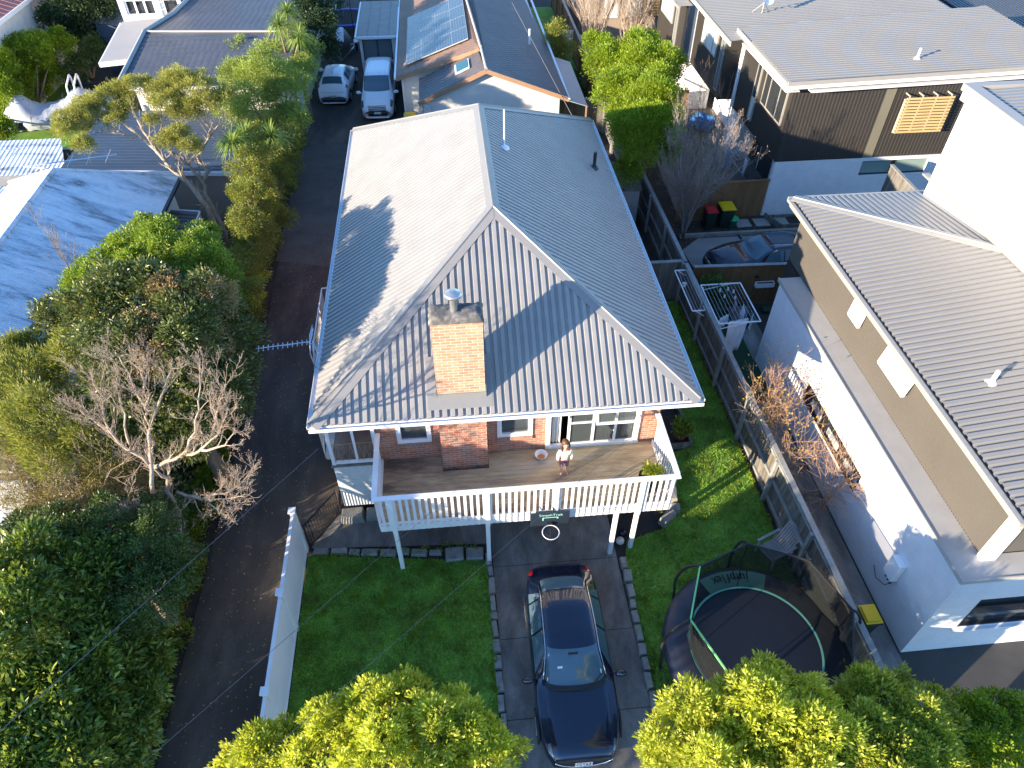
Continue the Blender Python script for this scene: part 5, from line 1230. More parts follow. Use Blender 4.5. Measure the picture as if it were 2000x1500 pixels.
for k in range(8):
    mb = MB(); mb.bar(ring(RV,ZT,VA[k]), ring(RV,ZT,VA[(k+1)%8]), .035, .035)
    mb.build('top_rod', M('lime_rod',(.22,.62,.22),.35) if k in (3,4) else MT['plastic'], tr)
    mb = MB(); mb.tube([ring(RV,ZT,VA[k]), ring(RV*.97,ZT-.7,VA[k]), ring(RM+.02,ZM+.06,VA[k])], .012, 5); mb.build('net_strap', MT['plastic'], tr)
    mb = MB(); mb.tube([ring(RF-.02,ZM-.05,VA[k]), ring(RF-.02,.03,VA[k]), ring(RF-.02,.03,VA[k]+R(22)), ring(RF-.02,ZM-.05,VA[k]+R(22))], .022, 6); mb.build('leg', MT['rim'], tr)
m, nt, bs = newmat('net_mesh'); bs.inputs['Base Color'].default_value = (.012,.014,.014,1); bs.inputs['Alpha'].default_value = .74; bs.inputs['Roughness'].default_value = .8; bs.inputs['Specular IOR Level'].default_value = .1
mb = MB(); vs = []; fs = []; n = 64; m_ = 8
for j in range(m_+1):
    t = j/m_
    for i in range(n):
        a = 2*math.pi*i/n+R(-2); k = (i % 8)/8; rv = RV*math.cos(math.pi/8)/math.cos((k-.5)*math.pi/4)
        r_ = RM+.02+(rv-RM-.02)*t-.05*math.sin(math.pi*t); vs.append(ring(r_, ZM+.06+(ZT-ZM-.06)*t, a))
for j in range(m_):
    for i in range(n): a = j*n+i; b = j*n+(i+1)%n; fs.append((a,b,b+n,a+n))
mb.add(vs, fs).build('safety_net', m, tr, smooth=True)
# deck chair
MT['greywood'] = Mstreak('silvered_timber', [(.2,(.24,.21,.20)),(.6,(.40,.36,.34)),(.85,(.5,.47,.45))], 2, (2,2,2), .8, 20, bmp=.2)
dc = thing('garden_chair', 'silvered wooden slatted garden chair beside the paling fence', 'chair', (8.0,9.75,0), R(-68), local=True)
mb = MB()
for i in range(9): mb.box(-.28,.28,-.30+i*.065,-.30+i*.065+.045,.36,.38)
mb.build('seat', MT['greywood'], dc)
mb = MB()
for i in range(8): mb.bar((-.25+i*.07,.28,.38),(-.25+i*.07,.62,1.0),.05,.015,up=(0,-1,.5))
mb.bar((-.28,.62,1.0),(.28,.62,1.0),.03,.06); mb.build('backrest', MT['greywood'], dc)
for s in (-1,1):
    mb = MB(); mb.bar((s*.32,-.34,.62),(s*.32,.42,.64),.07,.03); mb.build('armrest', MT['greywood'], dc)
    for y in (-.26,.34): mb = MB(); mb.bar((s*.31,y,0),(s*.31,y,.61),.05,.05); mb.build('leg', MT['greywood'], dc)
# balls
mb = MB(); mb.sphere((4.0,10.58,.115),.115,20,14); ball = mb.build('ball', M('white_ball',(.62,.60,.58),.5,0,.1,3), smooth=True); tag(ball, 'white ball with pink mark at the foot of a deck post', 'ball')
mb = MB()
for k in range(3):
    a = 2*math.pi*k/3+.5; mb.tube([Vector((4.0,10.58,.115))+Vector((math.cos(a)*s,-.04-math.sin(a)*s*.7,.6)).normalized()*.117 for s in (0,.06,.12,.2)],.008,5)
mb.build('ball_mark', M('pink_mark',(.75,.1,.15),.5), ball)
mb = MB(); mb.sphere((4.13,10.82,.12),.12,20,14); tag(mb.build('ball', M('navy_ball',(.012,.015,.03),.2,0,.1,3), smooth=True), 'dark navy ball behind the white one under the deck', 'ball')
mb = MB(); mb.lathe((2.05,9.95,.012),[(.001,.004),(.13,.004),(.15,0)],20); tag(mb.build('drain_cover', M('rusty_iron',(.06,.035,.025),.9)), 'small rusty round drain cover in the concrete driveway', 'drain cover')
# basketball hoop hung on the deck
bh = thing('basketball_hoop', 'small black basketball backboard with pale hoop hung on the deck fascia', 'basketball hoop', (1.9,10.1,1.83))
mb = MB(); mb.box(1.42,2.40,10.12,10.15,1.83,2.38); bb = mb.build('backboard', M('backboard_plastic',(.02,.03,.045),.35,0,.1,4), bh, bevel=.008)
mb = MB(); k = 28; mb.tube([(1.9+.21*math.cos(2*math.pi*i/k), 9.83+.21*math.sin(2*math.pi*i/k), 1.95) for i in range(k+1)], .012, 6); mb.build('hoop', MT['gutter'], bh, smooth=True)
mb = MB(); mb.box(1.84,1.96,10.04,10.12,1.90,2.0); mb.bar((1.9,10.1,1.93),(1.9,9.85,1.80),.02,.02); mb.tube([(1.9,9.62,1.95),(1.9,9.8,1.8),(1.75,9.9,1.8)],.006,4); mb.build('bracket', MT['plastic'], bh)
MT['mintprint'] = M('mint_print', (.30,.62,.55), .4, 0, .05)
text_mesh('board_text', 'SmashTrak', .135, MT['mintprint'], bb, Matrix.Translation((1.93,10.117,2.27))@Matrix.Rotation(R(1.5),4,'Y')@Matrix.Rotation(math.pi/2,4,'X'), .001)
mb = MB(); mb.box(1.72,2.12,10.112,10.118,2.165,2.185); mb.box(1.72,1.75,10.112,10.118,2.06,2.165); mb.box(2.08,2.12,10.112,10.118,2.12,2.165); mb.build('board_print', MT['mintprint'], bb)
mb = MB(); mb.tube([(1.6,10.16,2.38),(1.6,10.2,2.55)],.012,5); mb.tube([(2.0,10.16,2.38),(1.98,10.2,2.5)],.02,5); mb.build('hook', MT['plastic'], bh)
# bowl
bo = thing('bowl', 'white plastic bowl with feed on the timber deck', 'bowl', (1.93,12.1,2.15))
mb = MB(); mb.lathe((1.93,12.1,2.15),[(.10,0),(.115,.005),(.165,.10),(.175,.10),(.12,-.0)][:4],24); mb.lathe((1.93,12.1,2.15),[(.001,.012),(.105,.014),(.16,.10),(.175,.103)],24); mb.build('bowl_shell', MT['trimwhite'], bo, smooth=True)
mb = MB(); mb.lathe((1.93,12.08,2.17),[(.001,.02),(.07,.012),(.10,.0)],16); mb.build('bowl_contents', M('orange_feed',(.5,.24,.08),.8,0,.3,30), bo)
# pots
def potplant(name, label, loc, r, h, potm, n, spread, leafm, L, W):
    t = thing(name, label, 'potted plant', loc); mb = MB(); mb.lathe(loc, [(r*.7,0),(r,h),(r*1.08,h),(r*1.08,h*.88),(r*.92,h*.86),(.001,h*.86)], 24); mb.build('pot', potm, t, smooth=False)
    foliage_object('foliage', [((loc[0],loc[1],loc[2]+h+spread*.55),(spread,spread,spread*.75))], n, 9, .1, L, W, leafm, t, up=.5)
    return t
# child
kid = thing('person', 'small child in a cream jacket and mauve trousers, barefoot on the deck looking up', 'person', (2.45,11.5,2.15), R(4), local=True)
def skin(name, nodes, edges, mat, parent, lv=2, root=0):
    me = bpy.data.meshes.new(name); me.from_pydata([n[0] for n in nodes], edges, []); o = bpy.data.objects.new(name, me); link(o, parent)
    md = o.modifiers.new('skin','SKIN'); md.use_smooth_shade = True
    for i, nd in enumerate(nodes):
        sv = me.skin_vertices[0].data[i]; r = nd[1]; sv.radius = (r, r) if not hasattr(r, '__len__') else r; sv.use_root = (i == root)
    s = o.modifiers.new('sub','SUBSURF'); s.levels = lv; s.render_levels = lv; me.materials.append(mat); return o
def evalmesh(o):
    dg = bpy.context.evaluated_depsgraph_get(); me = bpy.data.meshes.new_from_object(o.evaluated_get(dg)); o.modifiers.clear(); o.data = me
    for p in me.polygons: p.use_smooth = True
    return o
# pelvis 0, spine, chest, neck, head ; legs ; arms
N = [((0,0,.60),(.085,.07)), ((0,0,.74),(.08,.065)), ((0,-.0,.90),(.095,.07)), ((0,0,.97),.05), ((0,0,1.02),.035), ((0,-.01,1.08),(.062,.07)), ((0,.0,1.18),(.078,.088)), ((0,.012,1.25),(.06,.07)),
 ((.065,0,.55),.06), ((.07,0,.32),.042), ((.072,.01,.20),.038), ((.075,0,.06),.024), ((.078,-.07,.025),.022), ((.08,-.115,.018),.016),
 ((-.065,0,.55),.06), ((-.07,0,.32),.042), ((-.072,.01,.20),.038), ((-.075,0,.06),.024), ((-.078,-.07,.025),.022), ((-.08,-.115,.018),.016),
 ((.12,0,.92),.04), ((.165,0,.75),.03), ((.17,-.03,.58),.022), ((.172,-.04,.53),.022), ((-.12,0,.92),.04), ((-.165,0,.75),.03), ((-.17,-.03,.58),.022), ((-.172,-.04,.53),.022)]
Ed = [(0,1),(1,2),(2,3),(3,4),(4,5),(5,6),(6,7),(0,8),(8,9),(9,10),(10,11),(11,12),(12,13),(0,14),(14,15),(15,16),(16,17),(17,18),(18,19),(2,20),(20,21),(21,22),(22,23),(2,24),(24,25),(25,26),(26,27)]
for s, wi in ((1,23),(-1,27)):
    for k, (dx, ln) in enumerate(((-.016,.045),(-.005,.052),(.006,.048),(.016,.038))):
        b = len(N); N.append(((s*(.172)+dx*.3,-.045+dx,.505),.0075)); N.append(((s*.172+dx*.35,-.055+dx*1.2,.505-ln),.006)); Ed += [(wi,b),(b,b+1)]
    b = len(N); N.append(((s*.16,-.07,.52),.008)); N.append(((s*.158,-.085,.495),.0065)); Ed += [(wi,b),(b,b+1)]
body = evalmesh(skin('body', N, Ed, MT['skin'], kid))
MT['cream'] = M('cream_fleece', (.72,.68,.58), .9, 0, .06, 10, bmp=.3, bscale=60); MT['mauve'] = M('mauve_cotton', (.28,.16,.20), .9, 0, .2, 14)
evalmesh(skin('jacket', [((0,0,.60),(.118,.10)),((0,0,.72),(.115,.10)),((0,0,.90),(.12,.095)),((0,0,.97),(.06,.06)),((.13,0,.91),.06),((.178,0,.75),.052),((.182,-.03,.60),.042),((-.13,0,.91),.06),((-.178,0,.75),.052),((-.182,-.03,.60),.042)],
    [(0,1),(1,2),(2,3),(2,4),(4,5),(5,6),(2,7),(7,8),(8,9)], MT['cream'], kid))
evalmesh(skin('trousers', [((0,0,.60),(.095,.085)),((.068,0,.52),.072),((.073,0,.36),.058),((.075,0,.27),.052),((-.068,0,.52),.072),((-.073,0,.36),.058),((-.075,0,.27),.052)],
    [(0,1),(1,2),(2,3),(0,4),(4,5),(5,6)], MT['mauve'], kid))
mb = MB(); mb.sphere((0,.022,1.205),.098,20,14,sc=(.98,1.02,1.0))
for s in (-1,1): mb.tube([(s*.075,.01,1.2),(s*.095,.0,1.1),(s*.098,-.015,1.0),(s*.085,-.04,.93)],[.04,.035,.028,.012],8)
mb.tube([(0,.09,1.2),(0,.10,1.08),(0,.095,.98)],[.07,.07,.03],10)
hr = mb.build('hair', MT['hair'], kid, smooth=True)
mb = MB(); mb.sphere((0,-.04,1.155),.070,18,12,sc=(.95,1.0,1.15)); mb.sphere((0,-.112,1.15),.012,8,6)
mb.build('face', MT['skin'], kid, smooth=True)
mb = MB()
for s in (-1,1): mb.sphere((s*.028,-.104,1.175),.009,8,6)
mb.build('eyes', MT['plastic'], kid); mb = MB(); mb.sphere((0,-.104,1.115),.013,8,6,sc=(1.5,.6,.8)); mb.build('mouth', M('lips',(.35,.08,.07),.5), kid)
mb = MB(); mb.sphere((.06,-.12,.86),.02,8,6,sc=(1,.3,1)); mb.build('jacket_badge', M('badge',(.35,.12,.12),.6), kid)

# ================================================================= clotheslines, washing
def clothesline(label, p, z, w, d, dirx, n=9, posts=()):
    """fold-out wall frame: inner side runs along y from p, reaching d in dirx"""
    t = thing('clothesline', label, 'clothesline', (p[0],p[1],z)); y0, y1 = p[1], p[1]+w; x0 = p[0]; x1 = p[0]+dirx*d; mb = MB()
    mb.bar((x1,y0,z),(x1,y1,z),.035,.035); mb.bar((x0,y0,z),(x1,y0,z),.035,.035); mb.bar((x0,y1,z),(x1,y1,z),.035,.035); mb.bar((x0,y0,z),(x0,y1,z),.035,.035)
    mb.bar((x0,y0,z-.25),(x1-dirx*.25*d,y0,z-.01),.025,.025); mb.bar((x0,y1,z-.25),(x1-dirx*.25*d,y1,z-.01),.025,.025)
    for q in posts: mb.bar((*q,0),(*q,z),.05,.05)
    mb.build('frame', MT['trimwhite'], t); mb = MB()
    for i in range(1,n+1): x = x0+(x1-x0)*i/(n+1); mb.bar((x,y0,z+.01),(x,y1,z+.01),.006,.006)
    mb.build('line', MT['gutter'], t); return t
clothesline('folded out white clothesline frame on the near side of the paling fence', (8.38,18.35), 1.7, 2.35, .45, -1, 3)
clothesline('square white clothesline full of washing between the two fences', (8.62,17.6), 1.7, 2.15, 1.45, 1, 10, posts=((8.66,17.7),(8.66,19.6)))
mb = MB(); mb.lathe((8.12,20.0,1.5),[(.06,0),(.075,.12),(.085,.13),(.06,.02)],14); tag(mb.build('peg_bucket', MT['trimwhite']), 'small white peg bucket hanging on the folded clothesline', 'bucket')
def cloth(label, c, w, h, mat, ang=0, n=14, amp=.04, group='washing on the line', name='hanging_cloth'):
    mb = MB(); vs = []; fs = []; d = Vector((math.cos(ang), math.sin(ang), 0)); q = Vector((-d.y, d.x, 0)); m_ = 8; r_ = random.Random(label)
    ph = r_.uniform(0,6)
    for j in range(m_+1):
        t = j/m_
        for i in range(n+1):
            s = i/n-.5; vs.append(Vector(c)+d*s*w*(1-.25*t*math.sin(ph))+q*(amp*(.3+t)*math.sin(s*n*1.3+ph+t*2))-Vector((0,0,h*t*(1+.12*math.sin(s*5+ph)))))
    for j in range(m_):
        for i in range(n): a = j*(n+1)+i; fs.append((a,a+1,a+n+2,a+n+1))
    mb.add(vs, fs); o = mb.build(name, mat, smooth=True); s = o.modifiers.new('thick','SOLIDIFY'); s.thickness = .006; tag(o, label, 'washing', group); return o
MT['sheetw'] = M('white_cotton', (.70,.72,.76), .9, 0, .05, 6); MT['greyc'] = M('grey_cotton', (.30,.27,.30), .9); MT['blackc'] = M('black_cotton', (.02,.018,.02), .9); MT['bluec'] = M('blue_towel', (.03,.16,.42), .9, 0, .2, 4)
cloth('long white sheet hanging at the near corner of the square clothesline', (9.35,17.75,1.69), .75, 1.35, MT['sheetw'], R(10), amp=.06)
cloth('white top hanging mid-line on the square clothesline', (9.75,18.35,1.7), .45, .5, MT['sheetw'], R(80)); cloth('small grey garment on the square clothesline, farthest of the washing', (9.6,18.75,1.7), .3, .45, MT['greyc'], R(80))
cloth('black garment pegged between two white ones on the square clothesline', (9.85,18.05,1.7), .35, .5, MT['blackc'], R(80)); cloth('white shirt with dark print near the outer bar of the clothesline', (9.95,18.0,1.6), .4, .45, MT['sheetw'], R(60))
cloth('crumpled white cloth by the paling fence on the square clothesline', (9.0,18.1,1.6), .4, .4, MT['sheetw'], R(30), amp=.08)
for i, (x, y) in enumerate(((9.25,19.45),(9.3,19.1),(9.55,19.5),(9.7,19.35),(9.65,19.0))):
    mb = MB(); mb.box(x-.03,x+.03,y-.012,y+.012,1.60,1.72); mb.box(x-.015,x+.05,y-.012,y+.012,1.58,1.61); tag(mb.build('clothes_peg', MT['sheetw']), ['empty white peg nearest the paling fence, far row of the square clothesline','empty white peg nearest the paling fence, second row of the square clothesline','middle empty white peg of the far row on the clothesline','empty white peg farthest from the paling fence on the clothesline','lone empty white peg closest to the hanging washing'][i], 'clothes peg', 'empty pegs on the clothesline')
# planter box on the gate fence
pb = thing('planter_box', 'small white window box hung on the brown gate fence', 'planter', (11.3,20.45,1.0))
mb = MB(); mb.box(11.05,11.75,20.38,20.55,.92,.94); mb.box(11.05,11.75,20.38,20.40,.94,1.1); mb.box(11.05,11.75,20.53,20.55,.94,1.1); mb.box(11.05,11.07,20.4,20.53,.94,1.1); mb.box(11.73,11.75,20.4,20.53,.94,1.1); mb.build('trough', MT['trimwhite'], pb)
mb = MB(); mb.box(11.07,11.73,20.4,20.53,.94,1.07); mb.build('potting_soil', MT['soil'], pb)
mb = MB(); mb.box(11.45,12.1,20.0,20.3,.02,.1); mb.box(8.7,10.2,15.5,20.3,.008,.012); tag(mb.build('artificial_turf', M('dark_green_turf',(.02,.06,.025),.95)), 'dark green mat on the ground below the clothesline', 'mat')
# wheelie bins
def bin_(label, x, y, lid, body, rot=0, h=1.05, w=.29):
    t = thing('wheelie_bin', label, 'wheelie bin', (x,y,0), rot, local=True); mb = MB()
    vs = [(-w*.8,-w*.8,.06),(w*.8,-w*.8,.06),(w*.8,w*.8,.06),(-w*.8,w*.8,.06),(-w,-w*1.15,h-.08),(w,-w*1.15,h-.08),(w,w*1.15,h-.08),(-w,w*1.15,h-.08)]
    mb.add(vs, [(0,3,2,1),(4,5,6,7),(0,1,5,4),(1,2,6,5),(2,3,7,6),(3,0,4,7)]); mb.build('body', body, t, bevel=.02)
    mb = MB(); mb.box(-w*1.06,w*1.06,-w*1.25,w*1.25,h-.079,h-.03); mb.prism([(-w*.9,-w*1.05,h-.03),(w*.9,-w*1.05,h-.03),(w*.9,w*1.0,h-.03),(-w*.9,w*1.0,h-.03)],(0,0,.04)); mb.build('lid', lid, t, bevel=.015)
    mb = MB(); mb.tube([(-w,w*1.35,h-.08),(w,w*1.35,h-.08)],.018,8); mb.bar((-w*.8,w*1.1,h-.08),(-w*.8,w*1.35,h-.08),.03,.03); mb.bar((w*.8,w*1.1,h-.08),(w*.8,w*1.35,h-.08),.03,.03); mb.build('handle', MT['plastic'], t)
    for s in (-1,1): mb = MB(); mb.tube([(s*w*.7,w,.1),(s*w,w,.1)],.1,14); mb.build('wheel', MT['tyre'], t)
    return t
MT['binbody'] = M('dark_green_bin', (.012,.03,.022), .5, 0, .2, 3); MT['yel'] = M('yellow_lid', (.72,.47,.01), .4, 0, .06, 3); MT['redl'] = M('red_lid', (.5,.02,.03), .4, 0, .06, 3)
bin_('yellow lidded wheelie bin between the paling fence and the white brick house', 9.42, 7.45, MT['yel'], MT['binbody'], R(180), 1.0, .2); bin_('red lidded wheelie bin by the brown fence', 11.05, 26.0, MT['redl'], MT['binbody'], 0, .95, .24)
bin_('yellow lidded wheelie bin beside the red lidded one', 11.75, 26.05, MT['yel'], MT['binbody']); bin_('yellow lidded wheelie bin behind the main roof by the cream gable wall', -1.9, 36.3, MT['yel'], MT['binbody'])
gt = thing('tub', 'small green tub with a bright green lid beside the wheelie bins', 'tub', (12.1,25.95,0))
mb = MB(); mb.lathe((12.1,25.95,0),[(.001,.01),(.17,.01),(.22,.42),(.2,.42)],20); mb.build('tub_body', M('green_tub',(.01,.09,.06),.4), gt); mb = MB(); mb.lathe((12.1,25.95,.42),[(.24,0),(.24,.03),(.001,.06)],20); mb.build('lid', M('green_lid',(.02,.5,.2),.4), gt)
# courtyard clutter by the townhouses
rk = thing('drying_rack', 'small drying rack on the patio below the charcoal townhouse', 'drying rack', (13.6,30.6,0)); mb = MB()
for y in (30.1,31.3): mb.bar((13.3,y,0),(14.1,y,.95),.02,.02); mb.bar((14.1,y,0),(13.3,y,.95),.02,.02)
for i in range(5): mb.bar((13.3+i*.2,30.1,.96),(13.3+i*.2,31.3,.96),.012,.012)
mb.build('rack_frame', MT['trimwhite'], rk)
cloth('blue towel hanging on the drying rack below the charcoal townhouse', (13.35,30.8,.97), .9, .85, MT['bluec'], R(85), group='washing on the patio rack'); cloth('second blue towel draped at the far end of the patio rack', (13.0,31.6,1.1), .8, .9, MT['bluec'], R(70), group='washing on the patio rack'); cloth('white cloth on the patio drying rack', (14.0,30.2,.97), .6, .8, MT['sheetw'], R(80), group='washing on the patio rack')
mb = MB(); 
vs = []; fs = []; r_ = random.Random(4)
for j in range(6):
    for i in range(8): vs.append((12.9+i*.17, 35.0+j*.2, .55+.18*math.sin(i*.9+j)+r_.uniform(-.03,.05)))
for j in range(5):
    for i in range(7): a = j*8+i; fs.append((a,a+1,a+9,a+8))
mb.add(vs, fs); o = mb.build('blue_tarp', MT['bluec'], smooth=True); s = o.modifiers.new('thick','SOLIDIFY'); s.thickness = .4; s.offset = -1; tag(o, 'blue tarpaulin heaped in the middle townhouse courtyard', 'tarpaulin')
rb = thing('rubbish_bag', 'black bag with white scraps by the townhouse door', 'bag', (14.3,29.0,0)); mb = MB(); mb.sphere((14.3,29.0,.28),.3,14,9,sc=(1,.8,.95)); mb.sphere((14.6,29.2,.22),.24,14,9); mb.build('bag', MT['blackc'], rb, smooth=True); mb = MB(); mb.sphere((14.25,28.85,.5),.1,10,6,sc=(1.3,1,.5)); mb.build('paper', MT['sheetw'], rb)
# washing line in the far back garden
wl = thing('clothesline', 'far clothesline with pale shirts beside the tiled house', 'clothesline', (7.1,45.3,0)); mb = MB(); mb.bar((6.4,45.3,1.9),(8.0,45.3,1.9),.04,.04); mb.bar((6.4,45.3,0),(6.4,45.3,1.9),.05,.05); mb.bar((8,45.3,0),(8,45.3,1.9),.05,.05); mb.build('frame', MT['gutter'], wl)
for i in range(4): cloth(['pale shirt nearest the tiled house on the far clothesline','second pale shirt on the far clothesline','blue shirt on the far clothesline','pale shirt at the right end of the far clothesline'][i], (6.6+i*.38,45.3,1.88), .36, 1.0, MT['bluec'] if i == 2 else MT['sheetw'], R(20), group='shirts on the far clothesline')
# ================================================================= aerials, cables
def yagi(label, base, top, tip, n, el, back=True):
    t = thing('tv_aerial', label, 'tv aerial', base); base, top, tip = map(Vector, (base, top, tip)); mb = MB(); mb.tube([base, base.lerp(top,.5)+Vector((-.05,0,.05)), top], .022, 8); mb.build('mast', MT['chrome'], t)
    mb = MB(); mb.bar(top, tip, .03, .03); mb.build('boom', MT['chrome'], t); d = (tip-top).normalized(); s = d.cross(Vector((0,0,1))).normalized(); L = (tip-top).length
    for i in range(n): p = top.lerp(tip, (i+.5)/n); mb = MB(); mb.bar(p-s*el, p+s*el, .014, .014); mb.bar(p-Vector((0,0,el*.5)), p+Vector((0,0,el*.5)), .010, .010); mb.build('element', MT['chrome'], t)
    if back:
        for sg in (-1,1):
            mb = MB(); b0 = top-d*.02
            for k in range(5): q = b0+(Vector((0,0,sg*(.07+k*.07)))+d*-.03*k); mb.bar(q-s*.22, q+s*.22, .012, .012)
            mb.bar(b0, b0+Vector((0,0,sg*.4))-d*.15, .014, .014); mb.build('reflector', MT['chrome'], t)
    return t
base = (-3.78,13.7,4.45); tp = at(604,668,5.5); yagi('silver tv aerial reaching from the left gutter over the side driveway', base, tp, at(500,682,5.5), 11, .11)
bs_ = (-15.4,26.6,3.9); tp = at(45,325,5.4); t = yagi('rusty old tv aerial on the weathered iron roof', bs_, tp, tp+Vector((3.0,.35,.1)), 5, .5, False)
mb = MB(); mb.tube([(-14.6,25.9,4.1), tp], .02, 6); mb.bar(tp+Vector((-1.0,0,.5)), tp+Vector((.2,.3,.55)), .03,.03)
for i in range(6): p = tp+Vector((-1.0+i*.2,0,.5)); mb.bar(p-Vector((0,.25,0)), p+Vector((0,.25,0)), .015,.015)
mb.build('stay', MT['chrome'], t)
MT['cable'] = M('grey_cable', (.10,.10,.11), .6)
def cable(label, a, b, c=None, r=.012, sag=.0, name='power_cable'):
    a, b = Vector(a), Vector(b); b2 = a+(b-a)*1.35; mb = MB(); pts = []
    for i in range(25):
        t = i/24; p = a.lerp(b2, t); p.z -= sag*4*t*(1-t); pts.append(p)
    mb.tube(pts, r, 5); tag(mb.build(name, MT['cable']), label, 'cable', 'service cables')
cable('thick grey service cable from the porch gutter over the left trees', at(622,876,4.3), at(0,1428,7.0), r=.0065)
cable('thin service cable crossing the deck railing and left lawn', at(890,958,3.9), at(500,1298,5.6), r=.004)
cable('thin cable from the right gutter across the deck to the left lawn', (4.8,11.55,4.3), at(740,1282,6.0), r=.004)
cable('pale wire lying across the tiled roof behind', at(1000,5,5.2), at(1085,165,3.0), r=.02)
# ================================================================= boat, trailer, far trampolines
bt = thing('covered_boat', 'boat under a pale grey tarpaulin with a white arch on a trailer', 'boat', (-20.2,38.6,0), R(14), local=True)
mb = MB(); vs = []; fs = []; n = 36; m_ = 18; r_ = random.Random(8)
for i in range(n+1):
    t = i/n; x = -2.9+5.8*t; wd = 1.15*min(1,(t*3.2)**.6)*(1 if t < .9 else 1-(t-.9)*3); zt = 1.35+.75*math.exp(-((t-.22)/.09)**2)+.65*math.exp(-((t-.72)/.14)**2)+.12*math.sin(t*30)*.2
    if t < .1: zt = 1.0+t*3.5
    for j in range(m_+1):
        u = j/m_*2-1; a = abs(u); z = zt-(zt-.95)*a**2.2 if a < .85 else .95-(a-.85)/.15*.35
        fold = .03*math.sin(i*1.9+j*.8)+.02*math.sin(i*.7-j*2.1); z = (zt-(zt-1.0)*(a/.85)**1.6) if a < .85 else 1.0-(a-.85)/.15*.45
        vs.append((x, math.copysign(min(1,(a/.85))**.9*wd,u)*(1 if a < .85 else 1-(a-.85)*.6)+fold*.6, z+fold))
for i in range(n):
    for j in range(m_): a = i*(m_+1)+j; fs.append((a,a+1,a+m_+2,a+m_+1))
mb.add(vs, fs); mb.build('tarpaulin', M('pale_grey_tarp',(.34,.37,.41),.6,0,.08,2,bmp=.2,bscale=6), bt, smooth=True)
mb = MB(); mb.prism([(-2.6,0,.5),(-2.0,-.9,.6),(2.6,-.95,.6),(2.6,.95,.6),(-2.0,.9,.6)],(0,0,.4)); mb.build('hull', MT['ink'], bt)
mb = MB()
for x in (.9,1.25): mb.tube([(x,-1.0,1.0),(x+.1,-.9,2.3),(x+.1,-.75,2.45),(x+.1,.75,2.45),(x+.1,.9,2.3),(x,1.0,1.0)],.045,8)
mb.build('arch', MT['trimwhite'], bt, smooth=True)
mb = MB()
for x in (-1.2,-.4,.4,1.6): mb.tube([(x,-1.15,.95),(x+.1,-.6,1.6),(x+.1,0,1.9),(x+.1,.6,1.6),(x,1.15,.95)],.008,4)
mb.build('strap', MT['cable'], bt)
mb = MB(); mb.bar((-3.9,0,.45),(2.4,-.6,.4),.08,.08); mb.bar((-3.9,0,.45),(2.4,.6,.4),.08,.08); mb.tube([(-3.6,0,.45),(-3.6,0,0)],.04,8); mb.build('trailer', MT['rim'], bt)
for s in (-1,1): mb = MB(); mb.tube([(1.2,s*.95,.3),(1.2,s*1.15,.3)],.3,18); mb.build('wheel', MT['tyre'], bt)
jk = thing('jet_ski_trailer', 'small covered jet ski with white panel on a trailer in front of a trampoline', 'jet ski', (-6.4,48.6,0), R(4), local=True)
mb = MB(); vs = []; fs = []; n = 16; m_ = 10
for i in range(n+1):
    t = i/n; y = -1.5+3.0*t; wd = .62*math.sin(math.pi*min(1,.12+t*.8))**.5; zt = .95+.35*math.sin(math.pi*t)
    for j in range(m_+1): u = j/m_*2-1; vs.append((wd*u, y, zt-.55*abs(u)**2.5))
for i in range(n):
    for j in range(m_): a = i*(m_+1)+j; fs.append((a,a+1,a+m_+2,a+m_+1))
mb.add(vs, fs); mb.build('cover', M('black_cover',(.02,.02,.028),.6,0,.2,4,bmp=.2), jk, smooth=True)
mb = MB(); mb.add([(x*.8, y, z+.02) for x, y, z in vs if abs(x) < .38 and -1.2 < y < 1.2], []); 
vv = [(u*.26*(1-.25*abs(t-.4)), -1.3+2.2*t, .95+.35*math.sin(math.pi*(.07+t*.73))+.025-.55*abs(u*.4)**2.5) for t in np.linspace(0,1,9) for u in (-1,-.5,0,.5,1)]
mb = MB(); mb.add(vv, [(i*5+j, i*5+j+1, (i+1)*5+j+1, (i+1)*5+j) for i in range(8) for j in range(4)]); mb.build('white_panel', MT['sheetw'], jk, smooth=True)
mb = MB(); mb.bar((-.9,0,.35),(0,-2.6,.35),.06,.06); mb.bar((.9,0,.35),(0,-2.6,.35),.06,.06); mb.bar((-.95,.1,.35),(.95,.1,.35),.06,.06); mb.tube([(0,-2.3,.7),(0,-2.3,0)],.035,8); mb.build('trailer_frame', MT['rim'], jk)
for s in (-1,1):
    mb = MB(); mb.tube([(s*.85,.1,.25),(s*1.0,.1,.25)],.25,16); mb.build('wheel', MT['tyre'], jk); mb = MB(); mb.box(s*.92-.14,s*.92+.14,-.2,.4,.52,.58); mb.build('mudguard', MT['gutter'], jk)
def simple_tramp(label, c, r, z, pad, poles, h=1.7):
    t = thing('trampoline', label, 'trampoline', (*c,0)); mb = MB(); mb.lathe((*c,0),[(.001,z-.01),(r*.85,z)],40); mb.build('jump_mat', MT['blackc'], t)
    mb = MB(); mb.lathe((*c,0),[(r*.84,z+.01),(r*.9,z+.04),(r,z+.03),(r+.02,z-.06)],40); mb.build('safety_pad', pad, t)
    for k in range(poles): a = 2*math.pi*k/poles+.3; p = Vector((c[0]+r*math.cos(a), c[1]+r*math.sin(a), 0)); mb = MB(); mb.tube([p, p+Vector((0,0,z+h))],.025,6); mb.build('pole', MT['black'], t)
    mb = MB(); k = 24; mb.tube([(c[0]+r*math.cos(2*math.pi*i/k), c[1]+r*math.sin(2*math.pi*i/k), z+h-.02) for i in range(k+1)],.012,5); mb.build('top_ring', MT['black'], t)
simple_tramp('dark round trampoline beside the covered boat', (-20.1,44.3), 1.75, .75, MT['blackc'], 6, 1.5)
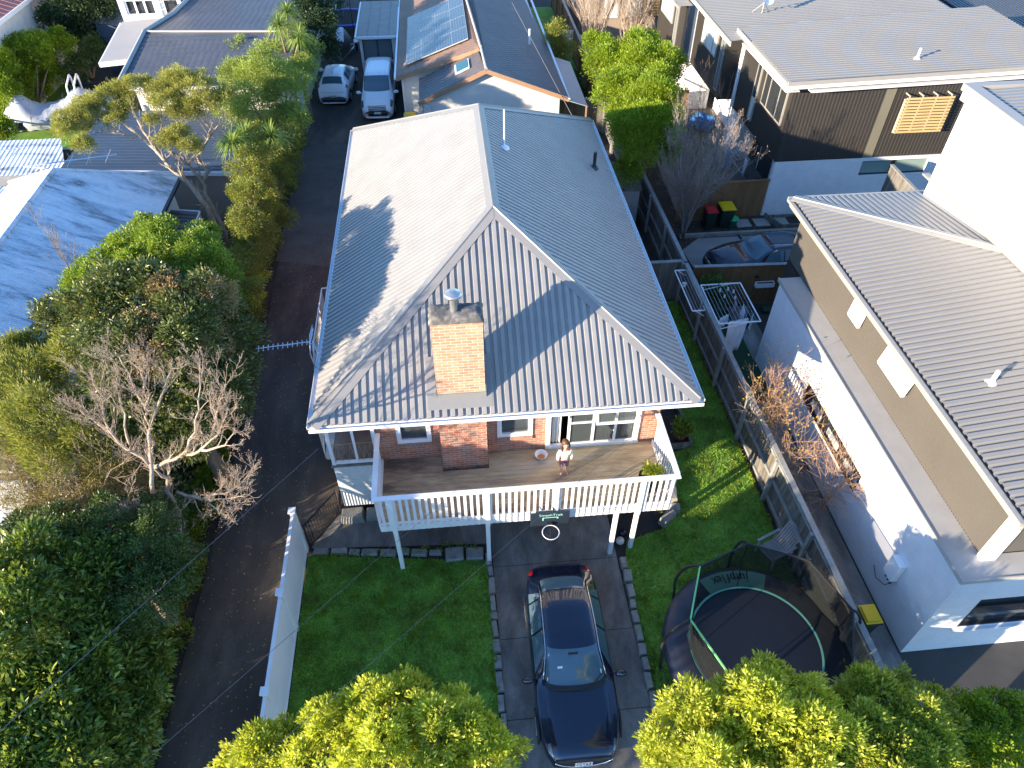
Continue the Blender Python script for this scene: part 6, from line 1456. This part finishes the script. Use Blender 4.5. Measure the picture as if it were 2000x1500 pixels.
simple_tramp('netted trampoline with blue padding behind the jet ski', (-6.3,52.6), 1.8, .8, M('blue_pad',(.01,.05,.40),.5), 8)
# ---- leaf materials
MT['lf_magnolia'] = Mleaf('glossy_broad_leaf', (.09,.15,.025), (.18,.26,.04), (.46,.50,.10), .28, .3, .6)
MT['lf_dark'] = Mleaf('dark_small_leaf', (.05,.09,.022), (.09,.15,.035), (.19,.25,.065), .4, .25)
MT['lf_conif'] = Mleaf('olive_needle_leaf', (.19,.22,.045), (.32,.34,.08), (.50,.48,.14), .6, .35)
MT['lf_loquat'] = Mleaf('long_dark_leaf', (.07,.10,.025), (.12,.16,.04), (.32,.32,.11), .35, .25, .5)
MT['lf_russet'] = Mleaf('russet_flower', (.26,.17,.08), (.40,.27,.13), (.52,.38,.20), .7, .3)
MT['lf_light'] = Mleaf('light_green_leaf', (.15,.24,.025), (.24,.34,.04), (.38,.45,.07), .4, .4)
MT['lf_ivy'] = Mleaf('mixed_hedge_leaf', (.14,.19,.03), (.25,.29,.05), (.44,.42,.09), .45, .35)
MT['lf_pale'] = Mleaf('pale_green_leaf', (.24,.31,.06), (.34,.43,.09), (.46,.52,.13), .5, .35)
MT['lf_manuka'] = Mleaf('fine_olive_leaf', (.24,.25,.055), (.38,.38,.08), (.56,.52,.16), .6, .35)
MT['lf_bright'] = Mleaf('bright_hedge_leaf', (.15,.24,.015), (.25,.36,.025), (.42,.50,.05), .4, .4)
MT['lf_yellow'] = Mleaf('yellow_green_leaf', (.38,.46,.04), (.62,.67,.08), (.86,.82,.22), .4, .5)
MT['lf_yel2'] = Mleaf('lime_shrub_leaf', (.26,.34,.035), (.42,.48,.06), (.62,.62,.14), .4, .45)
MT['lf_cab'] = Mleaf('strap_leaf', (0.156,0.247,0.039), (0.260,0.377,0.065), (0.442,0.494,0.130), .5, .4)
MT['lf_dry'] = Mleaf('dry_scrub_leaf', (0.260,0.195,0.091), (0.390,0.312,0.143), (0.442,0.403,0.169), .8, .3)
MT['lf_autumn'] = Mleaf('autumn_leaf', (0.495,0.352,0.033), (0.550,0.275,0.044), (0.330,0.418,0.055), .5, .4)
MT['lf_deep'] = Mleaf('deep_green_leaf', (.015,.04,.014), (.03,.065,.02), (.06,.10,.03), .5, .2)  # darkest leaf green, for the two dark background trees
MT['bud'] = Mleaf('pink_bud', (.36,.22,.15), (.48,.33,.24), (.56,.42,.31), .7, .2)
Z = 'z'; X = 'x'
# foreground shrubs
fg1 = [LB_(Z,650,1502,3.4,130),LB_(Z,740,1422,4.0,90),LB_(Z,860,1442,4.1,100),LB_(Z,800,1372,4.0,50),LB_(Z,540,1502,3.2,80),LB_(Z,480,1522,3.0,60),LB_(Z,940,1492,3.9,80),LB_(Z,760,1522,4.2,110),LB_(Z,650,1422,3.6,50),LB_(Z,700,1364,4.0,26),LB_(Z,800,1340,4.1,26),LB_(Z,880,1372,4.0,24),LB_(Z,560,1454,3.3,26),LB_(Z,960,1434,3.8,24),LB_(Z,1005,1462,3.7,22),LB_(Z,620,1407,3.5,24),LB_(Z,450,1484,3.0,26),LB_(Z,745,1344,4.0,18)]
tree('shrub', 'bright yellow-green clumping shrub at the bottom centre, left of the navy saloon', fg1, 3000, 22, .085, .105, .042, MT['lf_yellow'], cat='shrub', up=.55, inner=.2)
fg2 = [LB_(Z,1360,1464,3.9,110),LB_(Z,1460,1414,4.2,110),LB_(Z,1500,1334,4.0,48),LB_(Z,1570,1424,4.0,100),LB_(Z,1420,1514,4.0,110),LB_(Z,1560,1504,4.0,100),LB_(Z,1300,1504,3.6,50),LB_(Z,1600,1359,3.5,34),LB_(Z,1500,1301,4.1,22),LB_(Z,1450,1326,4.1,24),LB_(Z,1570,1349,3.8,24),LB_(Z,1640,1369,3.4,22),LB_(Z,1380,1366,4.0,24),LB_(Z,1320,1414,3.8,24),LB_(Z,1280,1464,3.5,24)]
tree('shrub', 'large yellow-green shrub in front of the trampoline at the bottom', fg2, 3600, 22, .085, .105, .042, MT['lf_yellow'], cat='shrub', up=.55, inner=.2)
fg3 = [LB_(Z,1700,1392,3.7,80),LB_(Z,1780,1412,3.7,80),LB_(Z,1700,1482,3.9,100),LB_(Z,1800,1502,3.8,90),LB_(Z,1740,1357,3.4,40),LB_(Z,1690,1324,3.5,22),LB_(Z,1760,1334,3.5,22),LB_(Z,1830,1364,3.5,24),LB_(Z,1862,1412,3.5,22)]
tree('shrub', 'paler lime shrub at the street end of the paling fence', fg3, 2400, 18, .09, .10, .038, MT['lf_yel2'], cat='shrub', up=.5, inner=.2)
fg4 = [LB_(Z,1900,1430,2.9,80),LB_(Z,1970,1400,2.9,60),LB_(Z,1940,1500,3.1,100),LB_(Z,1850,1480,2.9,70)]
tree('shrub', 'darker green shrub at the bottom right corner', fg4, 2000, 14, .09, .08, .04, MT['lf_bright'], cat='shrub', up=.4, inner=.25)
# left side
mg = [LB_(Z,40,1130,4.2,100),LB_(Z,170,1150,3.7,95),LB_(Z,60,1250,4.1,120),LB_(Z,205,1250,3.2,95),LB_(Z,130,1360,3.4,115),LB_(Z,245,1370,2.6,80),LB_(Z,20,1400,3.5,110),LB_(Z,150,1470,2.8,110),LB_(Z,20,1500,3.2,100),LB_(Z,240,1460,2.3,75),LB_(Z,275,1290,2.6,65)]
tree('magnolia_tree', 'broad leaved glossy green tree filling the lower left corner', mg, 6200, 10, .12, .17, .062, MT['lf_magnolia'], tr=.18, up=.35, inner=.2)
t2 = [LB_(Z,290,1070,3.9,80),LB_(Z,200,1050,4.0,80),LB_(Z,330,1130,3.6,60),LB_(Z,290,1180,3.6,80),LB_(Z,310,1010,3.4,60),LB_(Z,110,1040,3.8,70),LB_(Z,360,1090,3.0,40),LB_(Z,30,1060,3.6,60)]
tree('evergreen_shrub', 'dark fine leaved shrub below the bare branching tree on the left', t2, 5200, 11, .09, .07, .032, MT['lf_dark'], cat='shrub', up=.2)
cf = [LB_(Z,60,760,4.7,80),LB_(Z,150,720,4.9,70),LB_(Z,220,780,4.7,75),LB_(Z,100,840,4.6,90),LB_(Z,20,850,4.3,80),LB_(Z,190,870,4.2,80),LB_(Z,10,720,4.3,60),LB_(Z,60,690,4.3,45),LB_(Z,150,650,4.5,50)]
tree('conifer_tree', 'feathery olive green tree by the weathered iron roof at the left edge', cf, 5200, 16, .16, .13, .022, MT['lf_conif'], up=.9, inner=.2, spread=.6)
dr_ = [LB_(Z,40,930,3.4,80),LB_(Z,130,940,3.4,80),LB_(Z,220,930,3.4,70),LB_(Z,80,985,3.2,60),LB_(Z,180,1000,3.2,60),LB_(Z,270,960,2.8,55)]
tree('dry_scrub', 'tangled tan dry scrub beneath the feathery olive tree', dr_, 1900, 12, .13, .09, .02, MT['lf_dry'], cat='shrub', bark='palebark', up=.2)
for k in range(5):
    p = dr_[k][0]; bp = Vector((p[0], p[1], 1.2)); bare_tree('dry_shrub', ['leggy dry shrub at the far left of the tan scrub','leggy dry shrub second from the left in the tan scrub','leggy dry shrub nearest the bare branching tree','leggy dry shrub above the white house corner','leggy dry shrub at the lower edge of the tan scrub'][k],
        [([bp, bp+Vector((.3*math.sin(k),.2,1.6)), bp+Vector((.7*math.sin(k*2),.4,3.0))], .045)], 4, 'pinktwig', 40+k, .6, .1, (2,3), L0=.8, cat='shrub', group='leggy shrubs in the dry scrub')
dk = [LB_(Z,190,610,6.0,70),LB_(Z,280,590,6.2,80),LB_(Z,380,610,6.0,80),LB_(Z,440,670,4.8,75),LB_(Z,340,690,5.6,95),LB_(Z,250,690,5.8,85),LB_(Z,420,760,4.5,75),LB_(Z,320,780,4.8,85),LB_(Z,470,740,4.1,50),LB_(Z,230,760,5.4,60),LB_(Z,120,620,5.0,55),LB_(Z,440,800,3.8,45),LB_(Z,360,850,4.0,70)]
rus = [LB_(Z,330,570,6.5,45),LB_(Z,420,590,6.2,50),LB_(Z,280,640,6.4,45),LB_(Z,200,600,6.0,50),LB_(Z,300,700,6.1,45),LB_(Z,400,680,5.6,55)]
tree('flowering_evergreen_tree', 'dark evergreen tree with russet flower heads in the middle left', dk, 6300, 11, .14, .13, .042, MT['lf_loquat'], tr=.2, up=.15, crowns=[(rus, 420, 34, .13, .065, .028, MT['lf_russet'], 'flower_heads')])
lt_ = [LB_(Z,320,500,6.3,65),LB_(Z,260,490,6.0,55),LB_(Z,390,510,6.2,60),LB_(Z,200,550,5.6,60),LB_(Z,270,550,6.0,60),LB_(Z,360,560,6.0,60),LB_(Z,430,550,5.6,45),LB_(Z,160,590,5.2,40),LB_(Z,400,470,5.8,35),LB_(Z,290,455,5.6,35)]
tree('round_green_tree', 'bright light green domed tree between iron roof and twisted trunk', lt_, 5200, 13, .12, .085, .036, MT['lf_light'], up=.35)
# bare pale sprigs beside the domed tree
p = at(170,580,3.2); bare_tree('bare_sprig_shrub', 'small grey bare shrub against the weathered iron roof', [([(p.x,p.y,1.5),(p.x-.1,p.y,3.2),(p.x-.2,p.y+.2,4.8)], .04)], 4, 'greytwig', 9, .4, .3, L0=.9, cat='shrub')
# hedge along the side driveway
hx = []
for (px, py, rp) in ((475,575,40),(490,520,45),(500,470,48),(480,440,40),(530,430,45),(510,380,50),(545,350,42),(490,335,45),(550,300,45),(500,290,45),(560,250,42),(480,380,40),(565,330,35)): hx.append(LB_(X,px,py,-7.5,rp))
tree('climber_hedge', 'tall mixed climber hedge along the side driveway beside the twisted tree', hx, 7500, 13, .11, .07, .034, MT['lf_ivy'], cat='hedge', up=.1, base=(-8.2, 24))
sm = [LB_(X,495,545,-7.7,26),LB_(X,490,580,-7.7,24),LB_(X,500,600,-7.8,20)]
tree('yellow_leaf_shrub', 'small yellow leaved shrub at the foot of the driveway hedge', sm, 260, 12, .12, .15, .055, MT['lf_yellow'], cat='shrub', up=0)
pl_ = [LB_(Z,470,160,4.2,48),LB_(Z,530,150,4.6,55),LB_(Z,500,220,3.8,50),LB_(Z,560,190,4.0,50),LB_(Z,470,110,3.8,35),LB_(Z,450,220,3.2,35),LB_(Z,560,240,3.2,45),LB_(Z,590,140,4.0,35),LB_(Z,520,270,2.8,45)]
tree('pale_green_tree', 'tall pale green tree beside the blue tiled roof and side driveway', pl_, 5600, 13, .16, .10, .036, MT['lf_pale'], up=.3)
pl2 = [LB_(Z,570,90,4.0,45),LB_(Z,600,110,3.6,35),LB_(Z,540,110,4.0,35),LB_(Z,600,60,3.6,35)]
tree('silvery_tree', 'small silvery green tree between the cabbage tree and the driveway', pl2, 2200, 12, .14, .09, .032, MT['lf_pale'], up=.3)
dk2 = [LB_(Z,620,60,4.0,40),LB_(Z,630,10,4.4,50),LB_(Z,600,20,4.6,40),LB_(Z,640,100,3.0,28)]
tree('dark_green_tree', 'dark green tree left of the covered jet ski', dk2, 2300, 12, .16, .11, .05, MT['lf_deep'], up=.1, base=(-8.6, 46.5))
# cabbage trees
def cabbage(label, heads, base):
    t = thing('cabbage_tree', label, 'tree', (*base,0), group=None); mb = MB(); B = Vector((*base,0)); J = B+Vector((0,0,heads[0][2]*.55)); mb.tube([B,J],[.09,.07],8)
    for h in heads: mb.tube([J,J.lerp(Vector(h),.5)+Vector((0,0,.1)),Vector(h)],[.06,.05,.04],7)
    mb.build('trunk', MT['bark'], t, smooth=True); g = np.random.default_rng(int(abs(base[0])*100))
    for h in heads:
        k = 190; d = g.normal(size=(k,3)); d[:,2] = np.abs(d[:,2])*.9-.25; d /= np.linalg.norm(d,axis=1)[:,None]; s = np.cross(d,[0,0,1.0]); s /= np.linalg.norm(s,axis=1)[:,None]+1e-9; L = g.uniform(.6,.95,k)[:,None]; c = np.array(h)
        W = .035; m1 = c+d*L*.55; tip = c+d*L-np.array([0,0,1.])*(.18+.25*(1-np.clip(d[:,2:3],0,1)))*L
        V = np.concatenate([np.stack([c+s*.01, m1+s*W*.5, m1-s*W*.5, c-s*.01],1).reshape(-1,3), np.stack([m1+s*W*.5, tip+s*.004, tip-s*.004, m1-s*W*.5],1).reshape(-1,3)])
        quads('leaf_head', V, MT['lf_cab'], t)
a1 = at(455,280,4.6); a2 = at(480,268,4.5); a3 = at(530,270,4.4); cabbage('spiky cabbage tree with three heads in the driveway hedge', [tuple(a1),tuple(a2),tuple(a3)], (a2.x-.3,a2.y+.2))
a1 = at(545,50,5.6); a2 = at(585,75,5.2); a3 = at(560,25,5.6); cabbage('far spiky cabbage tree against the blue tiled roof', [tuple(a1),tuple(a2),tuple(a3)], (a1.x,a1.y+.3))
# twisted pale-trunk tree
B = Vector(at(447,492,0.0)); B2 = Vector(at(430,505,0))
lim = [([B2, at(425,450,1.3), at(405,405,2.4), at(372,362,3.2), at(345,340,3.7), at(310,300,4.3), at(280,272,4.7), at(235,262,4.9), at(190,258,5.0)], .13),
 ([B, at(440,455,1.0), at(405,385,2.3), at(398,358,2.8), at(370,325,3.4), at(355,312,3.7), at(340,300,4.0)], .105),
 ([at(398,358,2.8), at(405,335,3.2), at(385,308,3.7), at(405,275,4.2), at(408,250,4.6), at(395,235,4.9)], .085),
 ([at(310,300,4.3), at(280,255,4.9), at(262,225,5.3), at(270,200,5.5)], .07), ([at(280,272,4.7), at(240,240,5.1), at(215,215,5.3)], .055),
 ([at(310,300,4.3), at(300,275,4.6), at(320,240,5.1), at(330,215,5.4)], .05), ([at(340,300,4.0), at(325,290,4.2), at(310,285,4.4)], .05), ([at(405,275,4.2), at(425,245,4.7), at(440,240,4.9)], .04)]
mk = bare_tree('twisted_manuka_tree', 'twisted pale trunked tree with flat olive crowns leaning over the blue roof', lim, 2, 'palebark', 5, .6, .25, (2,3), L0=.42)
mc = [(150,232,5.3,42,.6),(130,255,5.2,30,.6),(180,215,5.4,38,.6),(215,190,5.6,36,.6),(240,210,5.4,30,.5),(265,170,5.9,34,.6),(310,180,5.8,34,.6),(340,165,6.0,40,.65),(380,170,6.0,40,.65),(330,200,5.7,36,.6),(400,200,5.6,36,.6),(370,210,5.5,34,.6),(355,220,5.4,30,.6),(330,275,4.8,28,.6),(370,285,4.7,28,.6),(345,262,5.0,26,.6),(165,285,4.9,26,.5),(225,235,5.2,24,.5),(300,235,5.2,18,.5),(440,185,5.7,26,.6)]
for i, c in enumerate(mc): foliage_object('crown', [LB_(Z,*c[:4],c[4])], int(330*(c[3]/34)**2), 16, .12, .10, .022, MT['lf_manuka'], mk, .5, .25)
# left back hedges
hl = [LB_(Z,25,125,2.6,40),LB_(Z,70,100,3.0,38),LB_(Z,112,88,2.8,30),LB_(Z,10,180,2.2,32),LB_(Z,75,130,2.0,32),LB_(Z,62,150,1.5,42),LB_(Z,95,142,1.4,34),LB_(Z,30,185,1.4,34),LB_(Z,15,215,.9,26),LB_(Z,0,255,1.4,32),LB_(Z,0,140,2.8,40)]
tree('bright_hedge', 'bright green sunlit hedge in front of the salmon red roof', hl, 7500, 12, .2, .14, .06, MT['lf_bright'], cat='hedge', up=.6)
td = [LB_(Z,130,10,4,50),LB_(Z,185,15,4,45),LB_(Z,150,50,2.6,38),LB_(Z,195,60,2,30),LB_(Z,110,45,2.6,28),LB_(Z,215,5,4,30),LB_(Z,170,85,1.2,30)]
tree('dark_bushy_tree', 'dark bushy tree between the red roof and the cream wall', td, 2600, 11, .25, .17, .07, MT['lf_deep'], up=.1)
tree('dark_shrub', 'dark shrub beside the timber bridge at the upper left', [LB_(Z,185,100,2,30),LB_(Z,170,125,1.5,28),LB_(Z,150,135,1.5,25)], 900, 10, .15, .13, .05, MT['lf_dark'], cat='shrub')
# right side
rh = [LB_(Z,1190,130,4.4,50),LB_(Z,1240,115,4.8,55),LB_(Z,1285,135,4.6,50),LB_(Z,1215,185,4.4,55),LB_(Z,1270,200,4.6,60),LB_(Z,1230,250,4.2,50),LB_(Z,1290,250,4.3,50),LB_(Z,1250,300,3.6,45),LB_(Z,1295,300,3.4,35),LB_(Z,1160,95,3.8,28),LB_(Z,1225,340,2.6,30),LB_(Z,1215,150,4.2,60),LB_(Z,1265,160,4.4,65),LB_(Z,1240,225,4.0,62),LB_(Z,1275,270,3.6,55)]
tree('conifer_hedge', 'tall bright green hedge behind the hipped roof on the right', rh, 15000, 13, .20, .11, .042, MT['lf_bright'], cat='hedge', up=1.0, inner=.2, base=(8.9,31))
tree('dark_olive_shrub', 'dark green shrub beside the far clothesline', [LB_(Z,1090,75,2.6,30),LB_(Z,1105,100,1.8,25),LB_(Z,1080,100,2,20)], 1000, 11, .16, .12, .03, MT['lf_ivy'], cat='shrub', up=.8)
tree('low_garden_plants', 'low dark planting along the far timber fence', [((7.6,37+i*1.3,.3),(.45,.7,.4)) for i in range(5)], 900, 9, .12, .13, .03, MT['lf_dark'], cat='plants', up=.5)
tree('green_shrub', 'leafy green shrub behind the folded clothesline fence beside the gate', [((9.0,20.2,1.0),(.4,.45,.8)),((9.3,20.1,1.3),(.45,.4,.5)),((9.5,20.0,.8),(.4,.4,.5))], 500, 9, .12, .11, .05, MT['lf_dark'], cat='shrub', up=.1, tr=.04)
def fan(base, n, R_, H_, seed, r0=.05, wob=.15):
    rr = random.Random(seed); out = []
    for i in range(n):
        a = 2*math.pi*i/n+rr.uniform(-.3,.3); q = rr.uniform(.35,1); b = Vector(base)
        out.append(([b, b+Vector((math.cos(a)*R_*.25*q, math.sin(a)*R_*.25*q, H_*.35)), b+Vector((math.cos(a)*R_*.65*q, math.sin(a)*R_*.65*q, H_*.7)), b+Vector((math.cos(a)*R_*q, math.sin(a)*R_*q, H_*rr.uniform(.85,1.1)))], r0))
    return out
bare_tree('bare_tree', 'large grey bare tree by the wheelie bins and brown fence', fan((9.75,25.3,0), 8, 1.5, 3.9, 3, .05), 4, 'greytwig', 21, .42, .35, (2,3), buds=('greytwig','bud',2,.03,(.05,.02)), L0=.95)
bare_tree('bare_shrub', 'russet bare shrub with a few yellow leaves leaning over the paling fence', fan((8.95,13.4,.3), 5, .55, 2.2, 5, .02)+fan((9.0,12.0,.3), 2, .5, 1.7, 6, .016), 4, 'redtwig', 22, .6, .1, (1,2), buds=('redtwig','lf_autumn',1,.12,(.08,.06),'leaves'), L0=.62, cat='shrub', bf=.3)
bare_tree('bare_climber', 'thin bare climber twigs against the painted white brick wall', fan((9.9,11.0,.3), 4, .5, 1.8, 12, .02), 4, 'redtwig', 31, .7, .1, (1,2), L0=.6, cat='shrub')
for i, (p, lab) in enumerate((((8.9,43.5,0),'bare tree left of the pair in front of the slatted house'),((10.9,42.5,0),'bare tree right of the pair in front of the slatted house'))):
    bare_tree('bare_tree', lab, fan(p, 7, 1.7, 4.8, 60+i, .07), 4, 'pinktwig', 70+i, .4, .35, (2,3), L0=1.2, group='bare trees by the slatted house')
bare_tree('red_tipped_shrub', 'small red tipped bare shrub rising before the white townhouse wall', fan((12.0,31.5,0), 4, .9, 3.4, 8, .03), 3, 'redtwig', 33, .4, .3, (1,2), L0=.9, cat='shrub')
# bare branching tree on the left
lb = [([at(352,1090,2.0), at(348,1000,3.2), at(325,935,4.3), at(300,915,4.8)], 0.088),
 ([at(300,960,4.4), at(292,900,5.2), at(292,850,5.8), at(287,800,6.4), at(255,745,7.0), at(232,695,7.5)], 0.048),
 ([at(287,810,6.3), at(283,765,6.8), at(272,712,7.3)], 0.036), ([at(292,830,6.0), at(315,775,6.6), at(335,720,7.2)], 0.040),
 ([at(300,915,4.8), at(340,895,5.2), at(390,880,5.6), at(425,850,6.1), at(445,805,6.6)], 0.048), ([at(390,880,5.6), at(440,870,5.9), at(460,845,6.2)], 0.032),
 ([at(355,890,5.3), at(380,840,6.0), at(388,780,6.6), at(390,710,7.2)], 0.036), ([at(410,862,5.9), at(425,810,6.5), at(437,765,7.0)], 0.028),
 ([at(292,905,5.1), at(245,870,5.6), at(210,840,6.0), at(200,790,6.5), at(180,730,7.0)], 0.040), ([at(215,845,5.9), at(180,820,6.2), at(155,800,6.5)], 0.032), ([at(250,875,5.5), at(245,810,6.3), at(225,750,6.9)], 0.032),
 ([at(345,960,3.9), at(395,975,4.2), at(440,960,4.6), at(485,935,5.0)], 0.036), ([at(400,976,4.2), at(440,975,4.4), at(480,970,4.7)], 0.024), ([at(400,978,4.2), at(430,1000,4.3), at(450,1012,4.5)], 0.020),
 ([at(335,1010,3.1), at(300,1040,3.6), at(270,1020,4.0), at(250,990,4.4)], 0.036), ([at(345,1030,2.8), at(352,1060,3.2), at(320,1090,3.6)], 0.024)]
bare_tree('bare_tree', 'pale branching bare tree with pink buds over the side driveway', lb, 4, 'pinktwig', 17, .5, .25, (2,3), buds=('pinktwig','bud',2,.02,(.028,.014)), L0=.36, rmin=.003, wig=.16, shrink=.64, bf=.45)
# ground cover along the driveway
gc = []
for i in range(26):
    y = 4.6+i*.62; gc.append(((-7.75+.18*math.sin(i*2.1), y, .12),(.42+.1*math.sin(i),.5,.38+.12*math.sin(i*1.3))))
foliage_object('ground_cover', gc, 5200, 9, .12, .085, .06, MT['lf_light'], None, up=.8); tag(C.objects['ground_cover'], 'low yellow green leafy ground cover along the left edge of the side driveway', 'ground cover', kind='stuff')
gc = [((-7.9+.3*math.sin(i*1.1), 20.5+i*.8, .15),(.45,.6,.4)) for i in range(22)]
foliage_object('ground_cover', gc, 2600, 9, .14, .09, .04, MT['lf_ivy'], None, up=.4); tag(C.objects['ground_cover.001'], 'dark leafy undergrowth at the foot of the driveway hedge', 'ground cover', kind='stuff')
foliage_object('undergrowth', [((-9.6+1.2*math.sin(i*1.9), 4.5+i*.75, .5),(1.1,.8,.9)) for i in range(22)], 5000, 9, .2, .12, .06, MT['lf_dark'], None, up=.4); tag(C.objects['undergrowth'], 'dense dark undergrowth below the left trees', 'undergrowth', kind='stuff')
wd = []
r_ = random.Random(11)
for i in range(60): wd.append(((8.36+r_.uniform(-.1,.05), 5+i*.27, .06),(.07,.12,.07)))
for i in range(36): wd.append((((.30 if i % 2 else 4.05)+r_.uniform(-.08,.04), 3.8+i*.18, .07),(.06,.1,.06)))
for i in range(24): wd.append(((-4.4+i*.19, 10.8+r_.uniform(-.08,.1), .07),(.1,.06,.06)))
for i in range(46): wd.append(((r_.uniform(-4.4,.2), r_.uniform(5,10.6), .05),(.10,.10,.035)))
for i in range(60): wd.append(((r_.uniform(4.2,8.2), r_.uniform(7,20), .05),(.11,.11,.035)))
foliage_object('weeds', wd, 2400, 7, .05, .05, .03, MT['lf_bright'], None, up=.7, inner=.1); tag(C.objects['weeds'], 'tufts of weeds and clover in the lawns and along fence and stone edges', 'weeds', kind='stuff')
# fallen leaves
g = np.random.default_rng(4); k = 1100; P = np.column_stack([g.uniform(-7.3,-4.8,k), g.uniform(4,33,k), np.full(k,.012)]); k2 = 260; P = np.vstack([P, np.column_stack([g.uniform(9.6,13.5,k2), g.uniform(24.8,26.4,k2), np.full(k2,.02)]), np.column_stack([g.uniform(8.5,9.4,k2), g.uniform(22,26,k2), np.full(k2,.02)])])
a = g.uniform(0,6.28,len(P)); s = g.uniform(.015,.035,len(P)); dx = np.column_stack([np.cos(a)*s, np.sin(a)*s, g.uniform(0,.01,len(P))]); dy = np.column_stack([-np.sin(a)*s*.6, np.cos(a)*s*.6, g.uniform(0,.01,len(P))])
quads('fallen_leaves', np.stack([P-dx,P+dy,P+dx,P-dy],1).reshape(-1,3), MT['lf_dry']); tag(C.objects['fallen_leaves'], 'scattered dry fallen leaves on the driveways', 'leaves', kind='stuff')
# pots
potplant('potted_plant', 'green leafy plant in a terracotta pot in the grass corner beside the house', (6.65,14.15,0.03), .2, .3, M('terracotta',(.30,.10,.05),.8,0,.15,5), 90, .30, MT['lf_light'], .12, .05)
potplant('potted_plant', 'black pot of yellow-leaved plant in the right corner of the deck', (4.6,10.85,2.15), .3, .42, MT['plastic'], 60, .26, MT['lf_yellow'], .12, .045)
# street trees behind the camera shade the garden (they stand beyond the lower edge of the view)
def offtree(label, c, r, h, n, leaf='lf_dark'):
    lobes = [((c[0]+r*.5*math.cos(i*1.05), c[1]+r*.5*math.sin(i*1.05), h+(.35*r if i % 2 else -.2*r)), (r*.62,r*.62,r*.62)) for i in range(6)]+[((c[0],c[1],h+.5*r),(r*.6,r*.6,r*.6))]
    tree('street_tree', label, lobes, n, 9, .25, .22, .09, MT[leaf], base=c, group=None, inner=.3)
OFF = [((-10.5,-.5),2.0,2.9,1300),((-15.5,1.5),2.0,3.2,1100)]
for i,(c_,r_,h_,n_) in enumerate(OFF): offtree(['round street tree just outside the lower left of the view','tree in the left neighbour garden outside the view'][i], c_, r_, h_, n_)
